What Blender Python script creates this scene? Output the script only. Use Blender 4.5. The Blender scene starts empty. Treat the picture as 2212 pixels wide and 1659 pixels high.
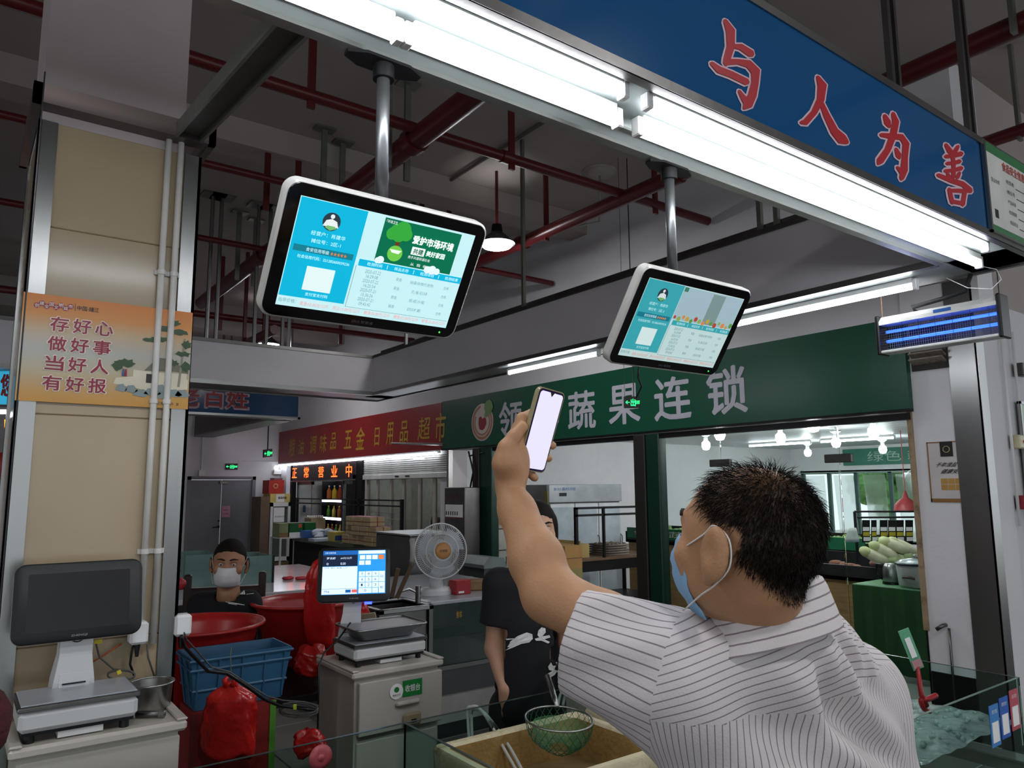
import bpy, math, random
import numpy as np
from mathutils import Matrix, Vector
random.seed(7); rng = np.random.default_rng(7)
WORLD_S, EXPO, TUBE_E, SCR_E = 0.72, 0.76, 15.0, .55
SC = bpy.context.scene; COL = SC.collection
PI = math.pi
# ---------------------------------------------------------------- camera
FPX, CX, CY = 1611.0, 1106.0, 829.5
_ax = np.array([2194.0, -208.5, FPX]); _ay = np.array([-1206.0, -232.5, FPX])
_ex = _ax/np.linalg.norm(_ax); _ay = _ay-_ex*(_ay@_ex); _ey = _ay/np.linalg.norm(_ay)
_ez = np.cross(_ey, _ex)
WM = np.array([_ex, _ey, _ez]); CAM = np.array([0, 0, 1.75])
cam = bpy.data.cameras.new('camera'); camo = bpy.data.objects.new('camera', cam); COL.objects.link(camo)
cam.sensor_width = 36.0; cam.lens = 36.0*FPX/2212.0; cam.clip_start = .05; cam.clip_end = 200
_m = Matrix.Identity(4)
for i in range(3):
    _m[i][0] = WM[i, 0]; _m[i][1] = WM[i, 1]; _m[i][2] = -WM[i, 2]; _m[i][3] = CAM[i]
camo.matrix_world = _m
SC.camera = camo
def ray(px, py): return WM @ np.array([px-CX, CY-py, FPX])
def aX(px, py, X): d = ray(px, py); return CAM+d*((X-CAM[0])/d[0])
def aY(px, py, Y): d = ray(px, py); return CAM+d*((Y-CAM[1])/d[1])
def aZ(px, py, Z): d = ray(px, py); return CAM+d*((Z-CAM[2])/d[2])
def aD(px, py, D): return CAM+ray(px, py)*(D/FPX)
RT, UP, FW = WM[:, 0], WM[:, 1], WM[:, 2]
# ---------------------------------------------------------------- world and exposure
w = bpy.data.worlds.new('world'); SC.world = w; w.use_nodes = True
bg = w.node_tree.nodes['Background']; bg.inputs[0].default_value = (.86, .93, 1, 1); bg.inputs[1].default_value = WORLD_S
SC.view_settings.view_transform = 'Standard'; SC.view_settings.look = 'None'
SC.view_settings.gamma = 1; SC.view_settings.use_curve_mapping = False; SC.view_settings.exposure = EXPO
cy = SC.cycles; cy.max_bounces = 6; cy.diffuse_bounces = 3; cy.glossy_bounces = 3; cy.transmission_bounces = 6; cy.transparent_max_bounces = 8; cy.caustics_reflective = False; cy.caustics_refractive = False
# ---------------------------------------------------------------- materials
def lin(c):
    if isinstance(c, str): c = [int(c[i:i+2], 16) for i in (0, 2, 4)]
    return tuple(((x/255)/12.92 if x/255 <= .04045 else ((x/255+.055)/1.055)**2.4) for x in c)+(1,)
_mats = {}
def M(name, col, rough=.5, metal=0, var=.12, scale=6, bump=0, bscale=60, emis=0, alpha=1, trans=0, ior=1.45, spec=.5, dirt=None, stretch=None, sss=0):
    if name in _mats: return _mats[name]
    m = bpy.data.materials.new(name); m.use_nodes = True; nt = m.node_tree; b = nt.nodes['Principled BSDF']
    L = nt.links.new; N = nt.nodes.new
    c = lin(col); b.inputs['Roughness'].default_value = rough; b.inputs['Metallic'].default_value = metal
    b.inputs['IOR'].default_value = ior; b.inputs['Specular IOR Level'].default_value = spec
    if trans: b.inputs['Transmission Weight'].default_value = trans
    if alpha < 1: b.inputs['Alpha'].default_value = alpha
    if sss: b.inputs['Subsurface Weight'].default_value = sss; b.inputs['Subsurface Radius'].default_value = (.02, .008, .004)
    tc = N('ShaderNodeTexCoord'); mp = N('ShaderNodeMapping'); L(tc.outputs['Object'], mp.inputs[0])
    if stretch: mp.inputs['Scale'].default_value = stretch
    n = N('ShaderNodeTexNoise'); n.inputs['Scale'].default_value = scale; n.inputs['Detail'].default_value = 5; L(mp.outputs[0], n.inputs[0])
    r = N('ShaderNodeValToRGB'); L(n.outputs['Fac'], r.inputs[0])
    r.color_ramp.elements[0].position = .3; r.color_ramp.elements[1].position = .7
    r.color_ramp.elements[0].color = tuple(max(0, x*(1-var)) for x in c[:3])+(1,)
    r.color_ramp.elements[1].color = tuple(min(1, x*(1+var)) for x in c[:3])+(1,)
    out = r.outputs[0]
    if dirt:
        n2 = N('ShaderNodeTexNoise'); n2.inputs['Scale'].default_value = dirt[1]; n2.inputs['Detail'].default_value = 8; n2.inputs['Roughness'].default_value = .7; L(tc.outputs['Object'], n2.inputs[0])
        r2 = N('ShaderNodeValToRGB'); L(n2.outputs['Fac'], r2.inputs[0]); r2.color_ramp.elements[0].position = dirt[2]; r2.color_ramp.elements[1].position = min(1, dirt[2]+.16)
        mx = N('ShaderNodeMixRGB'); L(r2.outputs[0], mx.inputs[0]); L(out, mx.inputs[1]); mx.inputs[2].default_value = lin(dirt[0]); out = mx.outputs[0]
    L(out, b.inputs['Base Color'])
    if bump:
        nb = N('ShaderNodeTexNoise'); nb.inputs['Scale'].default_value = bscale; nb.inputs['Detail'].default_value = 4; L(mp.outputs[0], nb.inputs[0])
        bp = N('ShaderNodeBump'); bp.inputs['Strength'].default_value = bump; bp.inputs['Distance'].default_value = .01; L(nb.outputs['Fac'], bp.inputs['Height']); L(bp.outputs[0], b.inputs['Normal'])
    if emis:
        L(out, b.inputs['Emission Color']); b.inputs['Emission Strength'].default_value = emis
    m.diffuse_color = c; _mats[name] = m
    return m
# ---------------------------------------------------------------- mesh builder
class MB:
    def __init__(s): s.v = []; s.f = []; s.n = 0
    def add(s, v, f):
        v = np.asarray(v, float).reshape(-1, 3); s.v.append(v)
        s.f += [tuple(int(i)+s.n for i in q) for q in f]; s.n += len(v); return s
    def box(s, lo, hi, bev=0):
        lo = np.array(lo, float); hi = np.array(hi, float); lo, hi = np.minimum(lo, hi), np.maximum(lo, hi)
        return s.obox((lo+hi)/2, (1, 0, 0), (0, 1, 0), (0, 0, 1), hi-lo, bev)
    def obox(s, c, ux, uy, uz, size, bev=0):
        c = np.array(c, float); A = np.array([ux, uy, uz], float); h = np.array(size, float)/2
        bev = min(bev, h.min()*.9)
        if bev <= 0:
            v = [c+(np.array([i, j, k])*h)@A for i in (-1, 1) for j in (-1, 1) for k in (-1, 1)]
            f = [(0, 1, 3, 2), (4, 6, 7, 5), (0, 4, 5, 1), (2, 3, 7, 6), (0, 2, 6, 4), (1, 5, 7, 3)]
            return s.add(v, f)
        # chamfered box: 24 verts
        v = []; idx = {}
        for i in (-1, 1):
            for j in (-1, 1):
                for k in (-1, 1):
                    sg = np.array([i, j, k])
                    for a in range(3):
                        q = sg*(h-bev); q[a] = sg[a]*h[a]; idx[(i, j, k, a)] = len(v); v.append(c+q@A)
        f = []
        for a in range(3):
            b_, c_ = (a+1) % 3, (a+2) % 3
            for sgn in (-1, 1):
                q = []
                for (p, r) in ((-1, -1), (1, -1), (1, 1), (-1, 1)):
                    t = [0, 0, 0]; t[a] = sgn; t[b_] = p; t[c_] = r; q.append(idx[(*t, a)])
                f.append(tuple(q if sgn > 0 else q[::-1]))
            for p in (-1, 1):
                for r in (-1, 1):
                    t0 = [0, 0, 0]; t1 = [0, 0, 0]; t0[b_] = t1[b_] = p; t0[c_] = t1[c_] = r; t0[a] = -1; t1[a] = 1
                    q = (idx[(*t0, b_)], idx[(*t1, b_)], idx[(*t1, c_)], idx[(*t0, c_)])
                    f.append(q if p*r > 0 else q[::-1])
        for i in (-1, 1):
            for j in (-1, 1):
                for k in (-1, 1):
                    q = (idx[(i, j, k, 0)], idx[(i, j, k, 1)], idx[(i, j, k, 2)]); f.append(q if i*j*k > 0 else q[::-1])
        return s.add(v, f)
    def quad(s, a, b, c, d): return s.add([a, b, c, d], [(0, 1, 2, 3)])
    def tube(s, pts, r, n=8, cap=True, closed=False):
        P = [np.array(p, float) for p in pts]; m = len(P); rs = r if hasattr(r, '__len__') else [r]*m
        v = []; prev = None
        for i in range(m):
            if closed: t = P[(i+1) % m]-P[i-1]
            else: t = P[min(i+1, m-1)]-P[max(i-1, 0)]
            t = t/(np.linalg.norm(t)+1e-9)
            if prev is None:
                a = np.array([0, 0, 1.]) if abs(t[2]) < .9 else np.array([1., 0, 0]); u = np.cross(t, a)
            else: u = prev-t*(prev@t)
            u = u/(np.linalg.norm(u)+1e-9); prev = u; w_ = np.cross(t, u)
            for k in range(n):
                an = 2*PI*k/n; v.append(P[i]+rs[i]*(math.cos(an)*u+math.sin(an)*w_))
        f = []
        for i in range(m if closed else m-1):
            j = (i+1) % m
            for k in range(n): f.append((i*n+k, i*n+(k+1) % n, j*n+(k+1) % n, j*n+k))
        if cap and not closed: f += [tuple(range(n))[::-1], tuple((m-1)*n+k for k in range(n))]
        return s.add(v, f)
    def cyl(s, a, b, r, n=12, r2=None): return s.tube([a, b], [r, r if r2 is None else r2], n)
    def lathe(s, c, prof, n=20, ax=((1, 0, 0), (0, 1, 0), (0, 0, 1)), sx=1, sy=1):
        c = np.array(c, float); X, Y, Z = [np.array(q, float) for q in ax]; v = []
        for (r, z) in prof:
            for k in range(n): an = 2*PI*k/n; v.append(c+X*(r*sx*math.cos(an))+Y*(r*sy*math.sin(an))+Z*z)
        f = []
        for i in range(len(prof)-1):
            for k in range(n): f.append((i*n+k, i*n+(k+1) % n, (i+1)*n+(k+1) % n, (i+1)*n+k))
        return s.add(v, f)
    def prism(s, poly, o, u, v, nrm, t):
        o, u, v, nrm = [np.array(q, float) for q in (o, u, v, nrm)]; k = len(poly)
        a = [o+u*p[0]+v*p[1] for p in poly]; b = [q+nrm*t for q in a]
        f = [tuple(range(k))[::-1], tuple(range(k, 2*k))]+[(i, (i+1) % k, k+(i+1) % k, k+i) for i in range(k)]
        return s.add(a+b, f)
    def loft(s, rings, cap=True, closed=True):
        n = len(rings[0]); v = [p for r in rings for p in r]; f = []
        for i in range(len(rings)-1):
            for k in range(n if closed else n-1): f.append((i*n+k, i*n+(k+1) % n, (i+1)*n+(k+1) % n, (i+1)*n+k))
        if cap: f += [tuple(range(n))[::-1], tuple((len(rings)-1)*n+k for k in range(n))]
        return s.add(v, f)
    def blob(s, c, r, n=8, m=6, jit=0, R=None):
        r = np.array(r if hasattr(r, '__len__') else (r, r, r), float); v = []; c = np.array(c, float)
        v.append((0, 0, -1))
        for i in range(1, m):
            ph = -PI/2+PI*i/m
            for k in range(n): an = 2*PI*k/n; v.append((math.cos(ph)*math.cos(an), math.cos(ph)*math.sin(an), math.sin(ph)))
        v.append((0, 0, 1)); v = np.array(v)
        if jit: v = v*(1+jit*(rng.random((len(v), 1))-.5))
        v = v*r
        if R is not None: v = v@np.array(R).T
        f = [(0, 1+(k+1) % n, 1+k) for k in range(n)]
        for i in range(m-2):
            for k in range(n): f.append((1+i*n+k, 1+i*n+(k+1) % n, 1+(i+1)*n+(k+1) % n, 1+(i+1)*n+k))
        b = 1+(m-2)*n; f += [(b+k, b+(k+1) % n, len(v)-1) for k in range(n)]
        return s.add(v+c, f)
    def text(s, t, o, u, v, w, h, off=.0015, nrm=None, bold=0, shear=0, keep=True):
        """flat print fitted into the rectangle o + u*[0,w] + v*[0,h]"""
        V, F = glyph(t); u = np.array(u, float); v = np.array(v, float); o = np.array(o, float)
        nrm = np.cross(u, v) if nrm is None else np.array(nrm, float)
        P = V.copy(); P[:, 0] += shear*(P[:, 1]-.5)
        P = o+np.outer(P[:, 0]*w, u)+np.outer(P[:, 1]*h, v)+nrm*off; k = 0 if bold <= 0 else 5 if bold < .03 else 8; s.add(P, F)
        for i in range(k): a = 2*PI*(i+.25)/k; s.add(P+(u*math.cos(a)+v*math.sin(a))*bold*h+nrm*(.00015*(i+1)), F)
        return s
_gl = {}
def glyph(t):
    if t in _gl: return _gl[t]
    c = bpy.data.curves.new('t', 'FONT'); c.body = t; c.size = 1; c.resolution_u = 2
    o = bpy.data.objects.new('t', c); COL.objects.link(o); dg = bpy.context.evaluated_depsgraph_get(); e = o.evaluated_get(dg); m = e.to_mesh()
    V = np.array([q.co[:2] for q in m.vertices]); F = [tuple(p.vertices) for p in m.polygons]
    e.to_mesh_clear(); bpy.data.objects.remove(o); bpy.data.curves.remove(c)
    lo, hi = V.min(0), V.max(0); V = (V-lo)/np.maximum(hi-lo, 1e-6)
    _gl[t] = (V, F); return V, F
# ---------------------------------------------------------------- scene tree
_inv = {}
def tag(o, label=None, cat=None, group=None, kind=None):
    for k, v in (('label', label), ('category', cat), ('group', group), ('kind', kind)):
        if v: o[k] = v
    return o
def thing(name, label, cat, loc=(0, 0, 0), group=None, R=None, kind=None):
    o = bpy.data.objects.new(name, None); o.empty_display_size = .1; COL.objects.link(o)
    mt = Matrix.Translation(Vector([float(x) for x in loc]))
    if R is not None: mt = mt @ Matrix([[float(x) for x in r] for r in np.array(R)]).to_4x4()
    o.matrix_world = mt; _inv[o.name] = np.array(mt.inverted())
    return tag(o, label, cat, group, kind)
def part(name, mb, mat, parent=None, smooth=False, world=True, label=None, kind=None, bevel=0):
    V = np.concatenate(mb.v) if isinstance(mb, MB) else mb[0]; F = mb.f if isinstance(mb, MB) else mb[1]
    if parent is not None and world:
        p = parent
        if p.name in _inv: A = _inv[p.name]; V = V@A[:3, :3].T+A[:3, 3]
    me = bpy.data.meshes.new(name); me.from_pydata(V.tolist(), [], F if isinstance(F, list) else F.tolist()); me.update()
    if smooth: me.shade_smooth()
    if mat is not None: me.materials.append(mat)
    o = bpy.data.objects.new(name, me); COL.objects.link(o)
    if parent is not None:
        o.parent = parent; _inv[o.name] = _inv.get(parent.name, np.eye(4))
    if smooth == 'auto':
        try: me.set_sharp_from_angle(angle=math.radians(38))
        except Exception: pass
    if label: o['label'] = label
    if kind: o['kind'] = kind
    return o
def struct(name, mb, mat, label=None, smooth=False):
    o = part(name, mb, mat, None, smooth); o['kind'] = 'structure'
    if label: o['label'] = label
    return o
def single(name, mb, mat, label, cat, group=None, smooth=False, kind=None):
    """a thing that is one mesh: origin moved to its base"""
    V = np.concatenate(mb.v); c = np.array([(V[:, 0].min()+V[:, 0].max())/2, (V[:, 1].min()+V[:, 1].max())/2, V[:, 2].min()])
    me_o = part(name, (V-c, mb.f), mat, None, smooth); me_o.location = [float(x) for x in c]
    return tag(me_o, label, cat, group, kind)
def copy_tree(o, loc=None, label=None, R=None, parent=None):
    c = o.copy(); COL.objects.link(c)
    if parent is not None: c.parent = parent
    if loc is not None: c.location = [float(x) for x in loc]
    if R is not None: c.rotation_euler = Matrix([[float(x) for x in r] for r in np.array(R)]).to_euler()
    if label: c['label'] = label
    for ch in list(o.children): copy_tree(ch, parent=c)
    return c
def rotz(a): c, s = math.cos(a), math.sin(a); return np.array([[c, -s, 0], [s, c, 0], [0, 0, 1.]])
# ================================================================ materials used all over
STEEL = M('stainless', '9a9a98', .28, 1, .10, 3, .05, 40, stretch=(1, 1, .15))
STEELD = M('dull_steel', '6e6c6a', .38, 1, .15, 5, .05, 30)
WHITEW = M('white_plaster', 'd2cfd2', .85, 0, .05, 1.2, .15, 40, dirt=('a39c98', 2.2, .66))
CEILM = M('ceiling_paint', 'a79d97', .9, 0, .06, .8, .1, 20, dirt=('85796f', 1.1, .64))
REDP = M('red_pipe_paint', '561517', .35, 0, .12, 5)
GREYP = M('grey_panel', 'bab5b8', .42, 0, .05, 2)
GALV = M('galvanised', '7e8078', .45, .8, .1, 9)
BLACKM = M('black_plastic', '0b0b0c', .35, 0, .05)
BLACKG = M('black_glass', '050506', .08, 0, .05)
WHITEP = M('white_plastic', 'dcdcda', .35, 0, .03, 3)
DARKM = M('dark_metal', '1c1c1d', .45, .6, .1)
TUBE_W = M('tube_light', 'f4f8ff', .3, 0, 0, 1, emis=TUBE_E)
GREENF = M('green_frame', '0f3327', .35, .1, .1)
BLUEP = M('blue_sign_film', '0e4876', .14, 0, .06, .8)
REDF = M('red_sign_film', '8e1f22', .4, 0, .08, .6)
GREENS = M('green_sign_film', '0e4a35', .35, 0, .08, .7, dirt=('4f7c68', 14, .79))
CARD = M('cardboard', 'a07f55', .8, 0, .1)
PAPERW = M('paper_white', 'e8e6e4', .7, 0, .03)
INK = M('black_ink', '15130f', .7, 0, .03)
GLASS = M('tank_glass', 'cfe8e0', .02, 0, .02, trans=1, ior=1.08, spec=.9)
# ================================================================ setting
XS, YF, ZC = 5.8, 16.5, 4.95
def tiles_floor():
    o = struct('floor', MB().box((-9, -9, -.12), (5.75, 17.2, -.012)).box((5.75, -9, -.12), (14.6, 2.3, -.001)), M('floor_grout', '55504b', .8), 'dark grout bed of the grey market floor')
    o2 = MB().box((5.75, 2.3, -.12), (14.6, 17.2, 0))
    struct('floor', o2, M('shop_floor', 'b9b4ac', .3, 0, .06, 2), 'pale polished floor of the shops')
    mt = M('floor_tile', '77726c', .3, 0, .12, 3, dirt=('4a443e', 4, .62)); base = None
    for i in range(14):
        for j in range(18):
            x, y = -1.4+i*.5, -.6+j*.95 if False else -1+j*.5
            if base is None:
                base = part('tile', MB().box((-.247, -.247, -.02), (.247, .247, 0), .004), mt, o); base.location = (x, y, 0)
            else: copy_tree(base, (x, y, 0), parent=o)
    mb = MB()
    for (x0, x1, y0, y1) in ((-9, -1.65, -9, 17.2), (5.6, 5.75, -9, 17.2), (-1.65, 5.6, -9, -1.25), (-1.65, 5.6, 7.75, 17.2)):
        mb.box((x0, y0, -.02), (x1, y1, -.0005))
    part('outer_paving', mb, mt, o)
tiles_floor()
ce = struct('ceiling', MB().box((-9, -9, ZC), (14.5, 17.2, ZC+.2)), CEILM, 'grey painted concrete market ceiling')
for k, (lo, hi) in enumerate((((-9, 6.3, 4.72), (XS, 6.6, ZC)), ((-9, 13.2, 4.5), (XS, 13.6, ZC)), ((-1.5, -9, 4.5), (-1.1, 17, ZC)), ((-9, -2.6, 4.5), (XS, -2.2, ZC)))):
    struct('trim_%d' % (k+1), MB().box(lo, hi), CEILM, 'concrete ceiling beam')
# right wall with the two shop openings
wr = MB().box((XS, 2.25, 2.3), (XS+.25, 17, ZC)).box((XS, 9.28, 0), (XS+.25, 9.62, 2.3)).box((XS, 16.1, 0), (XS+.25, 17, 2.3))
struct('wall_right', wr, WHITEW, 'white plaster wall above the shop fronts')
struct('wall_side', MB().box((XS+.25, 2.25, 0), (14.5, 2.45, 3.1)), WHITEW, 'white wall running back beside the pillar')
struct('wall_upper', MB().box((XS+.25, 2.25, 3.1), (14.5, 2.45, ZC)), CEILM, 'grey upper wall beside the pillar')
struct('wall_far', MB().box((-9, YF, 0), (3.86, YF+.2, ZC)).box((5.26, YF, 0), (XS, YF+.2, ZC)).box((3.86, YF, 2.03), (5.26, YF+.2, ZC)), WHITEW, 'white end wall around the grey double door')
struct('wall_left', MB().box((-9.2, 4, 0), (-9, 17, ZC)), WHITEW, 'far side wall of the hall')
# pillar at the right
pl = struct('pillar', MB().box((XS-.02, 2.24, 0), (XS+.4, 2.74, 4.9)), M('pillar_plaster', 'd8d6d8', .8, 0, .04, 1.5, .2, 30, dirt=('8a7d6c', 3.1, .67)), 'white plastered pillar beside the green shop')
a, b = .36, .005
part('base_tile', MB().box((XS-.035, 2.42, 0), (XS-.02, 2.72, .42), .003), M('black_tile', '161414', .25), pl, label='black skirting tile')
part('corner_guard', MB().box((XS-.03, 2.225, 0), (XS-.018, 2.42, 3.6)).box((XS-.03, 2.228, 0), (XS+.10, 2.24, 3.6)), STEEL, pl, label='brushed steel corner guard')
part('edge_board', MB().box((XS-.035, 2.712, .7), (XS+.02, 2.75, 2.35)), M('stained_wood_edge', '9a8468', .8, dirt=('5c4a36', 8, .5)), pl)
# grey double door in the far wall
def far_door():
    g = M('grey_door_paint', '77777a', .5, 0, .04)
    dr = MB().box((3.86, YF-.03, 0), (3.93, YF+.1, 2.03)).box((5.19, YF-.03, 0), (5.26, YF+.1, 2.03)).box((3.86, YF-.03, 1.96), (5.26, YF+.1, 2.03))
    o = struct('door_1', dr, g, 'grey steel double door in the end wall')
    part('door_leaf', MB().box((3.935, YF+.01, .01), (4.555, YF+.05, 1.955), .004), g, o)
    part('door_leaf', MB().box((4.565, YF+.01, .01), (5.185, YF+.05, 1.955), .004), g, o)
    h = MB().cyl((4.52, YF-.03, .98), (4.52, YF+.01, .98), .025).tube([(4.52, YF-.04, .98), (4.40, YF-.05, .97)], .011).cyl((4.52, YF-.01, 1.1), (4.52, YF+.01, 1.1), .02)
    part('door_handle', h, DARKM, o)
    part('door_closer', MB().box((4.50, YF-.05, 1.88), (4.66, YF+.01, 1.93)).tube([(4.6, YF-.03, 1.93), (4.53, YF-.12, 1.94)], .008), GALV, o)
far_door()
# ================================================================ tiled column with steel corners
CF = 2.76                                   # front plane of the column
def column():
    cx0, cx1, cb = .135, .63, CF+.49
    tile = M('cream_tile', 'a08f74', .16, 0, .05, 2.5, dirt=('8f826d', 1.7, .68))
    o = struct('column', MB().box((cx0+.02, CF+.02, 0), (cx1-.02, cb-.02, 2.95)).box((.135, CF+.005, 2.95), (.575, cb-.02, ZC)), M('column_paint', 'a89d9c', .8, 0, .04), 'square structural column of the stall, tiled to head height')
    zs = [0.02, .62, 1.28, 1.99, 2.60, 2.955]
    for i in range(5):
        part('tile', MB().box((cx0+.045, CF, zs[i]+.0006), (cx1-.05, CF+.02, zs[i+1]-.0006), .003), tile, o)
        part('tile', MB().box((cx0, CF+.05, zs[i]+.0006), (cx0+.02, cb-.05, zs[i+1]-.0006), .003), tile, o)
        part('tile', MB().box((cx1-.02, CF+.05, zs[i]+.0006), (cx1, cb-.05, zs[i+1]-.0006), .003), tile, o)
    for (x, y, sx, sy) in ((cx0, CF, 1, 1), (cx1, CF, -1, 1), (cx0, cb, 1, -1), (cx1, cb, -1, -1)):
        part('corner_trim', MB().box((x-.006*sx, y-.006*sy, 0), (x+.05*sx, y+.004*sy, 2.955)).box((x-.006*sx, y-.006*sy, 0), (x+.004*sx, y+.05*sy, 2.955)), STEEL, o)
    cp = M('cap_band_steel', '6d6260', .35, .7, .05, 3)
    m = MB().box((.105, CF-.07, 2.985), (.667, CF-.045, 3.05)).box((.105, cb+.05, 2.985), (.667, cb+.07, 3.05)).box((.105, CF-.07, 2.985), (.13, cb+.07, 3.05)).box((.642, CF-.07, 2.985), (.667, cb+.07, 3.05))
    m.box((.13, CF-.045, 2.987), (.642, CF-.002, 2.995)).box((.11, CF, 2.987), (.133, cb, 2.995)).box((.632, CF, 2.987), (.66, cb, 2.995))
    part('cap_band', m, cp, o, label='brown steel band around the column head')
column()
def conduits():
    pv = M('white_conduit', 'c9c6c0', .4)
    for i, (p0, p1) in enumerate((((376, 300), (293, 1345)), ((392, 303), (327, 1390)))):
        a = aY(*p0, CF-.02); b = aY(*p1, CF-.02); x = (a[0]+b[0])/2+(.0 if i == 0 else .003)
        t = thing('conduit_pipe', 'white plastic conduit on the column, %s' % ('the left one ending in a socket box' if i == 0 else 'the right one nearer the steel corner'), 'pipe', (x, CF-.02, b[2]), 'conduits on the column')
        part('pipe', MB().tube([(x, CF-.016, a[2]), (x, CF-.016, b[2])], .0105, 12), pv, t, True)
        for z in (2.5, 2.05, 1.55): part('clip', MB().box((x-.02, CF-.008, z-.008), (x+.02, CF, z+.008)).tube([(x, CF-.016, z-.008), (x, CF-.016, z+.008)], .0135, 12), pv, t, 'auto')
conduits()
# ================================================================ stall canopy: ring of sign beams
ZB, ZT = 2.85, 3.32
Y0, Y1 = 1.31, 1.66                        # near beam front face and inner edge
X0, X1 = 3.92, 4.28                        # right beam
YB0, YB1 = 8.08, 8.66                      # back beam
def near_beam():
    t = thing('sign_beam', 'long blue sign beam with red characters hanging over the front of the stall', 'sign', (2, 1.5, ZB))
    x0, x1 = -3.2, X1
    white = M('trough_white', '8b9391', .3, .15, .03)
    part('trough', MB().box((x0, Y0+.03, ZB+.012), (x1, Y1-.035, ZB+.03)).box((x0, Y1-.05, ZB+.03), (x1, Y1-.035, ZT-.02)), white, t)
    part('trough_lip', MB().box((x0, Y1-.035, ZB), (X0, Y1, ZB+.045)).box((x0, Y1-.115, ZB+.004), (X0, Y1-.095, ZB+.014)), M('lip_steel', '8f918c', .3, .9, .06, 5), t)
    part('bottom_trim', MB().box((x0, Y0-.004, ZB), (x1, Y0+.03, ZB+.022)).box((x0, Y0-.006, ZB), (x1, Y0, ZB+.03)), STEELD, t)
    part('top_trim', MB().box((x0, Y0-.006, ZT-.03), (x1, Y0+.03, ZT)).box((x0, Y0, ZT-.006), (x1, Y1, ZT)), STEEL, t)
    part('blue_panel', MB().box((x0, Y0, ZB+.02), (3.6, Y0+.02, ZT-.02)), BLUEP, t)
    part('blue_panel', MB().box((3.6, Y0+.004, ZB+.02), (x1, Y0+.02, ZT-.02)), BLUEP, t)
    outl = M('pale_pink_outline', 'c9a9b4', .4, 0, .03); red = M('red_character', 'a32028', .4, 0, .04)
    U, V = (1, 0, 0), (0, 0, 1); ny = np.array([0, -1, 0.])
    # brush strokes of the four characters: (x, y, half width), traced at their true place on the panel
    brush = [[[(250, 135, 7), (285, 200, 24), (287, 300, 20), (262, 385, 17), (258, 410, 15)], [(300, 298, 8), (350, 303, 15), (418, 348, 18)], [(255, 400, 15), (330, 398, 12), (400, 412, 20), (445, 460, 25), (442, 530, 18), (425, 610, 22), (395, 672, 26), (372, 695, 6)], [(398, 668, 22), (362, 622, 11), (340, 585, 4)], [(163, 408, 7), (210, 450, 17), (285, 478, 16), (388, 528, 16)]],
             [[(843, 495, 6), (872, 548, 24), (862, 640, 19), (820, 722, 14), (762, 787, 15), (738, 785, 7)], [(862, 650, 8), (900, 742, 15), (950, 842, 20), (1000, 895, 28), (1030, 912, 10)]],
             [[(1272, 742, 7), (1290, 785, 17), (1302, 812, 6)], [(1325, 728, 7), (1342, 780, 17), (1325, 872, 17), (1290, 962, 15), (1242, 1032, 18), (1232, 1048, 7)], [(1248, 865, 7), (1300, 872, 12), (1380, 880, 15), (1408, 922, 17), (1400, 1012, 14), (1395, 1092, 19), (1380, 1145, 10)], [(1388, 1112, 13), (1352, 1072, 4)], [(1343, 955, 5), (1360, 995, 14), (1366, 1014, 5)]],
             [[(1664, 928, 6), (1690, 970, 13), (1694, 985, 5)], [(1742, 938, 6), (1722, 972, 10), (1706, 990, 4)], [(1662, 1003, 7), (1710, 1000, 8), (1762, 985, 11)], [(1670, 1048, 6), (1712, 1046, 7), (1752, 1034, 9)], [(1658, 1096, 6), (1712, 1092, 7), (1762, 1078, 10)], [(1706, 985, 8), (1712, 1060, 8), (1712, 1135, 9)], [(1672, 1112, 5), (1688, 1140, 8)], [(1750, 1108, 6), (1736, 1138, 8)], [(1612, 1122, 7), (1700, 1158, 11), (1770, 1180, 12), (1818, 1222, 14)], [(1684, 1212, 7), (1694, 1260, 9), (1704, 1300, 8)], [(1688, 1222, 7), (1740, 1222, 8), (1788, 1226, 9)], [(1784, 1224, 9), (1776, 1270, 9), (1770, 1312, 9)], [(1704, 1292, 7), (1740, 1298, 8), (1772, 1304, 8)]]]
    def ribbon(mb, st, grow, off):
        P = np.array(st, float); c = P[:, :2]; d = np.gradient(c, axis=0); d /= np.linalg.norm(d, axis=1)[:, None]; nn = np.stack([-d[:, 1], d[:, 0]], 1); w2 = P[:, 2]+grow
        c = np.vstack([c[0]-d[0]*w2[0]*.8, c, c[-1]+d[-1]*w2[-1]*.8]); nn = np.vstack([nn[0], nn, nn[-1]]); w2 = np.hstack([w2[0]*.3, w2, w2[-1]*.3]); V = []
        for q, m_, h_ in zip(c, nn, w2):
            for e_ in (-1, 1): x_, y_ = q+m_*h_*e_; p = aY(1480+x_*.3375, y_*.3375, Y0); V.append((p[0], Y0-off, p[2]))
        mb.add(V, [(2*k, 2*k+1, 2*k+3, 2*k+2) for k in range(len(c)-1)])
    for chs in brush:
        mo, mi = MB(), MB()
        for k, st in enumerate(chs): ribbon(mo, st, 17, .0015+.0001*k); ribbon(mi, st, 5, .004+.0001*k)
        o = part('character_outline', mo, outl, t); part('character', mi, red, o)
    # earlier character, only its tail reaches the picture
    for ch, x in (('章', .55), ('党', -.3)):
        o = part('character_outline', MB().text(ch, (x-.014, Y0, ZB+.06), U, V, .30, .34, .002, ny, .035), outl, t); part('character', MB().text(ch, (x, Y0, ZB+.074), U, V, .272, .312, .004, ny, .022), red, o)
    for x in (1.75, 2.05, 3.0, 3.72):
        part('hanger_rod', MB().box((x-.012, Y0+.06, ZT), (x+.012, Y0+.085, ZC)), STEELD, t)
        part('hanger_rod', MB().box((x+.045, Y0+.06, ZT), (x+.065, Y0+.085, ZC)), STEELD, t)
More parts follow.
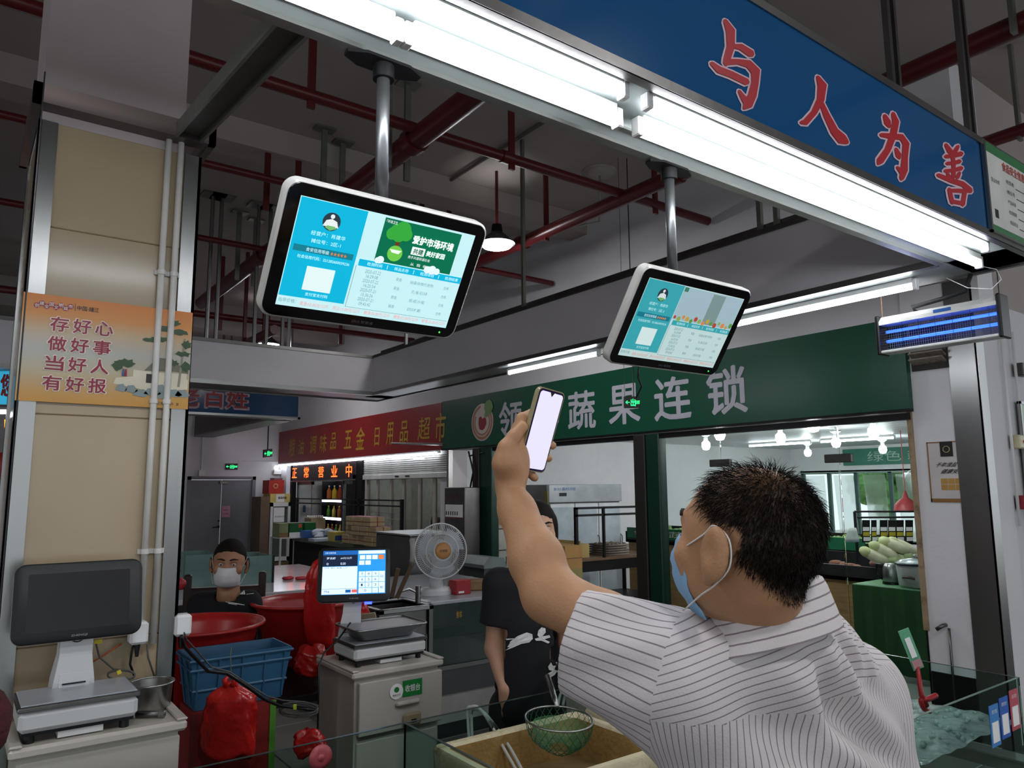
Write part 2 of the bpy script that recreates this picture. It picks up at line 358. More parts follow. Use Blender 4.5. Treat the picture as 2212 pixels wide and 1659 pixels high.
    # licence board on the sign face
    c = thing('licence_board', 'white licence notice with green borders on the blue sign end', 'notice', (3.9, Y0-.01, ZB+.02))
    part('board', MB().box((3.655, Y0-.012, ZB+.03), (4.27, Y0-.006, ZT-.015)), M('licence_paper', 'c3c4be', .35), c)
    g = M('licence_green', '2c6b40', .4)
    part('border', MB().box((3.655, Y0-.0135, ZT-.06), (4.27, Y0-.012, ZT-.015)), g, c); part('border', MB().box((3.655, Y0-.0135, ZB+.03), (4.27, Y0-.012, ZB+.06)), g, c)
    part('frame', MB().box((3.64, Y0-.016, ZB+.02), (3.655, Y0, ZT-.01)).box((3.64, Y0-.016, ZB+.02), (4.28, Y0, ZB+.03)), STEEL, c)
    part('heading', MB().text('食品安全信息公示栏', (3.83, Y0-.012, ZT-.115), U, V, .4, .045, .002, ny, .02), M('notice_red', 'b04a40', .5), c)
    mb = MB()
    for k, s in enumerate(('经营者', '摊位号', '产品来源', '检测结果', '食品安全')): mb.text(s, (3.86, Y0-.012, ZT-.17-.05*k), U, V, .09, .02, .002, ny); mb.box((3.97, Y0-.0135, ZT-.175-.05*k), (4.2, Y0-.0125, ZT-.172-.05*k))
    mb.text('营业执照', (3.69, Y0-.012, ZT-.2), U, V, .09, .02, .002, ny).box((3.70, Y0-.0135, ZB+.1), (3.735, Y0-.0125, ZB+.14))
    part('lettering', mb, INK, c, kind='stuff')
near_beam()
def right_back_beams():
    t = thing('fascia_beam', 'grey panelled fascia beam along the right side of the stall canopy', 'beam', (X0, 5, ZB))
    part('inner_panel', MB().box((X0, Y1, ZB+.03), (X0+.02, YB0, ZT)), GREYP, t)
    part('underside', MB().box((X0+.02, Y0, ZB+.012), (X1-.02, YB1-.3, ZB+.03)), M('trough_white', 'cfd6d2'), t)
    part('inner_lip', MB().box((X0-.01, Y1, ZB), (X0+.03, YB0, ZB+.035)), STEELD, t)
    part('outer_lip', MB().box((X1-.03, Y0, ZB), (X1, YB1, ZB+.035)), STEELD, t)
    part('outer_panel', MB().box((X1-.02, Y0+.02, ZB+.03), (X1, YB1, ZT)), GREYP, t)
    part('top_rail', MB().box((X0-.012, Y1, ZT-.02), (X0+.025, YB0, ZT+.012)).box((X0+.1, Y1, ZT+.02), (X0+.16, YB0, ZT+.08)), STEELD, t)
    for y in (2.6, 2.72, 5.2, 7.4):
        part('hanger_rod', MB().box((X0+.06, y-.015, ZT), (X0+.09, y+.015, ZC)), GALV, t)
    b = thing('fascia_beam', 'grey panelled fascia beam across the back of the stall canopy', 'beam', (2, YB0, ZB))
    part('inner_panel', MB().box((-3.2, YB0, ZB+.035), (X0+.02, YB0+.02, ZT)), GREYP, b)
    part('underside', MB().box((-3.2, YB0+.02, ZB+.012), (X1, YB1, ZB+.03)), STEELD, b)
    part('inner_lip', MB().box((-3.2, YB0-.012, ZB), (X0, YB0+.03, ZB+.045)), STEEL, b)
    part('outer_lip', MB().box((-3.2, YB1-.03, ZB), (X1, YB1, ZB+.035)), STEELD, b)
    part('top_rail', MB().box((-3.2, YB0-.012, ZT-.025), (X0, YB0+.025, ZT+.01)), STEELD, b)
    for px in (448, 468, 551, 577, 612, 626):
        p = aY(px, 700, YB0+.1); part('hanger_rod', MB().cyl((p[0], YB0+.12, ZT), (p[0], YB0+.12, ZC), .022, 8), STEEL, b)
        part('ceiling_plate', MB().box((p[0]-.12, YB0+.02, ZC-.02), (p[0]+.12, YB0+.22, ZC)), GALV, b)
    s = thing('strut', 'dark grey channel strut from the column head to the blue sign beam', 'strut', (.58, 2.2, 2.9))
    d = np.array([0, CF-.06-Y1, .13]); L = np.linalg.norm(d); d = d/L; n = np.cross((1, 0, 0), d)
    c = np.array([.575, (CF-.06+Y1)/2, 2.945])
    part('web', MB().obox(c, (1, 0, 0), d, n, (.075, L, .012)), M('strut_paint', '4a4a47', .5, .2), s)
    for k in (-1, 1): part('flange', MB().obox(c+np.array([.04*k, 0, 0]), (1, 0, 0), d, n, (.010, L, .05)), GALV, s)
right_back_beams()
def tube_lamp(label, a, b, up, r=.014, group='tubes under the sign beam'):
    a, b, up = np.array(a, float), np.array(b, float), np.array(up, float); d = (b-a)/np.linalg.norm(b-a); t = thing('fluorescent_tube', label, 'tube light', (a+b)/2, group)
    s = np.cross(d, up)
    part('batten', MB().obox((a+b)/2+up*.035, d, s, up, (np.linalg.norm(b-a), .036, .034), .004), WHITEP, t)
    part('tube', MB().tube([a, a+d*.004, b-d*.004, b], [r*.7, r, r, r*.7], 12), TUBE_W, t, True)
    for q, e in ((a, -1), (b, 1)): part('end_cap', MB().obox(q+d*e*.012+up*.012, d, s, up, (.024, .034, .06), .004), WHITEP, t)
    return t
zt = ZB-.038
for i, (x0, x1) in enumerate(((-.45, .75), (.80, 1.475), (1.585, 3.93))):
    tube_lamp(('bright tube over the left part of the sign beam, running out of view', 'bright tube under the sign beam above the larger hanging screen', 'longest bright tube under the sign beam, ending at the insect lamp')[i], (x0, 1.475, zt), (x1, 1.475, zt), (0, 0, 1))
tube_lamp('bright tube beside the blue sign face', (1.52, 1.375, zt+.022), (3.75, 1.375, zt+.022), (0, 0, 1), .012)
tube_lamp('bright tube under the left end of the sign, beside the blue face', (-.4, 1.375, zt+.022), (1.40, 1.375, zt+.022), (0, 0, 1), .012)
tube_lamp('bright tube under the right fascia near the insect lamp', (4.09, 1.86, zt), (4.09, 3.62, zt), (0, 0, 1), group='tubes under the right fascia')
tube_lamp('short lit tube end under the right fascia, further back', (4.09, 4.35, zt), (4.09, 5.55, zt), (0, 0, 1), group='tubes under the right fascia')
# ================================================================ ceiling services
def pipes():
    def pipe(label, a, b, r, rings=(), n=14, mat=REDP):
        a, b = np.array(a, float), np.array(b, float); t = thing('sprinkler_pipe', label, 'pipe', (a+b)/2, 'red sprinkler pipes')
        part('pipe', MB().cyl(a, b, r, n), mat, t, 'auto')
        d = (b-a)/np.linalg.norm(b-a)
        for q in rings: p = a+d*q; part('coupling', MB().cyl(p-d*.05, p+d*.05, r*1.22, n), mat, t, 'auto')
        return t
    def hanger(t, x, y, z, plate=True, red=True, dx=.0):
        m = REDP if red else GALV
        part('hanger', MB().box((x-.025, y-.012, z-.09), (x+.025, y+.012, ZC)), m, t)
        if plate: part('ceiling_plate', MB().box((x-.09, y-.06, ZC-.018), (x+.09, y+.06, ZC)), m, t)
    m1 = pipe('thick red sprinkler main above the larger hanging screen', (2.54, -5, 4.3), (2.54, 10.6, 4.3), .083, (9.62, 11, 13))
    for y in (4.95, 6.2, 8.7): hanger(m1, 2.66, y, 4.22, red=False); hanger(m1, 2.42, y-.15, 4.22, red=False)
    m2 = pipe('red sprinkler main behind the pole of the smaller screen', (4.6, -5, 4.3), (4.6, 8.6, 4.3), .066, (6.25, 8.9, 11))
    for y in (3.2, 5.6, 7.6): hanger(m2, 4.6, y, 4.3, False)
    t1 = pipe('red branch pipe crossing the whole ceiling behind the screen poles', (-6, 4.5, 4.33), (5.75, 4.5, 4.33), .042, (6.6, 9.3))
    for x in (1.7, 3.35, 5.0): hanger(t1, x, 4.5, 4.33, False)
    t2 = pipe('red branch pipe passing behind the left edge of the larger screen', (-6, 5.92, 4.3), (2.5, 5.92, 4.3), .032)
    for x in (2.02, 2.3): hanger(t2, x, 6.35, 4.28, False)
    t3 = pipe('short red branch pipe ending at the right main', (2.6, 6.9, 4.25), (5.75, 6.9, 4.25), .032)
    for x in (3.35, 3.9, 4.25): hanger(t3, x, 6.9, 4.3, False)
    t4 = pipe('red branch pipe left of the larger screen, further back', (-6, 7.78, 4.3), (2.5, 7.78, 4.3), .032)
    t5 = pipe('red branch pipe far back above the fascia beam', (-6, 10.4, 4.1), (5.75, 10.4, 4.1), .045)
    for x in (2.2, 2.75, 3.4, 4.5): hanger(t5, x, 10.4, 4.0, False)
    m3 = pipe('red pipe slanting down behind the grey fascia', (3.1, 9.2, 3.75), (3.1, 13, 3.75), .06)
    part('bracket', MB().box((2.95, 10.0, 3.55), (3.25, 10.05, 3.62)).box((2.95, 10.0, 3.55), (2.99, 10.05, ZC)).box((3.21, 10.0, 3.55), (3.25, 10.05, ZC)), REDP, m3)
    pipe('red branch pipe at the left edge behind the column', (-6, 4.46, 4.0), (-.3, 4.46, 4.0), .04)
    q = pipe('red pipe at the right edge behind the sign end', (6.0, 2.2, 4.28), (6.0, -2, 4.28), .05)
    for pp, x, y in ((m2, 4.5, 1.4), (m2, 4.5, .6), (q, 6.0, 1.9)): hanger(pp, x, y, 4.3, False, False)
    c = M('conduit_grey', 'a9a6a0', .4, .3)
    single('ceiling_conduit', MB().tube([(4.0, 7.2, 4.4), (4.83, 5.76, 4.4), (5.05, 5.3, 4.42), (5.05, 5.28, 4.93)], .012, 8), c, 'thin grey conduit bent up to the ceiling disc', 'conduit', smooth=True)
    single('ceiling_conduit', MB().tube([(3.9, 3.4, 4.92), (3.9, 9.6, 4.92)], .018, 6), M('conduit_dark', '5a534c', .6), 'dark conduit line running along the ceiling', 'conduit')
    t = thing('ceiling_speaker', 'pale round speaker disc on the ceiling', 'speaker', (5.06, 5.29, 4.95))
    part('dome', MB().lathe((5.06, 5.29, 4.95), [(.16, 0), (.155, -.03), (.11, -.05), (.001, -.055)], 24), M('disc_plastic', 'a39b95', .5), t, True)
    part('rim', MB().lathe((5.06, 5.29, 4.95), [(.18, 0), (.18, -.014), (.155, -.02)], 24), M('disc_plastic', 'a39b95', .5), t, True)
    # high bay lamps
    em = M('lamp_lens', 'fbfdff', .3, 0, 0, emis=75)
    for k, (p, lab) in enumerate((((4.2, 5.9, 4.18), 'lit dome lamp beside the right edge of the larger screen'), ((4.04, 12.28, 4.15), 'lit dome lamp above the grey fascia, far back'), ((-4, 3, 4.2), 'lit dome lamp out to the left of the column'), ((.2, -1.1, 4.2), 'lit dome lamp over the aisle behind the viewer'), ((3.0, -.9, 4.2), 'lit dome lamp over the aisle to the right of the viewer'))):
        t = thing('dome_lamp', lab, 'lamp', p, 'dome lamps on the ceiling')
        part('shade', MB().lathe(p, [(.05, .2), (.06, .12), (.17, .02), (.185, 0), (.17, .01), (.05, .1)], 22), DARKM, t, 'auto')
        part('lens', MB().lathe(p, [(.165, .0), (.14, -.03), (.001, -.045)], 22), em, t, True)
        part('stem', MB().cyl((p[0], p[1], p[2]+.2), (p[0], p[1], ZC), .016, 8), REDP, t)
pipes()
# ================================================================ hanging screens
def E_(name, col, s=1.0):
    return M(name, col, .6, 0, 0, 1, emis=s*SCR_E, spec=.1)
def circle(c, r, n=24): return [(c[0]+r*math.cos(2*PI*k/n), c[1]+r*math.sin(2*PI*k/n)) for k in range(n)]
def flat(poly, z): return np.array([(p[0], p[1], z) for p in poly]), [tuple(range(len(poly)))]
class Scr:
    """helper laying flat patches on a screen, u right 0..1, v down 0..1"""
    def __init__(s, w, h, z=.0): s.w, s.h, s.z = w, h, z
    def p(s, u, v): return ((u-.5)*s.w, (.5-v)*s.h)
    def rect(s, mb, u0, v0, u1, v1, z):
        a, b = s.p(u0, v1), s.p(u1, v0); mb.add([(a[0], a[1], z), (b[0], a[1], z), (b[0], b[1], z), (a[0], b[1], z)], [(0, 1, 2, 3)]); return mb
    def poly(s, mb, pts, z):
        q = [s.p(*p) for p in pts]; mb.add([(x, y, z) for x, y in q], [tuple(range(len(q)))[::-1]]); return mb
    def text(s, mb, t, u0, v0, u1, v1, z, bold=0):
        a, b = s.p(u0, v1), s.p(u1, v0); mb.text(t, (a[0], a[1], z), (1, 0, 0), (0, 1, 0), b[0]-a[0], b[1]-a[1], 0, (0, 0, 1), bold); return mb
    def disc(s, mb, u, v, r, z, n=22, sx=1):
        c = s.p(u, v); mb.add([(c[0]+r*sx*math.cos(2*PI*k/n), c[1]+r*math.sin(2*PI*k/n), z) for k in range(n)], [tuple(range(n))]); return mb
def rrect(w, h, r, n=6):
    P = []
    for (sx, sy, a0) in ((1, 1, 0), (-1, 1, 90), (-1, -1, 180), (1, -1, 270)):
        for k in range(n+1): a = math.radians(a0+90*k/n); P.append((sx*(w/2-r)+r*math.cos(a), sy*(h/2-r)+r*math.sin(a)))
    return P
SR = np.array([[1, 0, 0], [0, -.554, -.833], [0, .833, -.554]])      # columns: right, up, towards viewer
def monitor(c, label, second):
    t = thing('hanging_screen', label, 'screen', c, 'screens hanging from the sign beam', SR)
    kw = dict(world=False)
    fr = M('screen_frame_white', 'c8c6c0', .3, .2)
    o = rrect(.556, .342, .034); i_ = rrect(.546, .332, .03)
    part('frame', MB().loft([[(x, y, -.034) for x, y in rrect(.53, .316, .03)], [(x, y, -.03) for x, y in o], [(x, y, -.002) for x, y in o], [(x, y, .003) for x, y in i_]]), fr, t, 'auto', **kw)
    part('bezel', MB().loft([[(x, y, .001) for x, y in i_], [(x, y, .005) for x, y in rrect(.542, .328, .029)]]), BLACKG, t, **kw)
    part('back_cover', MB().loft([[(x, y, -.075) for x, y in rrect(.36, .2, .03)], [(x, y, -.034) for x, y in rrect(.5, .29, .03)]]), BLACKM, t, 'auto', **kw)
    S = Scr(.483, .272); z = .0058; dim = .62 if second else .9
    n = '2' if second else '1'
    sc = part('screen', S.rect(MB(), 0, 0, 1, 1, z), E_('screen_white'+n, 'bfd8d6' if second else 'b9dfe2', dim), t, **kw)
    teal = E_('screen_teal'+n, '39a3ad' if second else '0fa9cc', dim); wht = E_('screen_text'+n, 'c9eef0', dim)
    part('info_panel', S.rect(MB(), 0.004, .006, .352, .905, z+.0004), teal, sc, **kw)
    av = part('portrait', S.disc(MB(), .178, .168, .0225, z+.0008), E_('avatar_dark'+n, '33414d', dim*.6), sc, **kw)
    mb = S.disc(MB(), .178, .12, .0055, z+.0012, 12); S.poly(mb, [(.137, .215), (.15, .16), (.178, .142), (.206, .16), (.219, .215)], z+.0012); part('portrait_figure', mb, E_('avatar_white'+n, 'd8dedd', dim), sc, **kw)
    part('portrait_greens', S.poly(MB(), [(.15, .225), (.16, .205), (.2, .205), (.21, .225), (.178, .247)], z+.0014), E_('avatar_green'+n, '6fae6a', dim), sc, **kw)
    mb = MB(); S.text(mb, '经营户：肖建华' if not second else '经营户：杨家珍', .09, .275, .27, .315, z+.0009); S.text(mb, '摊位号：2区-1' if not second else '摊位号：2区-2', .1, .345, .255, .383, z+.0009)
    S.text(mb, '食安信用等级', .085, .432, .205, .468, z+.0013); S.text(mb, '社会信用代码：321282600039236', .05, .505, .325, .538, z+.0009); S.text(mb, '支付宝支付码', .135, .845, .255, .878, z+.0009)
    part('lettering', mb, wht, sc, kind='stuff', **kw)
    part('rating_bar', S.rect(MB(), .02, .42, .335, .478, z+.0009), E_('screen_teal_dark'+n, '1c8396', dim*.7), sc, **kw)
    mb = MB(); S.text(mb, '★★★★★', .212, .432, .30, .468, z+.0013); part('rating_stars', mb, E_('star_orange', 'e87a2c', dim), sc, **kw)
    part('code_card', S.rect(MB(), .112, .60, .262, .825, z+.0009), E_('card_pale'+n, 'd4e6e4', dim), sc, label='plain pale card on the screen', **kw)
    # table
    part('table_header', S.rect(MB(), .372, .447, .998, .512, z+.0006), teal, sc, **kw)
    mb = MB()
    for k, s_ in enumerate(('检测时间', '样品名称', '检测项目', '检测结果')): u = .42+.158*k; S.text(mb, s_, u, .462, u+.085, .497, z+.001)
    for k in range(3): u = .535+.158*k; S.rect(mb, u, .46, u+.003, .5, z+.001)
    part('header_lettering', mb, wht, sc, kind='stuff', **kw)
    gry = E_('screen_grey_text'+n, '6f9096', dim); mb = MB()
    rows = (('2020-07-22', '16:29:08', '草鱼', '硝基呋喃代谢物', '合格'), ('2020-07-22', '16:25:54', '草鱼', '孔雀石绿', '合格'), ('2020-07-21', '15:36:26', '草鱼', '恩诺沙星', '合格'), ('2020-07-21', '09:43:42', '鳊鱼', '四环素', '合格'))
    for k, (a, b, c_, d, e) in enumerate(rows):
        v = .535+.092*k
        S.text(mb, a, .42, v, .51, v+.034, z+.001); S.text(mb, b, .432, v+.046, .50, v+.08, z+.001); S.text(mb, c_, .605, v+.025, .64, v+.06, z+.001)
        l = .015*len(d); S.text(mb, d, .765-l/2-.02, v+.03, .765+l/2+.02, v+.065, z+.001); S.text(mb, e, .905, v+.03, .938, v+.065, z+.001)
    S.text(mb, '指导价格：', .008, .925, .10, .965, z+.001)
    part('table_lettering', mb, gry, sc, kind='stuff', **kw)
    mb = MB(); S.rect(mb, .362, .51, .365, .925, z+.0007); S.rect(mb, .362, .922, .99, .926, z+.0007); part('table_rule', mb, gry, sc, kind='stuff', **kw)
    mb = MB()
    for k, s_ in enumerate(('黑鱼10.00元/公斤', '昂公10.00元/公斤', '鲢鱼20.00元/公斤', '鳜鱼32.00元/公斤', '鲈鱼20.00元/公斤')): u = .12+.178*k; S.text(mb, s_, u, .935, u+.155, .975, z+.001)
    part('price_ticker', mb, E_('ticker_red'+n, 'd68a8a', dim), sc, kind='stuff', **kw)
    if not second:
        part('banner', S.rect(MB(), .452, .02, .915, .437, z+.0005), E_('banner_green', '0b6a4a', .8), sc, **kw)
        g1, g2 = E_('tree_green', '35a23c', .8), E_('leaf_green', '6cc24a', .8)
        mb = MB()
        for (u, v, r) in ((.535, .125, .02), (.565, .1, .022), (.51, .155, .016), (.59, .14, .017), (.55, .15, .02)): S.disc(mb, u, v, r, z+.001+.00005*len(mb.v))
        part('tree_crown', mb, g1, sc, kind='stuff', **kw)
        part('tree_trunk', S.poly(MB(), [(.545, .18), (.565, .18), (.57, .32), (.54, .32)], z+.0009), E_('trunk_brown', '6b3b22', .7), sc, **kw)
        part('globe', S.disc(MB(), .555, .335, .021, z+.0013), g2, sc, **kw)
        mb = S.poly(MB(), [(.52, .30), (.59, .30), (.575, .335), (.535, .33)], z+.0016); part('globe_land', mb, E_('globe_white', 'e8f2ea', .8), sc, **kw)
        mb = MB()
        for (u, v, r) in ((.47, .43, .008), (.485, .42, .01), (.77, .43, .01), (.8, .425, .012), (.83, .432, .009)): S.disc(mb, u, v, r, z+.0011+.00005*len(mb.v))
        part('clouds', mb, E_('cloud_white', 'dfeef0', .8), sc, kind='stuff', **kw)
        bw = E_('banner_white', 'e9f3ee', .85)
        mb = MB(); S.text(mb, '爱护市场环境', .635, .125, .885, .205, z+.0012, .03); S.text(mb, '美好家园', .735, .245, .85, .30, z+.0012, .02); S.text(mb, '携手共建和谐社会', .635, .325, .77, .355, z+.0012); S.text(mb, '「环境卫生', .462, .035, .525, .065, z+.0012)
        S.text(mb, '从  我  做  起', .66, .39, .8, .42, z+.0012)
        part('banner_lettering', mb, bw, sc, kind='stuff', **kw)
        part('banner_box', S.rect(MB(), .645, .235, .725, .312, z+.001), bw, sc, **kw); mb = MB(); S.text(mb, '共建', .655, .247, .715, .30, z+.0014, .02); part('box_lettering', mb, E_('banner_dark', '0b5b40', .7), sc, **kw)
    else:
        part('banner', S.rect(MB(), .356, .01, .995, .437, z+.0005), E_('sky_pale', '9fb9c2', .62), sc, **kw)
        part('grey_block', S.poly(MB(), [(.665, .025), (.80, .025), (.80, .43), (.665, .43)], z+.0008), E_('block_grey', '7f9896', .55), sc, **kw)
        part('corner_logo', S.rect(MB(), .36, .015, .40, .07, z+.0009), E_('logo_green', '41806a', .5), sc, **kw)
        cols = [E_('fruit%d' % k, c_, .55) for k, c_ in enumerate(('b8483a', 'd98a52', '5f9a4a', '8fae5e', 'c4a24c'))]
        for k in range(15):
            u = .375+.043*k; part('fruit', S.disc(MB(), u, .405+.02*math.sin(k*2.1), .006+.0035*abs(math.sin(k*1.7)), z+.001+.00004*k), cols[(k*3) % 5], sc, **kw)
    part('logo', S.text(MB(), 'ZRO 智慧通', .42, 1.045, .545, 1.075, .0056), M('grey_print', '55565a', .5), t, kind='stuff', **kw)
    part('power_light', MB().blob((.226, -.151, .0055), .0025), E_('led_green', '30e040', 3), t, **kw)
    # pole and flange in world space
    pt = np.array([c[0]-.015+(.0 if not second else -.03), Y1-.005, ZB-.006]); pb = np.array([pt[0], c[1], c[2]+.155])
    part('pole', MB().cyl((pt[0], pt[1], pt[2]), (pt[0], pt[1], pb[2]), .017, 16), M('pole_metal', '77797a', .35, .8), t, True)
    fl = MB().prism([(-.105, -.012), (-.06, -.035), (.06, -.035), (.105, -.012), (.105, .012), (.06, .035), (-.06, .035), (-.105, .012)], (pt[0], pt[1], ZB-.008), (1, 0, 0), (0, 1, 0), (0, 0, 1), .008)
    fl.cyl((pt[0], pt[1], ZB-.045), (pt[0], pt[1], ZB-.008), .028, 16)
    part('ceiling_flange', fl, DARKM, t, 'auto')
    part('knuckle', MB().tube([(pt[0], pt[1], pb[2]+.01), (pt[0], pt[1]+.05, pb[2]-.03), (c[0], c[1]+.075, c[2]+.05)], .018, 10), DARKM, t, True)
    return t
monitor((.8325, 1.688, 2.3117), 'larger-looking hanging screen with a green banner, nearer the column', False)
monitor((1.9594, 1.660, 2.2963), 'hanging screen showing a pale sky picture, nearer the insect lamp', True)
def screen_cable():
    c = thing('cable', 'black cable looping below the smaller hanging screen down to the green exit sign', 'cable', (1.9, 1.7, 2.0))
    p = [aD(1380, 790, 2.55), aD(1378, 815, 2.58), aD(1386, 835, 2.6), aD(1374, 860, 2.62)]
    part('cord', MB().tube(p, .003, 6), BLACKM, c, True)
screen_cable()
# ================================================================ insect lamp
def insect_lamp():
    x = 4.235; y0, y1, z0, z1 = 1.485, 2.13, 2.492, 2.705
    t = thing('insect_lamp', 'white insect-killer lamp with two glowing blue tubes hanging from the fascia', 'insect lamp', (x, 1.8, z0))
    wp = M('lamp_housing', 'd6d6d2', .3)
    part('top_housing', MB().prism([(-.05, 0), (.05, 0), (.05, .045), (-.02, .05), (-.05, .02)], (x, y0+.02, z1-.05), (1, 0, 0), (0, 0, 1), (0, 1, 0), y1-y0-.04), wp, t)
    part('bottom_tray', MB().box((x-.05, y0+.02, z0), (x+.05, y1-.02, z0+.016), .004), wp, t)
    for y in (y0, y1-.02): part('end_cap', MB().box((x-.055, y, z0-.006), (x+.055, y+.022, z1+.008), .006), BLACKM, t)
    bt = M('uv_tube', '2f5cff', .3, 0, 0, emis=2.0)
    for z in (z0+.125, z0+.07): part('uv_tube', MB().tube([(x-.01, y0+.03, z), (x-.01, y1-.04, z)], .0085, 12), bt, t, True)
    mb = MB()
    for k in range(46):
        y = y0+.05+k*.0122; mb.cyl((x+.012, y, z0+.03), (x+.012, y, z1-.055), .0011, 4)
    for k in range(11): z = z0+.022+k*.0145; mb.cyl((x-.04, y0+.02, z), (x-.04, y1-.02, z), .0007, 4)
    part('grid_wires', mb, GALV, t, kind='stuff')
    for k in range(7): y = y0+.06+k*.088; part('guard_wire', MB().cyl((x-.042, y, z0+.015), (x-.042, y, z1-.045), .001, 4), DARKM, t)
    part('back_guard', MB().box((x+.04, y0+.02, z0+.02), (x+.045, y1-.02, z1-.05)), M('guard_dark', '1a1830', .3, .2, alpha=.55), t)
    part('label_plate', MB().box((x-.0515, 1.72, z1-.036), (x-.050, 1.81, z1-.018)), M('label_blue', '2c5fa8', .4), t)
    mb = MB().tube([(x, 1.92, z1), (x, 1.94, z1+.03), (x, 1.78, z1+.045), (x-.01, 1.655, z1+.06), (x-.02, 1.62, ZB)], .012, 10); part('hose', mb, M('hose_black', '202022', .6, 0, .3, 200), t, True)
    for y, m in ((y1-.02, M('string_tan', '8c6a4a', .8)), (y0+.02, DARKM)): part('hanging_string', MB().cyl((x, y, z1), (x, y, ZB), .0025, 5), m, t)
insect_lamp()
def dangling_flex():
    c = thing('flex', 'thin white flex looping from the tube end down behind the insect lamp', 'cable', (3.95, 1.47, 2.8))
    part('cord', MB().tube([(3.96, 1.475, ZB-.04), (4.05, 1.44, ZB-.05), (4.07, 1.43, ZB-.1), (4.02, 1.46, ZB-.15), (3.98, 1.55, ZB-.13), (3.97, 1.64, ZB-.06)], .002, 6), WHITEP, c, True)
dangling_flex()
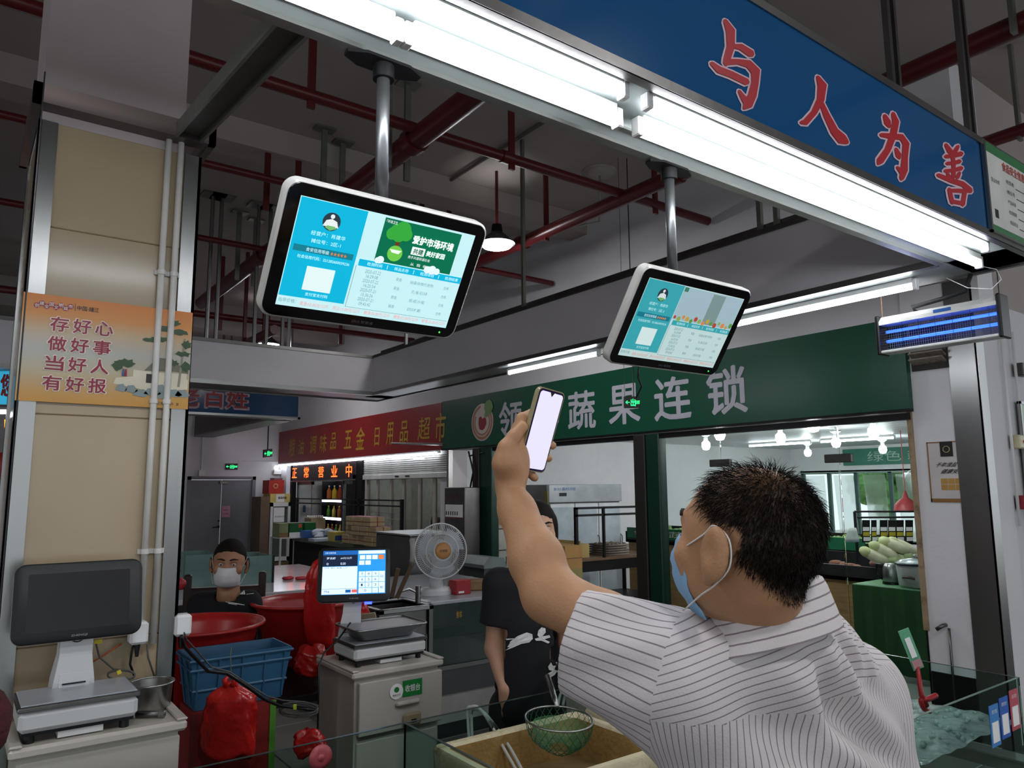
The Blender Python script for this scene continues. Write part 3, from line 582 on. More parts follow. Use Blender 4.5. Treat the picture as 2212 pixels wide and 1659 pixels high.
# ================================================================ poster on the column
def poster():
    p0, p1 = .128, .632; zt, zb = 2.372, 2.028; y = CF-.012
    W, H = p1-p0, zt-zb
    t = thing('poster', 'orange slogan poster with red characters and a painted cottage on the column', 'poster', (p0+W/2, y, zb))
    m = bpy.data.materials.new('poster_print'); m.use_nodes = True; nt = m.node_tree; b = nt.nodes['Principled BSDF']; b.inputs['Roughness'].default_value = .16
    tc = nt.nodes.new('ShaderNodeTexCoord'); sp = nt.nodes.new('ShaderNodeSeparateXYZ'); nt.links.new(tc.outputs['Generated'], sp.inputs[0])
    r = nt.nodes.new('ShaderNodeValToRGB'); nt.links.new(sp.outputs[2], r.inputs[0]); nt.links.new(r.outputs[0], b.inputs['Base Color'])
    el = r.color_ramp.elements; el[0].position = 0; el[0].color = lin('bb842c'); el[1].position = 1; el[1].color = lin('c9762f')
    for ps, c in ((.1, 'c0904a'), (.3, 'b8aa8c'), (.5, 'b3b2aa'), (.68, 'c0a888'), (.82, 'cc8a4a')): e = el.new(ps); e.color = lin(c)
    part('sheet', MB().box((p0, y, zb), (p1, y+.006, zt)), m, t)
    ny = np.array([0, -1, 0.]); U, V = (1, 0, 0), (0, 0, 1)
    red = M('poster_red', '8e1c38', .3); out = M('poster_outline', 'e6dccb', .3); ink = M('poster_ink', '2a2a22', .4); grn = M('poster_green', '2f4a2a', .4); gy = M('poster_stone', '7d8a8a', .4); ivory = M('poster_ivory', 'cfc7b0', .4); roof = M('poster_roof', '6d6a58', .4)
    rows = ('存好心', '做好事', '当好人', '有好报')
    for r_, s in enumerate(rows):
        for c_, ch in enumerate(s):
            x = p0+W*(.155+.126*c_-.006*r_); z = zb+H*(.665-.185*r_); s_ = W*.10
            o = part('character_outline', MB().text(ch, (x-.001, y, z-.0005), U, V, s_+.002, H*.135+.001, .001, ny, .07), out, t)
            part('character', MB().text(ch, (x, y, z), U, V, s_, H*.135, .003, ny, .022), red, o)
    for k, ch in enumerate('创建全国文明城市'):
        x = p0+W*(.075+.026*k); z = zb+H*(.90+(.012 if k % 2 else -.012)); q = [(math.cos(2*PI*j/12)*.009, math.sin(2*PI*j/12)*.009) for j in range(12)]
        mb = MB(); mb.add([(x+a, y-.0011, z+b_) for a, b_ in q], [tuple(range(12))]); o = part('badge', mb, red, t); part('badge_lettering', MB().text(ch, (x-.006, y, z-.006), U, V, .012, .012, .002, ny), out, o)
    part('lettering', MB().text('中国·靖江', (p0+W*.295, y, zb+H*.885), U, V, W*.125, H*.045, .001, ny, .01).box((p0+W*.282, y-.0012, zb+H*.875), (p0+W*.285, y-.0005, zb+H*.945)).text('江市文明办  宣', (p0+W*.80, y, zb+H*.03), U, V, W*.14, H*.03, .001, ny), ink, t, kind='stuff')
    def P(u, v): return (p0+W*u, y-.0012, zb+H*v)
    def poly(pts, dz=0): return MB().add([(P(u, v)[0], y-.0012-dz, P(u, v)[2]) for u, v in pts], [tuple(range(len(pts)))])
    part('painted_yard', poly([(.53, .21), (.545, .27), (.72, .31), (.99, .30), (.99, .2), (.75, .16)]), ivory, t)
    part('painted_wall', poly([(.645, .24), (.645, .36), (.80, .35), (.98, .36), (.98, .25)], .0002), ivory, t)
    part('painted_roof', poly([(.71, .36), (.79, .50), (.86, .50), (.97, .38)], .0004), roof, t)
    part('painted_roof', poly([(.86, .38), (.90, .46), (.99, .40), (.99, .36)], .0003), roof, t)
    part('painted_gate', poly([(.725, .24), (.725, .33), (.76, .33), (.76, .24)], .0006), ink, t)
    for (u, v, s) in ((.58, .17, .035), (.64, .165, .04), (.70, .13, .05), (.77, .15, .055), (.84, .12, .05), (.90, .15, .06), (.96, .15, .05), (.82, .19, .035)):
        part('painted_rock', poly([(u-s, v-.02), (u-s*.6, v+.035), (u+s*.3, v+.045), (u+s, v-.01), (u+s*.4, v-.035)], .0007), gy, t)
    for (u0, v0, u1, v1) in ((.85, .2, .862, .86), (.93, .22, .955, .72)): part('painted_trunk', poly([(u0-.008, v0), (u0+.008, v0), (u1+.006, v1), (u1-.006, v1)], .0008), M('poster_bark', '8a8272', .4), t)
    for k, (u, v, a, b_) in enumerate(((.83, .80, .05, .03), (.88, .87, .04, .03), (.80, .69, .06, .025), (.92, .78, .05, .03), (.97, .66, .03, .04), (.95, .56, .05, .025), (.73, .67, .04, .02), (.60, .42, .05, .04), (.89, .46, .03, .03), (.97, .43, .03, .05), (.55, .39, .03, .05))):
        n = 14; q = [(u+a*math.cos(2*PI*j/n)*(1+.25*math.sin(j*3.3+k)), v+b_*math.sin(2*PI*j/n)*(1+.3*math.cos(j*2.7+k))) for j in range(n)]
        part('painted_foliage', poly(q, .001+.00005*k), grn, t)
    for u in (.585, .60): part('painted_person', poly([(u-.008, .29), (u+.008, .29), (u+.005, .36), (u-.005, .36)], .0012), M('poster_blue', '3b4f78', .4) if u < .59 else red, t)
poster()
# ================================================================ shop signs and fronts
XF = 5.72
NX = np.array([-1, 0, 0.]); UY, VZ = np.array([0, -1, 0.]), np.array([0, 0, 1.])
def pxat(px, py, z): p = aZ(px, py, z); return p, ((p-CAM)@FW)/FPX
def fchar(ch, L, R, T, B, X, off=.003, bold=.02, mb=None, shear=0):
    m = (T+B)/2; yl = aX(L, m, X)[1]; yr = aX(R, m, X)[1]; c = (L+R)/2; zt = aX(c, T, X)[2]; zb = aX(c, B, X)[2]
    return (mb or MB()).text(ch, (X, yl, zb), UY, VZ, yl-yr, zt-zb, off, NX, bold, shear)
def green_sign():
    t = thing('signboard', 'dark green shop signboard with grey-white characters and a round logo', 'sign', (XF, 6, 2.32))
    part('panel', MB().box((XF, 2.7, 2.32), (XS, 9.46, 3.02)), GREENS, t)
    part('bottom_edge', MB().box((XF-.004, 2.7, 2.30), (XS, 9.46, 2.32)), DARKM, t)
    g = M('sign_white_char', 'b3b0ba', .5, 0, .05)
    for ch, L, R, T, B in (('领', 1079, 1128, 868, 945), ('鲜', 1148, 1206, 858, 935), ('蔬', 1228, 1286, 846, 926), ('果', 1316, 1382, 832, 915), ('连', 1414, 1492, 815, 906), ('锁', 1528, 1613, 793, 893)):
        part('character', fchar(ch, L, R, T, B, XF, bold=.022), g, t)
    c = aX(1042, 912, XF); r = .5*(aX(1019, 912, XF)[1]-aX(1066, 912, XF)[1]); rz = .5*(aX(1042, 873, XF)[2]-aX(1042, 954, XF)[2])
    def ring(r0, r1, off, mat, a0=0, a1=360, n=36):
        V = []; F = []
        for k in range(n+1):
            a = math.radians(a0+(a1-a0)*k/n)
            for q in (r0, r1): V.append((XF-off, c[1]-q*r*math.cos(a), c[2]+q*rz*math.sin(a)))
        for k in range(n): F.append((2*k, 2*k+1, 2*k+3, 2*k+2))
        return part('logo_ring', MB().add(V, F), mat, t)
    cream = M('logo_cream', 'c8b9b0', .5); sal = M('logo_salmon', 'a8705c', .5)
    ring(.01, 1, .003, cream); ring(.78, .93, .005, sal, 100, 420); ring(.62, .72, .005, sal, 150, 400)
    q = [(0, -.38), (.22, -.3), (.4, -.05), (.38, .2), (.2, .3), (.05, .22), (-.1, .38), (-.3, .3), (-.34, 0), (-.24, -.3)]
    part('logo_heart', MB().add([(XF-.006, c[1]-x*r, c[2]+(y-.05)*rz) for x, y in q], [tuple(range(len(q)))]), M('logo_red', '8e1f2a', .5), t)
    q = [(.2, .3), (.35, .2), (.85, .45), (1.0, .75), (.9, 1.0), (.7, 1.15), (.45, 1.1), (.25, .95), (.2, .7), (.3, .55)]
    part('logo_leaf', MB().add([(XF-.007, c[1]-x*r, c[2]+y*rz) for x, y in q], [tuple(range(len(q)))]), M('logo_leaf', '6f8f55', .5), t)
    part('wall_bracket', MB().tube([aX(1013, 985, XF), aX(1045, 978, XF)], .012, 6), DARKM, t)
green_sign()
def red_sign():
    t = thing('signboard', 'red supermarket signboard with yellow brush characters', 'sign', (XF, 13, 2.3))
    part('panel', MB().box((XF, 9.47, 2.31), (XS, 16.42, 3.01)), REDF, t)
    ye = M('yellow_character', 'b58e2c', .45, 0, .06)
    z8 = lambda a, b, c, d: (600+a*.241, 600+b*.241, 800+c*.241, 800+d*.241)
    for ch, *b in (('粮', 105, 155, 605, 775), ('油', 185, 235, 620, 755), ('调', 290, 345, 590, 745), ('味', 380, 438, 575, 740), ('品', 475, 525, 560, 710), ('五', 600, 665, 540, 700), ('金', 705, 780, 510, 710), ('日', 870, 912, 515, 675), ('用', 978, 1035, 470, 665), ('品', 1098, 1170, 455, 640), ('超', 1262, 1368, 420, 620), ('市', 1415, 1505, 380, 635)):
        part('character', fchar(ch, *z8(*b), XF, bold=.012, shear=.12), ye, t)
    part('character', fchar('兴旺', 614, 619, 945, 985, XF, bold=0), M('dull_gold', '9a6a3a', .5), t)
    a, b = aX(890, 959, XF), aX(960, 960, XF)
    part('support_arm', MB().tube([(XF-.35, a[1], a[2]), (XF-.02, b[1], b[2])], .016, 8), STEEL, t)
    s = thing('strip_light', 'long white strip light along the bottom of the red signboard', 'strip light', (XF, 13, 2.28))
    part('batten', MB().box((XF-.02, 9.55, 2.285), (XF+.03, 16.4, 2.31)), WHITEP, s)
    part('tube', MB().tube([(XF-.01, 9.6, 2.268), (XF-.01, 16.35, 2.268)], .02, 10), M('strip_emit', 'eaf2ff', .3, 0, 0, emis=8), s, True)
    d = thing('led_board', 'black LED board with glowing orange-red characters under the red sign', 'LED sign', (XF, 14, 1.92))
    part('case', MB().box((XF, 12.4, 1.92), (XF+.07, 15.6, 2.27), .01), M('led_face', '34252a', .3), d)
    part('edge_strip', MB().box((XF-.006, 12.4, 1.90), (XF+.07, 15.6, 1.925)), STEEL, d)
    le = M('led_red', 'ff4a18', .4, 0, 0, emis=4.0)
    for ch, *b in (('正', 130, 172, 878, 965), ('常', 235, 278, 868, 963), ('营', 365, 412, 862, 960), ('业', 480, 535, 852, 955), ('中', 612, 665, 840, 955)):
        part('character', fchar(ch, *z8(*b), XF, bold=.0), le, d)
red_sign()
def shop1_front():
    t = thing('roller_shutter', 'white roller shutter half lowered below the red signboard', 'shutter', (XF+.05, 10.7, 1.9))
    wm = M('shutter_white', 'cbc9c4', .4, .1)
    n = 9; z0, z1 = 1.955, 2.27
    base = None
    for k in range(n):
        z = z0+.03+(z1-z0-.03)*k/n; h = (z1-z0-.03)/n
        if base is None: base = part('slat', MB().prism([(0, 0), (.022, .006), (.022, h-.006), (0, h-.002)], (XF+.06, 12.15, z), (-1, 0, 0), (0, 0, 1), (0, -1, 0), 2.8), wm, t); z_first = z
        else: copy_tree(base, (base.location[0], base.location[1], z-z_first+base.location[2]), parent=t)
    part('bottom_bar', MB().box((XF+.03, 9.32, z0-.05), (XF+.065, 12.18, z0+.03), .005), wm, t)
    for y in (10.55, 10.9): part('lock_handle', MB().box((XF+.02, y-.06, z0-.02), (XF+.03, y+.06, z0)), DARKM, t)
    part('guide_rail', MB().box((XF+.01, 12.18, 0), (XF+.08, 12.4, 2.3)), DARKM, t); part('guide_rail', MB().box((XF+.01, 9.28, 0), (XF+.08, 9.33, 2.3)), STEEL, t)
    # aluminium sliding door
    g = struct('door_2', MB().box((XF+.10, 9.33, 1.9), (XF+.15, 12.18, 1.95)).box((XF+.10, 9.33, 0), (XF+.15, 12.18, .06)), M('alu_frame', 'c4beb2', .4, .3), 'aluminium framed sliding glass door of the red shop')
    for y in (12.12, 11.75, 11.25, 10.82, 10.3, 9.85, 9.4): part('door_stile', MB().box((XF+.10, y-.03, .06), (XF+.15, y+.03, 1.92)), M('alu_frame', 'c4beb2'), g)
    sg = M('shop_glass', 'e6efec', .03, 0, 0, trans=1, ior=1.05, spec=.6)
    for k, (a, b) in enumerate(((12.09, 11.78), (11.72, 11.28), (11.22, 10.85), (10.79, 10.33), (10.27, 9.88), (9.82, 9.43))): part('pane', MB().box((XF+.122, b, .06), (XF+.128, a, 1.9)), sg, g)
    rb = M('red_glass_banner', 'a3252a', .4); o = part('door_banner', MB().box((XF+.095, 9.5, .72), (XF+.099, 11.2, .86)), rb, g)
    part('banner_lettering', MB().text('名烟名酒 日用百货', (XF+.094, 11.1, .745), UY, VZ, 1.5, .09, .002, NX, .01), M('banner_pale', 'd8c8b8', .5), o)
    # interior of the red shop
    w = struct('wall_shop', MB().box((9.0, 9.5, 0), (9.2, 16.4, 2.5)).box((XS+.25, 9.46, 0), (9.0, 9.52, 2.5)).box((XS+.25, 16.3, 0), (9, 16.4, 2.5)), M('shop_wall', 'a8a49c', .7), 'inner walls of the red shop')
    struct('ceiling', MB().box((XS+.25, 9.46, 2.5), (9.2, 16.4, 2.6)), M('shop_ceiling', 'c9c7c2', .7), 'ceiling of the red shop')
    for y in (10.6, 12.8, 15): tube_lamp('ceiling tube inside the red shop, %s' % ('nearest the steel cabinet' if y < 11 else 'in the middle' if y < 13 else 'deepest, towards the grey door'), (6.3, y, 2.42), (8.6, y, 2.42), (0, 0, 1), .013, 'tubes inside the red shop')
    # glass door leaf and posts of the open entrance
    part('door_post', MB().box((XF, 12.4, 0), (XF+.09, 12.52, 2.0)), DARKM, g); part('door_post', MB().box((XF, 15.52, 0), (XF+.09, 15.64, 2.3)), DARKM, g)
    for y0, y1 in ((14.65, 15.5), (12.55, 13.15)):
        f = M('leaf_frame', '8f9492', .3, .5); l = part('door_leaf', MB().box((XF+.1, y0, .05), (XF+.14, y0+.05, 1.9)).box((XF+.1, y1-.05, .05), (XF+.14, y1, 1.9)).box((XF+.1, y0, 1.84), (XF+.14, y1, 1.9)), f, g); part('pane', MB().box((XF+.115, y0+.05, .1), (XF+.122, y1-.05, 1.84)), sg, l)
    n = single('door_notice', MB().box((XF+.09, 14.72, 1.18), (XF+.096, 15.25, 1.55)), PAPERW, 'white notice with a blue block taped on the shop door', 'notice')
    part('print', MB().box((XF+.086, 14.95, 1.28), (XF+.089, 15.1, 1.42)), M('print_blue', '3c5c8c', .5), n, world=False).location = -n.location
    # back shelf with bottles and two light bars
    sh = thing('bottle_shelf', 'dark shelf unit with two violet-white light bars inside the red shop', 'shelf', (6.9, 13.7, 0))
    X = 6.6; ya, yb = aX(695, 1100, X)[1], aX(738, 1100, X)[1]
    for z in (.72, 1.12, 1.5): part('shelf_board', MB().box((X, yb, z), (X+.35, ya, z+.02)), DARKM, sh)
    for y in (ya, yb): part('upright', MB().box((X, y-.02, 0), (X+.35, y+.02, 1.95)), DARKM, sh)
    part('back_panel', MB().box((X+.33, yb, 0), (X+.35, ya, 1.95)), M('shelf_back', '3a2420', .6), sh)
    for z in (1.12, 1.5): part('light_bar', MB().box((X-.01, yb+.03, z-.03), (X, ya-.03, z+.02)), M('violet_bar', 'cfd0ff', .3, 0, 0, emis=5), sh)
    cols = ['c9a32c', '9c3d22', '5f9a2e', 'd8c24a', 'b5652a']
    for r_, z in enumerate((.74, 1.14, 1.52)):
        for k in range(4 if r_ else 5):
            y = ya-.1-(ya-yb-.2)*k/(3 if r_ else 4); big = 1.25 if r_ == 2 else 1
            b = thing('oil_bottle', '%s bottle, %s on the %s tier of the lit shelf' % (('amber', 'brown', 'green', 'yellow', 'orange')[(k+r_*2) % 5], ('leftmost', 'second from left', 'third from left', 'fourth from left', 'rightmost')[k], ('bottom', 'middle', 'top')[r_]), 'bottle', (X+.12, y, z), 'bottles on the lit shelf')
            part('body', MB().lathe((X+.12, y, z), [(.001, 0), (.04*big, 0), (.042*big, .02), (.042*big, .15*big), (.015, .2*big), (.015, .22*big)], 10), M('bottle%d' % ((k+r_*2) % 5), cols[(k+r_*2) % 5], .15), b, True)
            part('cap', MB().cyl((X+.12, y, z+.22*big), (X+.12, y, z+.245*big), .018, 8), M('cap_white', 'e6e6e2', .4) if r_ == 2 else M('cap_yellow', 'd8b52a', .4), b)
    # goods behind the sliding door: two shelves of jars
    s2 = thing('goods_shelf', 'low shelving with dark jars behind the sliding door', 'shelf', (7.2, 11, 0))
    for z in (.55, 1.0): part('shelf_board', MB().box((6.9, 9.7, z), (7.3, 12.0, z+.025)), M('alu_frame', 'c4beb2'), s2)
    part('counter', MB().box((6.6, 9.7, 0), (6.9, 12.0, .9), .01), PAPERW, s2)
    for k in range(22):
        y = 9.85+.1*k; z = 1.025; c = ('4a3a24', '6b5a2a', '3a4030', '5a2a20')[k % 4]
        single('jar', MB().lathe((7.05, y, z), [(.001, 0), (.042, 0), (.042, .16), (.03, .18), (.032, .21), (.001, .21)], 8), M('jar%d' % (k % 4), c, .3), 'dark jar in the row on the shelf behind the sliding door', 'jar', 'jars behind the sliding door', True)
shop1_front()
def shop2_front():
    f = thing('shop_frame', 'dark green steel posts framing the glass front of the green shop', 'frame', (XF, 6, 0))
    part('post', MB().box((XF, 8.18, 0), (XF+.12, 8.46, 2.29), .01), GREENF, f); part('post', MB().box((XF, 5.22, 0), (XF+.12, 5.40, 2.29), .01), GREENF, f)
    part('jamb', MB().box((XF-.02, 5.40, 0), (XF+.10, 5.56, 2.29), .01), M('brown_jamb', '241f1b', .5), f); part('jamb', MB().box((XF-.02, 8.46, 0), (XF+.1, 8.62, 2.29), .01), M('brown_jamb', '241f1b'), f)
    part('header', MB().box((XF+.02, 2.72, 2.24), (XF+.10, 8.2, 2.29)), DARKM, f)
    gl = M('door_glass', 'e9f4f0', .015, 0, 0, trans=1, ior=1.06, spec=.7)
    g = struct('window_1', MB().box((XF+.03, 2.72, .0), (XF+.09, 5.22, .03)), DARKM, 'frameless glass front of the green shop')
    ys = [5.2, aX(1548, 1000, XF)[1], aX(1804, 1000, XF)[1], 2.72]
    for k in range(3): part('pane', MB().box((XF+.055, ys[k+1]+.006, .03), (XF+.065, ys[k]-.006, 2.25)), gl, g)
    for k, px in ((1, 1548), (2, 1797)):
        z = aX(px, 990 if k == 2 else 1000, XF)[2]; y = ys[k]
        part('patch_fitting', MB().box((XF+.04, y-.12, z-.035), (XF+.08, y+.12, z+.035), .006), STEELD, g)
    # loose cables at the left post
    single('cable_bundle', MB().tube([aX(1012, 975, XF-.05), aX(1018, 1000, XF-.05), aX(1022, 1020, XF-.05), aX(1016, 1052, XF-.05)], .012, 6), BLACKM, 'black cables hanging beside the first green post', 'cable', smooth=True)
    v = thing('vent_unit', 'rusty louvred vent unit at the top of the pillar', 'vent', (XF, 2.6, 2.6))
    a = aX(1975, 770, XF)
    for k in range(5): part('louvre', MB().obox((XF+.02, 2.55, 2.66+.045*k), (.9, 0, -.4), (0, 1, 0), (.4, 0, .9), (.10, .24, .012)), M('louvre_grey', '8d8378', .6, .1, .2, dirt=('5b4632', 20, .5)), v)
    part('case', MB().box((XF+.04, 2.42, 2.60), (XS+.02, 2.68, 2.92)), M('case_dark', '2a2522', .7), v)
    # wall poster on the pillar
    X = XS-.022; p = thing('poster', 'salt poster with black brush writing on the white pillar', 'poster', (X, 2.5, 1.3))
    yl, yr = aX(2006, 1010, X)[1], aX(2098, 1010, X)[1]; zt, zb = aX(2055, 953, X)[2], aX(2055, 1085, X)[2]; W, H = yl-yr, zt-zb
    part('sheet', MB().box((X-.004, yr, zb), (X, yl, zt)), M('poster_pale', 'c9c2c0', .5, 0, .08, 4), p)
    br = M('poster_brown', '8a6238', .5)
    part('border', MB().box((X-.006, yr, zb), (X-.004, yl, zb+H*.06)).box((X-.006, yr, zt-H*.02), (X-.004, yl, zt)).box((X-.006, yl-W*.03, zb), (X-.004, yl, zt)).box((X-.006, yr, zb), (X-.004, yr+W*.03, zt)), br, p)
    em = part('emblem', MB().box((X-.007, yl-W*.62, zt-H*.25), (X-.0045, yl-W*.32, zt)), M('emblem_black', '1c1a18', .5), p)
    part('emblem_ring', MB().tube([(X-.008, yl-W*.47+W*.08*math.cos(2*PI*k/8+.39), zt-H*.13+W*.08*math.sin(2*PI*k/8+.39)) for k in range(8)], .003, 5, closed=True), M('emblem_gold', 'b5a878', .5), p)
    part('lettering', MB().text('千年淮盐', (X-.004, yl-W*.2, zt-H*.42), UY, VZ, W*.5, H*.075, .002, NX, .012, .2).text('健康安全', (X-.004, yl-W*.32, zt-H*.53), UY, VZ, W*.54, H*.075, .002, NX, .012, .2), INK, p, kind='stuff')
    for k in range(3):
        for j in range(2): part('printed_box', MB().box((X-.006, yl-W*(.28+.17*k)-W*.155, zb+H*(.2+.1*j)), (X-.0045, yl-W*(.28+.17*k), zb+H*(.29+.1*j))), M('print_box', 'b58a45', .5), p)
    # pipework and switch boxes on the side face
    Y = 2.23
    for k, px in enumerate((2172, 2196)):
        a, b = aY(px-16, 700, Y), aY(px, 1150, Y); single('wall_conduit', MB().tube([(a[0], Y-.012, .6 if k else 1.45), (a[0], Y-.012, 2.9)], .011, 8), WHITEP, 'white conduit on the side of the pillar, %s' % ('nearer the steel edge' if k == 0 else 'by the red button'), 'conduit', smooth=True)
    for k, (px, py, c, lab) in enumerate(((2190, 955, 'c9bf9c', 'cream switch box on the pillar side'), (2202, 1085, '8e2430', 'small red alarm box low on the pillar side'), (2196, 800, '3a3836', 'dark bracket camera on the pillar side'))):
        a = aY(px, py, Y); t = thing('switch_box', lab, 'switch', a); part('box', MB().box((a[0]-.05, Y-.06, a[2]-.05), (a[0]+.07, Y, a[2]+.05), .008), M('switch%d' % k, c, .4), t)
        part('button', MB().blob((a[0]+.02, Y-.062, a[2]), .014), M('button_red', '9c2b2b', .4) if k == 0 else BLACKM, t, True)
    a = aY(2205, 960, Y); s = thing('light_poster', 'framed pale green poster at the right edge of the picture', 'poster', (a[0]+.3, Y, 1.0)); part('sheet', MB().box((a[0]+.02, Y-.02, 1.35), (a[0]+.62, Y, 2.35)), M('pale_green_print', 'a8c8a8', .4), s); part('frame', MB().box((a[0], Y-.025, 1.33), (a[0]+.02, Y, 2.37)).box((a[0], Y-.025, 2.35), (a[0]+.62, Y, 2.37)), STEEL, s)
    a = aX(2043, 1350, XS-.03); single('wall_tap', MB().tube([a, a+np.array([-.05, 0, 0]), a+np.array([-.06, .04, -.03])], .014, 8).tube([a+np.array([0, -.02, -.02]), (a[0]+.0, a[1]-.02, .2)], .009, 6), STEELD, 'small tap with a pipe low on the white pillar', 'tap', smooth=True)
shop2_front()
# ================================================================ inside the green shop
def shop2_inside():
    XB, YL, ZI = 14.3, 9.3, 2.52
    wi = M('shop_white_wall', 'e6e9ea', .6, 0, .02)
    struct('wall_inner', MB().box((XS+.25, YL, 0), (XB, YL+.1, ZI+.1)), wi, 'white side wall inside the green shop')
    wb = MB().box((XB, 2.4, 2.02), (XB+.15, YL, ZI+.1)).box((XB, 2.4, 0), (XB+.15, YL, .7)).box((XB, 9.1, .7), (XB+.15, YL, 2.02))
    struct('wall_back', wb, wi, 'back wall with the bright window in the green shop')
    c = struct('ceiling', MB().box((XS+.1, 2.4, ZI+.02), (XB, YL, ZI+.12)), M('ceil_void', '777777', .8), 'panelled ceiling of the green shop')
    pm = M('ceiling_panel', 'c6cace', .35, 0, .03); base = None; n = 0
    for i in range(24):
        x = XS+.28+i*.35
        if base is None: base = part('panel', MB().box((0, 2.46, ZI), (.34, YL-.02, ZI+.02), .003), pm, c); base.location = (x, 0, 0)
        else: copy_tree(base, (x, 0, 0), parent=c)
    # window with posts and hanging plastic strips
    w = struct('window_2', MB().box((XB, 2.5, 1.98), (XB+.08, 9.1, 2.05)).box((XB, 2.5, .66), (XB+.08, 9.1, .72)), M('win_frame', '8fa79f', .4), 'wide bright window at the back of the green shop')
    for y in (9.05, 8.47, 7.9, 7.22, 6.6, 5.9, 5.2, 4.5, 3.8, 3.1): part('mullion', MB().box((XB, y-.035, .7), (XB+.06, y+.035, 2.0)), M('win_post', '4d6a62', .4), w)
    st = M('plastic_strip', 'e8f2ee', .2, 0, 0, trans=.75, ior=1.05, alpha=.75)
    for k in range(9):
        y = 8.95-.62*k; part('plastic_strip', MB().prism([(0, 1.95), (.42, 1.95), (.46, .75), (.07, .75)], (XB-.05, y, 0), (0, -1, 0), (0, 0, 1), (-1, 0, 0), .004), st, w)
    bs = thing('signboard', 'pale green band sign above the back window of the green shop', 'sign', (XB-.05, 6, 2.14)); part('panel', MB().box((XB-.06, 2.5, 2.14), (XB-.01, 8.1, 2.46)), M('band_green', '3f7f6c', .5), bs)
    part('lettering', MB().text('绿色 新鲜 健康', (XB-.06, 7.6, 2.2), UY, VZ, 2.2, .2, .003, NX), M('band_text', 'a8c4b4', .5), bs)
    # trees outdoors
    for k, (y, x) in enumerate(((11.5, 22.5), (8.6, 24), (5.0, 23))):
        t = thing('tree', 'leafy tree outside the back window, %s' % ('left' if k == 0 else 'middle' if k == 1 else 'right'), 'tree', (x, y, 0), 'trees outside the window')
        part('trunk', MB().cyl((x, y, -.1), (x, y, 1.4), .1, 8, .07), M('bark', '5a4a3a', .9), t)
        mb = MB()
        for j in range(20): mb.blob((x+rng.normal()*.4, y+rng.normal()*.45, 1.7+rng.normal()*.4), .2+.15*rng.random(), 7, 5, .4)
        part('crown', mb, M('leaves', '5d8f4c', .7, 0, .3), t, kind='stuff')
    struct('ground', MB().box((XB+.15, -6, -.15), (30, 17, -.05)), M('pavement', 'b0aca4', .8), 'pale pavement outside the window')
    # bulbs
    em = M('bulb_emit', 'fbfdff', .3, 0, 0, emis=85)
    for k, (px, py) in enumerate(((1757, 917), (1887, 932), (1686, 945), (1525, 961), (1555, 937), (1745, 977), (1907, 970), (1806, 955))):
        p = aZ(px, py, 2.32); lab = ('nearest above the glass seam', 'right of the seam, by the pillar', 'left of the seam', 'leftmost and lower', 'leftmost and upper', 'far one in the middle', 'far one at the right', 'behind the seam')[k]
        t = thing('bulb_lamp', 'white globe bulb under the shop ceiling, '+lab, 'lamp', p, 'globe bulbs in the green shop')
        part('bulb', MB().lathe(p, [(.001, -.075), (.04, -.065), (.06, -.02), (.055, .03), (.03, .055)], 12), em, t, True)
        part('holder', MB().cyl(p+np.array([0, 0, .05]), p+np.array([0, 0, .11]), .03, 10).lathe(p+np.array([0, 0, .11]), [(.03, 0), (.07, .03), (.07, .045)], 12), M('holder_grey', '8a8c8e', .5), t, 'auto'); part('stem', MB().cyl(p+np.array([0, 0, .1]), (p[0], p[1], ZI), .01, 6), WHITEP, t)
    for k, y in enumerate((6.9, 8.3)): tube_lamp('ceiling tube near the back window, %s' % ('right' if k == 0 else 'left'), (11.5, y-1.2, 2.465), (11.5, y, 2.465), (0, 0, 1), .014, 'tubes inside the green shop')
    # upright fridge
    f = thing('upright_fridge', 'tall steel and white three-door fridge against the shop wall', 'fridge', (7.7, 8.9, 0))
    Y = 8.5; part('body', MB().box((6.95, Y+.03, .05), (8.42, YL-.02, 1.79), .01), STEELD, f); part('header', MB().box((6.95, Y-.02, 1.53), (8.42, Y+.04, 1.79), .006), M('fridge_steel', 'a9b0b3', .35, .5), f)
    for k in range(3):
        x = 6.98+.48*k; d = part('door', MB().box((x, Y-.01, .15), (x+.465, Y+.03, 1.51), .008), M('fridge_white', 'd5d9db', .35), f)
        part('door_glass', MB().box((x+.035, Y-.014, .2), (x+.43, Y-.009, 1.46)), M('fridge_glass', 'b3c0c6', .12), d); part('handle', MB().tube([(x+.44, Y-.01, .75), (x+.44, Y-.045, .78), (x+.44, Y-.045, 1.0), (x+.44, Y-.01, 1.03)], .008, 6), STEEL, d)
    part('lettering', MB().text('BULI 森村冷柜', (7.04, Y-.02, 1.70), (1, 0, 0), (0, 0, 1), .42, .05, .003, (0, -1, 0)), M('label_blue', '2c5fa8'), f); part('display', MB().box((7.14, Y-.024, 1.62), (7.28, Y-.019, 1.67)), BLACKM, f)
    # white carton stack by the first post
    for k, (py, h, dy) in enumerate(((1235, .30, 0), (1197, .27, .02), (1165, .27, -.02), (1134, .22, .03))):
        z = sum((.34, .30, .29, .25)[:k])
        t = thing('carton', 'white carton in the stack behind the green post, %s' % ('bottom one', 'second from the bottom', 'third from the bottom', 'top one with brown tape')[k], 'box', (6.3, 8.9+dy, .25+z), 'white cartons stacked by the post')
        part('box', MB().box((6.1, 8.65+dy, .25+z), (6.62, 9.2+dy, .25+z+(.33, .29, .28, .24)[k]), .006), M('carton_white', 'a9aba2', .7), t)
        part('mark', MB().box((6.3, 8.648+dy, .25+z+.08), (6.315, 8.65+dy, .25+z+.2)), INK, t)
        if k == 3: part('tape', MB().box((6.10, 8.647+dy, .25+z+.05), (6.62, 8.65+dy, .25+z+.12)), CARD, t)
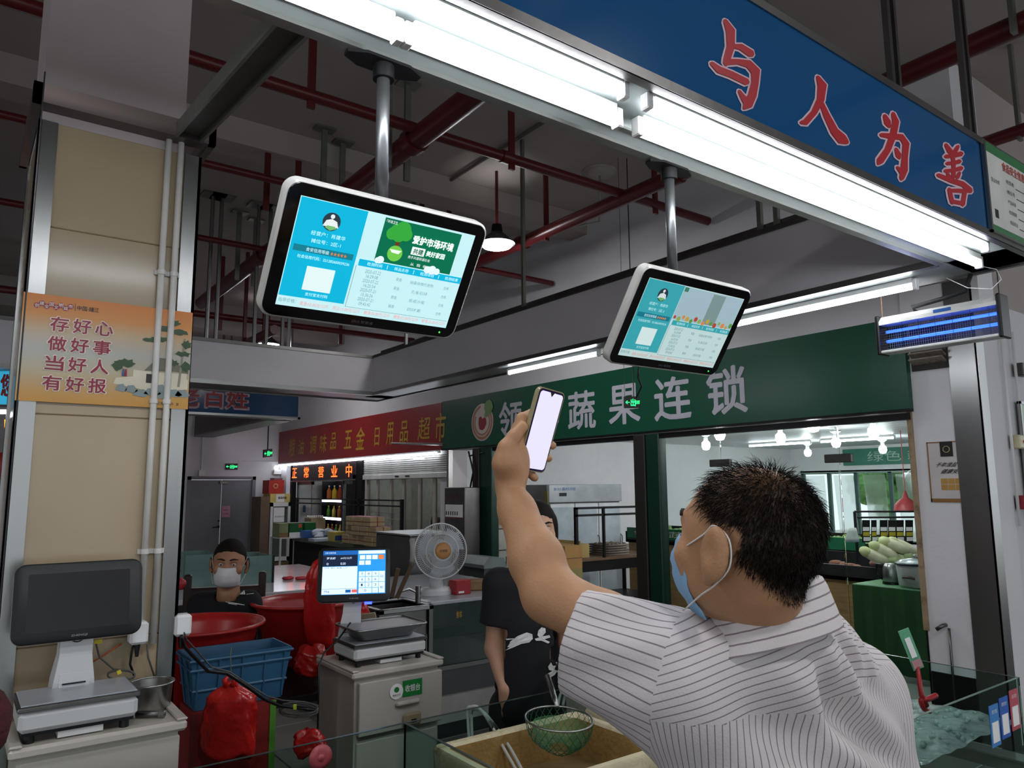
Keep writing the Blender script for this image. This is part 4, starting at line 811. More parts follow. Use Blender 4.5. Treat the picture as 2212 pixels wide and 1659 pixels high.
    s = single('pallet', MB().box((6.05, 8.6, 0), (6.7, 9.25, .25)), M('pallet_wood', '6b5638', .8), 'low wooden base under the white cartons', 'pallet')
    # egg table
    t = thing('metal_table', 'dark steel table with an upper frame, carrying egg trays', 'table', (7.2, 7.4, 0))
    Y0_, Y1_ = 7.1, 7.8; xa, xb = 6.24, 7.75; zt_ = aY(1300, 1205, Y0_)[2]
    part('top', MB().box((xa, Y0_, zt_-.03), (xb, Y1_, zt_)), M('table_wood', '5c4632', .5), t); part('apron', MB().box((xa, Y0_+.01, zt_-.16), (xb, Y0_+.03, zt_-.03)), DARKM, t)
    for x in (xa, xb-.04):
        for y in (Y0_, Y1_-.04): part('leg', MB().box((x, y, 0), (x+.04, y+.04, zt_-.03 if y > Y0_ else 1.50)), DARKM, t)
    for z in (1.49, 1.40): part('upper_rail', MB().box((xa, Y0_, z-.015), (xb, Y0_+.03, z+.012)), DARKM, t)
    part('upper_post', MB().box((xa+.47, Y0_, zt_), (xa+.5, Y0_+.03, 1.49)), DARKM, t); part('lower_shelf', MB().box((xa, Y0_, .3), (xb, Y1_, .33)), DARKM, t)
    et = M('egg_tray', '6f675c', .9, 0, .15, 12)
    for k in range(5):
        p = aY(1294, 1206, Y0_+.3); m = MB().box((p[0], Y0_+.1, zt_+.03*k), (p[0]+.36, Y0_+.5, zt_+.03*k+.022))
        for i in range(5):
            for j in range(3): m.blob((p[0]+.04+.07*i, Y0_+.15+.12*j, zt_+.03*k+.024), (.03, .03, .018), 6, 4)
        single('egg_tray', m, et, 'grey pulp egg tray, %s of its stack on the dark table' % ('lowest', 'second', 'middle', 'fourth', 'topmost')[k], 'egg tray', 'egg trays on the table', True)
    c = single('cardboard_box', MB().box((aY(1252, 1180, Y0_)[0], Y0_+.15, zt_), (aY(1290, 1180, Y0_)[0], Y0_+.6, zt_+.17)).box((aY(1270, 1180, Y0_)[0], Y0_+.15, zt_+.17), (aY(1272, 1180, Y0_)[0], Y0_+.6, zt_+.21)), M('box_tan', 'a08a55', .8), 'open tan box beside the egg trays', 'box')
    b1 = thing('cardboard_box', 'brown cardboard box stacked high behind the woman, upper one', 'box', (6.6, 7.4, .75)); part('box', MB().box((5.93, 6.95, .78), (6.2, 7.4, 1.05)), M('box_brown', '96713f', .8), b1); part('flap_line', MB().box((5.93, 6.948, .90), (6.2, 6.95, .905)), INK, b1)
    b2 = single('cardboard_box', MB().box((5.93, 6.95, 0), (6.2, 7.4, .78)), M('box_olive', '7d7348', .8), 'olive cardboard box under the brown one behind the woman', 'box')
    sm = MB().tube([aX(1172, 1040, 6.4), aX(1172, 1110, 6.4)], .008, 6); single('hanging_cloth', MB().prism([(-.03, 0), (.03, 0), (.04, -.2), (.0, -.32), (-.035, -.18)], aX(1180, 1060, 6.4), UY, VZ, NX, .01), M('yellow_cloth', '8a8040', .8), 'yellow cloth hanging beside the fridge', 'cloth')
    # ---------------- vegetable stands
    wood = M('counter_wood', '8d7048', .5, 0, .18, 5, stretch=(1, 1, 8)); blk = M('stand_black', '141516', .5)
    def stand(label, x0, x1, y0, y1, z, banner=None, wd=True):
        t = thing('produce_stand', label, 'stand', ((x0+x1)/2, (y0+y1)/2, 0), 'produce stands')
        part('tray', MB().box((x0, y0, z-.12), (x1, y1, z-.08)).box((x0, y0, z-.12), (x0+.03, y1, z+.04)).box((x0, y0, z-.12), (x1, y0+.03, z+.04)).box((x0, y1-.03, z-.12), (x1, y1, z+.04)).box((x1-.03, y0, z-.12), (x1, y1, z+.1)), blk, t)
        part('front_panel', MB().box((x0+.03, y0+.03, .08), (x0+.06, y1-.03, z-.12)), wood if wd else blk, t); part('side_panel', MB().box((x0+.03, y0+.02, .08), (x1-.03, y0+.05, z-.12)), wood if wd else blk, t)
        part('plinth', MB().box((x0+.05, y0+.05, 0), (x1-.05, y1-.05, .08)), blk, t)
        if banner:
            o = part('banner', MB().box((x0-.02, y0+.1, z-.05), (x0-.008, y1-.05, z+.10)), M('banner_shop_green', '0f5a3a', .5), t)
            part('banner_lettering', MB().text(banner, (x0-.02, y1-.2, z-.02), UY, VZ, min(1.3, y1-y0-.4), .09, .003, NX), M('banner_text_pale', 'c9c4b0', .5), o)
        return t
    stand('wood-fronted produce stand with sweet potatoes, nearest the glass', 7.75, 8.7, 4.0, 5.3, .86, None)
    stand('long produce stand with a green lettered banner behind the man', 9.0, 9.9, 4.8, 6.9, 1.0, '领鲜 蔬果 连锁')
    stand('produce stand with a green banner by the left glass edge', 8.2, 9.0, 6.55, 8.2, 1.05, '领鲜 蔬果')
    stand('black produce stand carrying the cabbages', 7.9, 8.9, 2.7, 3.95, .95, None, False)
    lg = M('leafy_green', '7fa060', .6, 0, .3, 30); 
    for k, (x0, x1, y0, y1, z, lab) in enumerate(((9.05, 9.85, 4.9, 6.8, .96, 'heap of pale green vegetables on the long stand'), (8.25, 8.95, 6.65, 8.1, 1.01, 'heap of leafy greens on the stand by the left glass edge'))):
        mb = MB()
        for j in range(160): mb.blob((rng.uniform(x0, x1), rng.uniform(y0, y1), z+rng.uniform(0, .12)), (.05, .06, .025), 5, 4, .5, rotz(rng.uniform(0, 6)))
        single('leafy_vegetables', mb, lg, lab, 'vegetables', kind='stuff')
    nc = M('napa', 'cfcdae', .5, 0, .18, 8)
    cab = [((1893, 1203), 0), ((1912, 1192), 0), ((1935, 1180), 0), ((1952, 1182), 0), ((1925, 1206), 1), ((1942, 1208), 1), ((1958, 1200), 1), ((1965, 1210), 1), ((1985, 1208), 1), ((1998, 1214), 1), ((1948, 1215), 1), ((1975, 1200), 1)]
    for k, ((px, py), kind) in enumerate(cab):
        p = aD(px, py, 7.75); a = -.5
        d0 = RT*.86-UP*(.42+.08*math.sin(k*2.1))-FW*.3; d0 /= np.linalg.norm(d0); e0 = np.cross(VZ, d0); e0 /= np.linalg.norm(e0); R = np.stack([d0, e0, np.cross(d0, e0)], 1)
        t = thing('cabbage', ('long napa cabbage, %s of the four on the heap' % ('lowest left', 'second from left', 'third from left', 'rightmost')[k]) if not kind else 'round pale cabbage in the heap beside the rice cooker', 'cabbage', p, 'napa cabbages' if not kind else 'round cabbages')
        if not kind:
            d = (R@np.array([1, 0, 0])); part('head', MB().blob(p, (.155, .066, .062), 12, 10, .06, R), nc, t, True); part('leaf_tip', MB().blob(p-d*.10, (.075, .058, .055), 10, 8, .12, R), M('napa_tip', 'b9bf8a', .6), t, True)
        else: part('head', MB().blob(p, (.085, .085, .07), 12, 9, .08), M('cabbage_pale', 'b5bf98', .5, 0, .15, 12), t, True); part('outer_leaf', MB().blob(p+np.array([-.01, -.01, -.01]), (.088, .085, .062), 9, 6, .2), M('cabbage_outer', '9fb07c', .6), t, True)
    for k in range(14):
        p = aZ(1716+9*k % 80+20, 1222-6*(k % 3), .86); p = np.array([7.85+.1*(k % 4), 4.1+.14*(k % 6), .82+.05*(k//6)])
        single('sweet_potato', MB().blob(p, (.085, .04, .038), 9, 7, .1, rotz(k*1.3)), M('potato', '7d5240', .8), 'brown sweet potato in the pile on the wood-fronted stand', 'sweet potato', 'sweet potatoes', True)
    single('blue_tray', MB().box((7.8, 4.05, .79), (8.3, 4.9, .805)).box((7.8, 4.05, .79), (7.82, 4.9, .83)).box((7.8, 4.05, .79), (8.3, 4.07, .83)), M('tray_blue', '3a74b0', .4), 'blue tray under the sweet potatoes', 'tray')
    # rack with price tags
    r = thing('tag_rack', 'black metal rack over the cabbages, hung with price tags', 'rack', (8.6, 3.3, 0))
    D = 8.4; q = lambda x, y, d=D: aD(x, y, d)
    for a, b in (((1846, 1105), (1990, 1105)), ((1852, 1118), (1985, 1117)), ((1846, 1105), (1854, 1215)), ((1979, 1105), (1988, 1195)), ((1984, 1106), (1994, 1195))): part('bar', MB().tube([q(*a), q(*b)], .018 if abs(a[0]-b[0]) < 20 else .012, 6), blk, r)
    tg = [(1869, 0), (1886, 1), (1907, 0), (1925, 0), (1942, 0), (1962, 0)]
    for k, (px, nar) in enumerate(tg):
        p = q(px, 1123, D-.03); wd = (.085 if not nar else .06); u = np.array([.59, -.8, 0]); hh = .25
        u = RT*1.0; t = thing('price_tag', 'black price tag strip with yellow and white cards, %s on the rack' % ('leftmost', 'second', 'third', 'fourth', 'fifth', 'rightmost')[k], 'price tag', p, 'price tags on the rack')
        part('strip', MB().obox(p-VZ*hh/2, RT, FW, UP, (wd, .006, hh)), BLACKM, t)
        for j, c in enumerate(('yellow', 'white', 'yellow', 'white')): part('card', MB().obox(p-VZ*(.045+.055*j)-FW*.005, RT, FW, UP, (wd*.84, .003, .043)), M('card_yellow', 'b5a630', .5) if c == 'yellow' else PAPERW, t)
    p = q(1841, 1140, D-.1); mb = MB().loft([[p+RT*(x*(.5+.12*k))+FW*y*.06+UP*(-.04*k) for x, y in circle((0, 0), .09, 10)] for k in range(5)]); b = single('plastic_bag', mb, M('bag_white', 'c6cfca', .4, 0, .1, 12, .5, 20), 'white plastic bag hanging on the left of the tag rack', 'bag', smooth=True)
    single('hanging_lamp', MB().lathe(aD(1958, 1100, 10.5), [(.16, -.02), (.15, .06), (.10, .12), (.04, .16), (.02, .24), (.006, .26), (.006, 1.12)], 16), M('lamp_red', 'b5484a', .4), 'red bell-shaped lamp hanging behind the tag rack', 'lamp', smooth=True)
    # green cloth table with rice cooker and kettle
    t = thing('cloth_table', 'small table draped in dark green cloth inside the glass', 'table', (7.2, 3.6, 0))
    x0, x1, y0, y1, z = 6.98, 7.6, 3.1, 3.96, .82
    gc = M('green_cloth', '1f4a22', .7, 0, .15, 4, .4, 8)
    part('cloth_top', MB().box((x0-.01, y0-.01, z-.015), (x1, y1, z), .005), M('cloth_pale', '4a7a52', .6), t)
    V = []; n = 40
    def skirt(a, b, nrm):
        a, b, nrm = np.array(a), np.array(b), np.array(nrm); mb = MB(); r0 = []; r1 = []
        for k in range(n+1): q_ = a+(b-a)*k/n; w_ = .012*math.sin(k*.9)+.008*math.sin(k*2.3); r0.append((*(q_), z-.01)); r1.append((*(q_+nrm*(.02+w_)), .06))
        V = r0+r1; mb.add(V, [(k, k+1, n+1+k+1, n+1+k) for k in range(n)]); return mb
    part('cloth_skirt', skirt((x0-.01, y1), (x0-.01, y0-.01), (-1, 0)), gc, t, True); part('cloth_skirt', skirt((x0-.01, y0-.01), (x1, y0-.01), (0, -1)), gc, t, True)
    for x in (x0+.03, x1-.05):
        for y in (y0+.03, y1-.05): part('leg', MB().box((x, y, 0), (x+.03, y+.03, z-.015)), DARKM, t)
    c = thing('rice_cooker', 'white rice cooker with a glass lid on the green cloth table', 'rice cooker', (7.17, 3.47, z)); p = np.array([7.17, 3.44, z])
    part('body', MB().lathe(p, [(.001, 0), (.145, 0), (.155, .02), (.165, .17), (.17, .2), (.16, .205)], 24), M('cooker_white', 'b9c0bd', .3), c, True); part('rim', MB().lathe(p, [(.168, .2), (.18, .205), (.175, .22), (.15, .225)], 24), M('cooker_rim', '2f3a44', .3), c, True)
    part('lid', MB().lathe(p, [(.165, .222), (.13, .245), (.05, .26), (.001, .262)], 24), M('lid_glass', 'a9b3b3', .1, .3), c, True); part('knob', MB().lathe(p, [(.001, .255), (.015, .26), (.03, .285), (.001, .295)], 12), STEEL, c, True)
    part('handle', MB().tube([p+np.array([-.155, .05, .09]), p+np.array([-.185, .03, .1]), p+np.array([-.185, -.03, .1]), p+np.array([-.165, -.06, .09])], .012, 8), M('handle_brown', '4a3630', .4), c, True)
    k = thing('kettle', 'steel electric kettle with a black handle beside the rice cooker', 'kettle', (7.2, 3.72, z)); p = np.array([7.22, 3.70, z])
    part('body', MB().lathe(p, [(.001, .02), (.075, .02), (.08, .03), (.07, .16), (.05, .19), (.001, .195)], 18), STEEL, k, True); part('base', MB().lathe(p, [(.001, 0), (.085, 0), (.08, .022)], 18), BLACKM, k); part('handle', MB().tube([p+np.array([-.02, .05, .17]), p+np.array([-.03, .12, .18]), p+np.array([-.03, .13, .08]), p+np.array([-.02, .07, .04])], .014, 8), BLACKM, k, True)
    p = aD(1978, 1040, 11.5); fan = thing('wall_fan', 'white wall fan glimpsed behind the pillar edge', 'fan', p); part('guard', MB().lathe(p, [(.2, 0), (.19, .03), (.12, .05)], 20, ax=(RT, UP, -FW)), M('fan_white', 'b9c0bd', .4, alpha=.5), fan); part('hub', MB().blob(p, .05), WHITEP, fan, True)
    # mirrored orange LED reflection is real light on the glass: small LED sign on the inner wall
shop2_inside()
# ================================================================ far end of the hall
def far_things():
    # second stall canopy
    Y = 11.42
    t = thing('sign_beam', 'far blue sign beam with red characters below the grey fascia', 'sign', (1, Y, ZB))
    part('blue_panel', MB().box((-3.5, Y, 2.87), (4.28, Y+.02, 3.30)), BLUEP, t); part('bottom_trim', MB().box((-3.5, Y-.01, 2.84), (4.3, Y+.02, 2.875)), STEEL, t); part('end_trim', MB().box((4.26, Y-.01, 2.84), (4.3, Y+.02, 3.32)), STEEL, t); part('top_trim', MB().box((-3.5, Y-.01, 3.29), (4.3, Y+.02, 3.32)), STEEL, t)
    part('underside', MB().box((-3.5, Y+.02, 2.85), (4.3, Y+.4, 2.87)), STEELD, t)
    U, V = (1, 0, 0), (0, 0, 1); ny = np.array([0, -1, 0.])
    for ch, L, R, T, B in (('老', 388, 428, 836, 878), ('百', 441, 483, 840, 880), ('姓', 491, 534, 842, 883)):
        a, b = aY(L, T, Y), aY(R, B, Y); e = .02
        o = part('character_outline', MB().text(ch, (a[0]-e, Y, b[2]-e), U, V, b[0]-a[0]+2*e, a[2]-b[2]+2*e, .004, ny, .05), M('pale_pink_outline', 'c9a9b4'), t); part('character', MB().text(ch, (a[0], Y, b[2]), U, V, b[0]-a[0], a[2]-b[2], .008, ny, .025), M('red_character', 'b5262c'), o)
    s = thing('fascia_beam', 'dark fascia beam running back from the far blue sign', 'beam', (4.1, 14, ZB))
    part('side_panel', MB().box((4.26, Y+.02, 2.87), (4.28, 16.4, 3.30)), GREYP, s); part('inner_panel', MB().box((3.92, Y+.4, 2.87), (3.94, 16.4, 3.30)), M('brown_panel', '5c5450', .6), s); part('underside', MB().box((3.92, Y+.4, 2.84), (4.3, 16.4, 2.87)), STEELD, s)
    for x in (4.05, 4.2):
        for y in (Y+.2, 15): part('hanger_rod', MB().cyl((x, y, 3.3), (x, y, ZC), .02, 6), GALV, s)
    lf = thing('sign_beam', 'bright cyan lit sign at the far left behind the column', 'sign', (-.6, 6, 2.3)); p = aD(8, 832, 7)
    part('panel', MB().obox(p-RT*.3, RT, FW, UP, (.75, .06, .36)), M('cyan_panel', '2f9ec4', .3, 0, 0, emis=.5), lf); part('character', MB().text('您', p+RT*.0-UP*.1-FW*.035, RT, UP, .12, .2, .002, -FW, .03), M('red_character', 'b5262c'), lf)
    part('light_strip', MB().obox(p-RT*.3-UP*.25, RT, FW, UP, (.8, .05, .04)), M('strip_emit', 'eaf2ff'), lf); part('post', MB().obox(p-RT*.42-UP*1.3, RT, FW, UP, (.05, .05, 2.2)), GALV, lf)
    p = aD(30, 980, 6); l2 = thing('led_strip', 'orange LED strip glowing behind the left edge of the column', 'LED light', p); part('strip', MB().obox(p-RT*.04, RT, FW, UP, (.05, .03, .55)), M('amber_led', 'ff9a1e', .4, 0, 0, emis=2.5), l2); part('backing', MB().obox(p-RT*.1+FW*.03-UP*.7, RT, FW, UP, (.25, .03, 2.0)), STEELD, l2)
    p = aD(8, 1010, 5.6); single('lantern', MB().blob(p, (.09, .09, .12), 12, 8), M('lantern_red', '9c1c1c', .5), 'red lantern at the far left edge', 'lantern', smooth=True)
    p = aD(-22, 1560, 1.75); sk = thing('mesh_sack', 'dark red mesh sack hanging at the lower left edge', 'sack', p); part('sack', MB().blob(p, (.045, .06, .075), 14, 10, .1), M('sack_red', '4a1c1e', .9, 0, .3, 60, .6, 80), sk, True); part('string', MB().cyl(p+np.array([0, 0, .07]), (p[0], p[1], ZB), .002, 5), BLACKM, sk)
    # signs and fittings on the end wall
    gr = M('exit_green', '22e070', .4, 0, 0, emis=2.2); Yw = YF-.02
    def exit_sign(lab, c, u, n, w_, h_, wires=()):
        u, n = np.array(u, float), np.array(n, float); t = thing('exit_sign', lab, 'exit sign', c, 'exit signs')
        part('case', MB().obox(c, u, n, VZ, (w_, .03, h_), .004), BLACKM, t)
        part('pictogram', MB().text('出', c-u*w_*.12-VZ*h_*.32+n*.017, u, VZ, w_*.3, h_*.62, .002, n, .01), gr, t); part('lettering', MB().text('EXIT', c+u*w_*.2-VZ*h_*.14+n*.017, u, VZ, w_*.26, h_*.28, .002, n, .01), gr, t); part('arrow', MB().text('←', c-u*w_*.45-VZ*h_*.15+n*.017, u, VZ, w_*.26, h_*.3, .002, n, .02), gr, t)
        for i, (a, r_) in enumerate(wires): part('hanging_wire', MB().cyl(c+u*a+VZ*h_/2, (*(c+u*a)[:2], ZC), r_, 5), BLACKM, t)
        return t
    p = aY(500, 1008, Yw); exit_sign('small green exit sign above the grey door', p, (1, 0, 0), (0, -1, 0), .26, .13)
    p = aD(578, 979, 13.5); exit_sign('tiny green exit sign hanging beside the red signboard', p, RT*.5+FW*.86, (RT*.86-FW*.5), .2, .14, ((0, .012),))
    p = aD(1365, 869, 7.0); exit_sign('green exit sign hanging in front of the green signboard', p, (RT*.98+FW*.2), (-FW*.98+RT*.2), .155, .11, ((-.07, .002), (.02, .005)))
    for (px, py, px2, py2) in ((438, 945, 435, 1022),): a, b = aY(px, py, Yw), aY(px2, py2, Yw); t = thing('wall_switch', 'grey conduit dropping to a switch left of the door', 'conduit', b); part('conduit', MB().tube([a, b], .012, 6), WHITEP, t); part('box', MB().box(b-.06, b+.06), WHITEP, t)
    a, b = aY(515, 996, Yw), aY(600, 998, Yw); single('wall_conduit', MB().tube([a, b], .014, 6), WHITEP, 'horizontal conduit above the grey door', 'conduit')
    p = aY(601, 1020, Yw); e = thing('emergency_light', 'twin-head emergency light beside the red sign', 'emergency light', p); part('body', MB().box(p+np.array([-.12, -.06, -.05]), p+np.array([.12, 0, .05]), .01), WHITEP, e)
    for k in (-1, 1): part('lamp_head', MB().blob(p+np.array([.07*k, -.06, .1]), .05), M('head_glow', 'f4f6f8', .3, 0, 0, emis=1.2), e, True)
    a = aY(479, 1095, Yw); n = single('notice', MB().box(a+np.array([0, -.012, -.22]), a+np.array([.17, -.006, .0+.02])), M('pink_paper', 'c98fa0', .7), 'pink notice taped on the grey door', 'notice')
    part('lettering', MB().text('安全出口', a+np.array([.03, -.014, -.08]), (1, 0, 0), VZ, .11, .03, .002, ny).text('禁止堵塞', a+np.array([.03, -.014, -.16]), (1, 0, 0), VZ, .11, .03, .002, ny), INK, n, world=False, kind='stuff').location = -n.location
    # display fridge, boxes, shelf near the end wall
    c = aY(603, 1150, 15.6); x0 = aY(583, 1150, 15.4)[0]; x1 = aY(626, 1150, 15.4)[0]
    f = thing('display_fridge', 'white-framed glass display fridge beside the grey door', 'fridge', (x0, 15.6, 0)); Y0_, Y1_ = 15.4, 16.0
    part('body', MB().box((x0, Y0_+.05, .3), (x1, Y1_, 1.48), .01), M('fridge_inside', '4b524e', .6), f); fw = WHITEP
    part('door_frame', MB().box((x0, Y0_, .3), (x0+.05, Y0_+.05, 1.48)).box((x1-.05, Y0_, .3), (x1, Y0_+.05, 1.48)).box((x0, Y0_, 1.40), (x1, Y0_+.05, 1.48)).box((x0, Y0_, .3), (x1, Y0_+.05, .38)), fw, f); part('notice', MB().box((x0+.06, Y0_-.005, 1.08), (x1-.13, Y0_, 1.38)), PAPERW, f)
    part('notice_lettering', MB().text('营业执照公示', (x0+.09, Y0_-.005, 1.18), (1, 0, 0), VZ, .2, .03, .002, ny), INK, f); part('side_panel', MB().box((x0-.2, Y0_+.02, 0), (x0-.02, Y1_, 1.6)), M('brown_side', '6b5a48', .7), f)
    part('crate_base', MB().box((x0, Y0_, 0), (x1, Y1_, .28)), M('pallet_wood', '6b5638'), f)
    b = thing('gift_box', 'white and yellow carton on top of the display fridge', 'box', (x0+.2, 15.7, 1.48)); part('box', MB().box((x0-.0, Y0_+.05, 1.48), (x1, Y1_-.1, 1.66)), M('carton_yellow', 'cdbb6a', .5), b); part('label', MB().box((x0+.12, Y0_+.046, 1.49), (x1-.12, Y0_+.05, 1.65)), PAPERW, b); part('lettering', MB().text('香菇肉松', (x0+.16, Y0_+.045, 1.55), (1, 0, 0), VZ, .18, .05, .003, ny, .02), INK, b)
    b = thing('gift_box', 'red gift box topmost on the display fridge', 'box', (x0+.15, 15.7, 1.66)); part('box', MB().box((x0-.02, Y0_+.1, 1.66), (x1-.12, Y1_-.1, 1.94)), M('gift_red', 'b03226', .4), b); part('emblem', MB().lathe((x0+.12, Y0_+.098, 1.82), [(.055, 0), (.03, .003)], 14, ax=((1, 0, 0), (0, 0, 1), (0, -1, 0))), M('gift_gold', 'c9986a', .4), b)
    single('hose_cabinet', MB().box((x1-.1, 16.2, 1.3), (5.75, 16.45, 2.0), .01), M('hose_red', '6b3a3c', .5), 'dull red hose cabinet on the end wall behind the gift box', 'cabinet')
    # low white stand with green gift boxes
    p, s = pxat(592, 1160, .92); t = thing('wire_stand', 'small white stand carrying green gift boxes', 'stand', (*p[:2], 0)); q = [aZ(592, 1160, .92), aZ(622, 1162, .92)]
    x0, y0 = q[0][0], q[0][1]-.3; part('top', MB().box((x0, y0, .9), (x0+.45, y0+.5, .92)), WHITEP, t)
    for dx in (0, .42):
        for dy in (0, .47): part('leg', MB().box((x0+dx, y0+dy, 0), (x0+dx+.03, y0+dy+.03, .9)), WHITEP, t)
    gg = M('gift_green', '1d5c2c', .4)
    for k, (dx, w_) in enumerate(((.0, .16), (.18, .24), (.46, .2))):
        b = thing('gift_box', ('narrow box of bottles at the left of the green gift boxes', 'green gift box with an orange label on the white stand', 'green gift box at the right, beside the blue bags')[k], 'box', (x0+dx, y0+.1, .92)); part('box', MB().box((x0+dx, y0+.05, .92), (x0+dx+w_, y0+.4, 1.16)), gg if k else M('gift_pale', '8f9a6a', .5), b); part('base_print', MB().box((x0+dx, y0+.046, .92), (x0+dx+w_, y0+.05, 1.0)), (PAPERW, M('print_tan', '8a6a4a', .6))[k != 1], b)
        if k == 1: part('label', MB().box((x0+dx+.16, y0+.046, 1.08), (x0+dx+.22, y0+.05, 1.14)), M('label_orange', 'c9623a', .5), b)
    # goods table
    A, B = aZ(622, 1161, .9), aZ(785, 1175, .9); xa = 4.95; ya, yb = 10.95, 13.3
    t = thing('goods_table', 'long table with a green edge and black skirt before the red shop', 'table', (5.3, 12, 0))
    part('top', MB().box((xa, yb-1.2, .86), (XF-.12, yb, .9)), M('table_green', '1d3a2c', .5), t); part('top', MB().box((xa, ya, .86), (XF-.12, yb-1.21, .9)), M('table_green', '1d3a2c', .5), t); part('edge_strip', MB().box((xa-.012, ya-.012, .84), (xa, yb, .905)).box((xa, ya-.012, .84), (XF-.12, ya, .905)), M('edge_olive', '4a5540', .5), t); part('skirt', MB().box((xa+.02, ya+.02, .05), (xa+.03, yb-.02, .85)).box((xa+.02, ya+.02, .05), (XF-.14, ya+.03, .85)), M('skirt_black', '101011', .8), t)
    def on(px, py, lab, nm, cat, w_, d_, h_, mat, grp=None, extra=None, z=.9):
        p = aZ(px, py, z); o = thing(nm, lab, cat, p, grp); part('body', MB().box((p[0], p[1]-d_/2, z), (p[0]+w_, p[1]+d_/2, z+h_), .006), mat, o)
        if extra: extra(o, p)
        return o
    def eggs(o, p):
        m = MB()
        for i in range(6):
            for j in range(3): m.blob((p[0]+.03+.045*i, p[1]-.12+.1*j, .9+.30), (.024, .024, .03), 7, 5)
        part('eggs', m, M('egg_shell', 'd8cfc4', .5), o, True, kind='stuff')
    on(664, 1150, 'brown carton with a tray of eggs on top on the goods table', 'egg_carton', 'box', .3, .35, .28, M('carton_tan', '8f7a5e', .8), None, eggs)
    on(714, 1170, 'small yellow carton with red and blue print on the goods table', 'snack_box', 'box', .2, .25, .16, M('snack_yellow', 'b5a24a', .5), None, lambda o, p: part('print', MB().box((p[0]+.02, p[1]-.128, .92), (p[0]+.16, p[1]-.126, 1.0)), M('snack_blue', '2c3f7a', .5), o))
    for k, (px, py, c, w_, h_, lab) in enumerate(((648, 1162, '3a5f9c', .22, .13, 'blue plastic basin on the goods table'), (690, 1155, '27457a', .3, .07, 'dark blue folded bag on the goods table'))): on(px, py, lab, 'basin' if k == 0 else 'folded_bag', 'basin' if k == 0 else 'bag', w_, .3, h_, M('goods_blue%d' % k, c, .4))
    p = aZ(668, 1165, .9); mb = MB()
    for j in range(14): mb.blob(p+np.array([.25*rng.random()+.05, .3*rng.random()-.2, .05+.08*rng.random()]), (.09, .08, .05), 7, 5, .6)
    single('plastic_bags', mb, M('bags_white', 'b9c0cc', .4), 'crumpled white plastic bags heaped on the goods table', 'bags', kind='stuff')
    on(672, 1170, 'flat white and blue carton at the front edge of the goods table', 'flat_box', 'box', .42, .25, .05, M('flat_white', 'b9c2cf', .5))
    # joss paper bundles
    jp = M('joss_paper', 'b5a27a', .85, 0, .1, 12); jt = M('joss_pink', 'b5868a', .8); jr = M('joss_string', '8a2c2a', .7)
    ya_, yb_ = aX(738, 1165, 5.0)[1], aX(822, 1165, 5.0)[1]
    for k in range(12):
        row = 0 if k < 5 else 1 if k < 9 else 2; i = k-(0, 5, 9)[row]; d = (ya_-yb_)/5*.96; z = .905+.142*row; w_ = .24; p = np.array([5.0+.015*(k % 3), ya_-(ya_-yb_)/5*(i+.5+.25*row), z])
        o = thing('paper_bundle', 'tan paper bundle with a pink top, %s from left in the %s row' % (('first', 'second', 'third', 'fourth', 'fifth')[i], ('bottom', 'middle', 'top')[row]), 'paper bundle', p, 'paper bundles on the goods table')
        part('stack', MB().box((p[0], p[1]-d/2, z), (p[0]+w_, p[1]+d/2, z+.13), .004), jp, o); part('top_sheet', MB().box((p[0]+.005, p[1]-d/2+.005, z+.13), (p[0]+w_-.005, p[1]+d/2-.005, z+.138)), jt, o)
        part('string', MB().box((p[0]+w_/2-.006, p[1]-d/2-.003, z), (p[0]+w_/2+.006, p[1]+d/2, z+.14)).box((p[0]-.003, p[1]-d/2-.003, z+.06), (p[0]+w_+.003, p[1]+d/2+.003, z+.068)), jr, o)
    # rail in front of the shop
    r = thing('metal_rail', 'black metal rail with wire grid above the goods table', 'rail', (5.25, 11, 0)); X = 5.66
    ya, yb = aX(866, 1083, X)[1], aX(640, 1086, X)[1]
    for z in (1.56, 1.47): part('rail', MB().box((X, ya, z-.012), (X+.03, yb, z+.012)), DARKM, r)
    for y in (ya, aX(775, 1083, X)[1], yb): part('post', MB().box((X, y-.03, 0), (X+.04, y+.03, 1.58)), DARKM, r)
    for k in range(5): part('grid_wire', MB().cyl((X+.015, ya, 1.36-.1*k), (X+.015, ya+1.1, 1.36-.1*k), .005, 5), STEEL, r)
    # stainless box in front, fire cabinet, bin
    s = thing('steel_cabinet', 'dull stainless box cabinet standing behind the desk fan', 'cabinet', (3.7, 6.7, 0)); a, b = aZ(808, 1150, 1.3), aZ(887, 1157, 1.3)
    part('body', MB().box((b[0], b[1], 0), (b[0]+.55, a[1], 1.29), .008), STEELD, s); part('lid', MB().box((b[0]-.01, b[1]-.01, 1.29), (b[0]+.56, a[1]+.01, 1.31), .004), STEEL, s)
    f = thing('fire_cabinet', 'tall stainless fire cabinet with a white instruction sheet', 'cabinet', (5.5, 9, 0)); X = 5.42; ya, yb = aX(960, 1100, X)[1], aX(1004, 1100, X)[1]
    part('body', MB().box((X, yb, 0), (XF-.06, ya, 1.76), .008), STEELD, f); part('sheet', MB().box((X-.004, yb+.05, 1.36), (X, ya-.03, 1.53)), PAPERW, f); part('sheet_edge', MB().box((X-.006, yb+.05, 1.345), (X, ya-.03, 1.365)), M('hose_red', '6b3a3c'), f)
    for k in range(6): part('sheet_figure', MB().box((X-.006, ya-.07-.055*k, 1.39), (X-.004, ya-.05-.055*k, 1.44)), INK, f)
    part('lettering', MB().text('消火栓', (X, ya-.08, 1.6), UY, VZ, .3, .08, .002, NX), M('faded_red', '6a4044', .6), f)
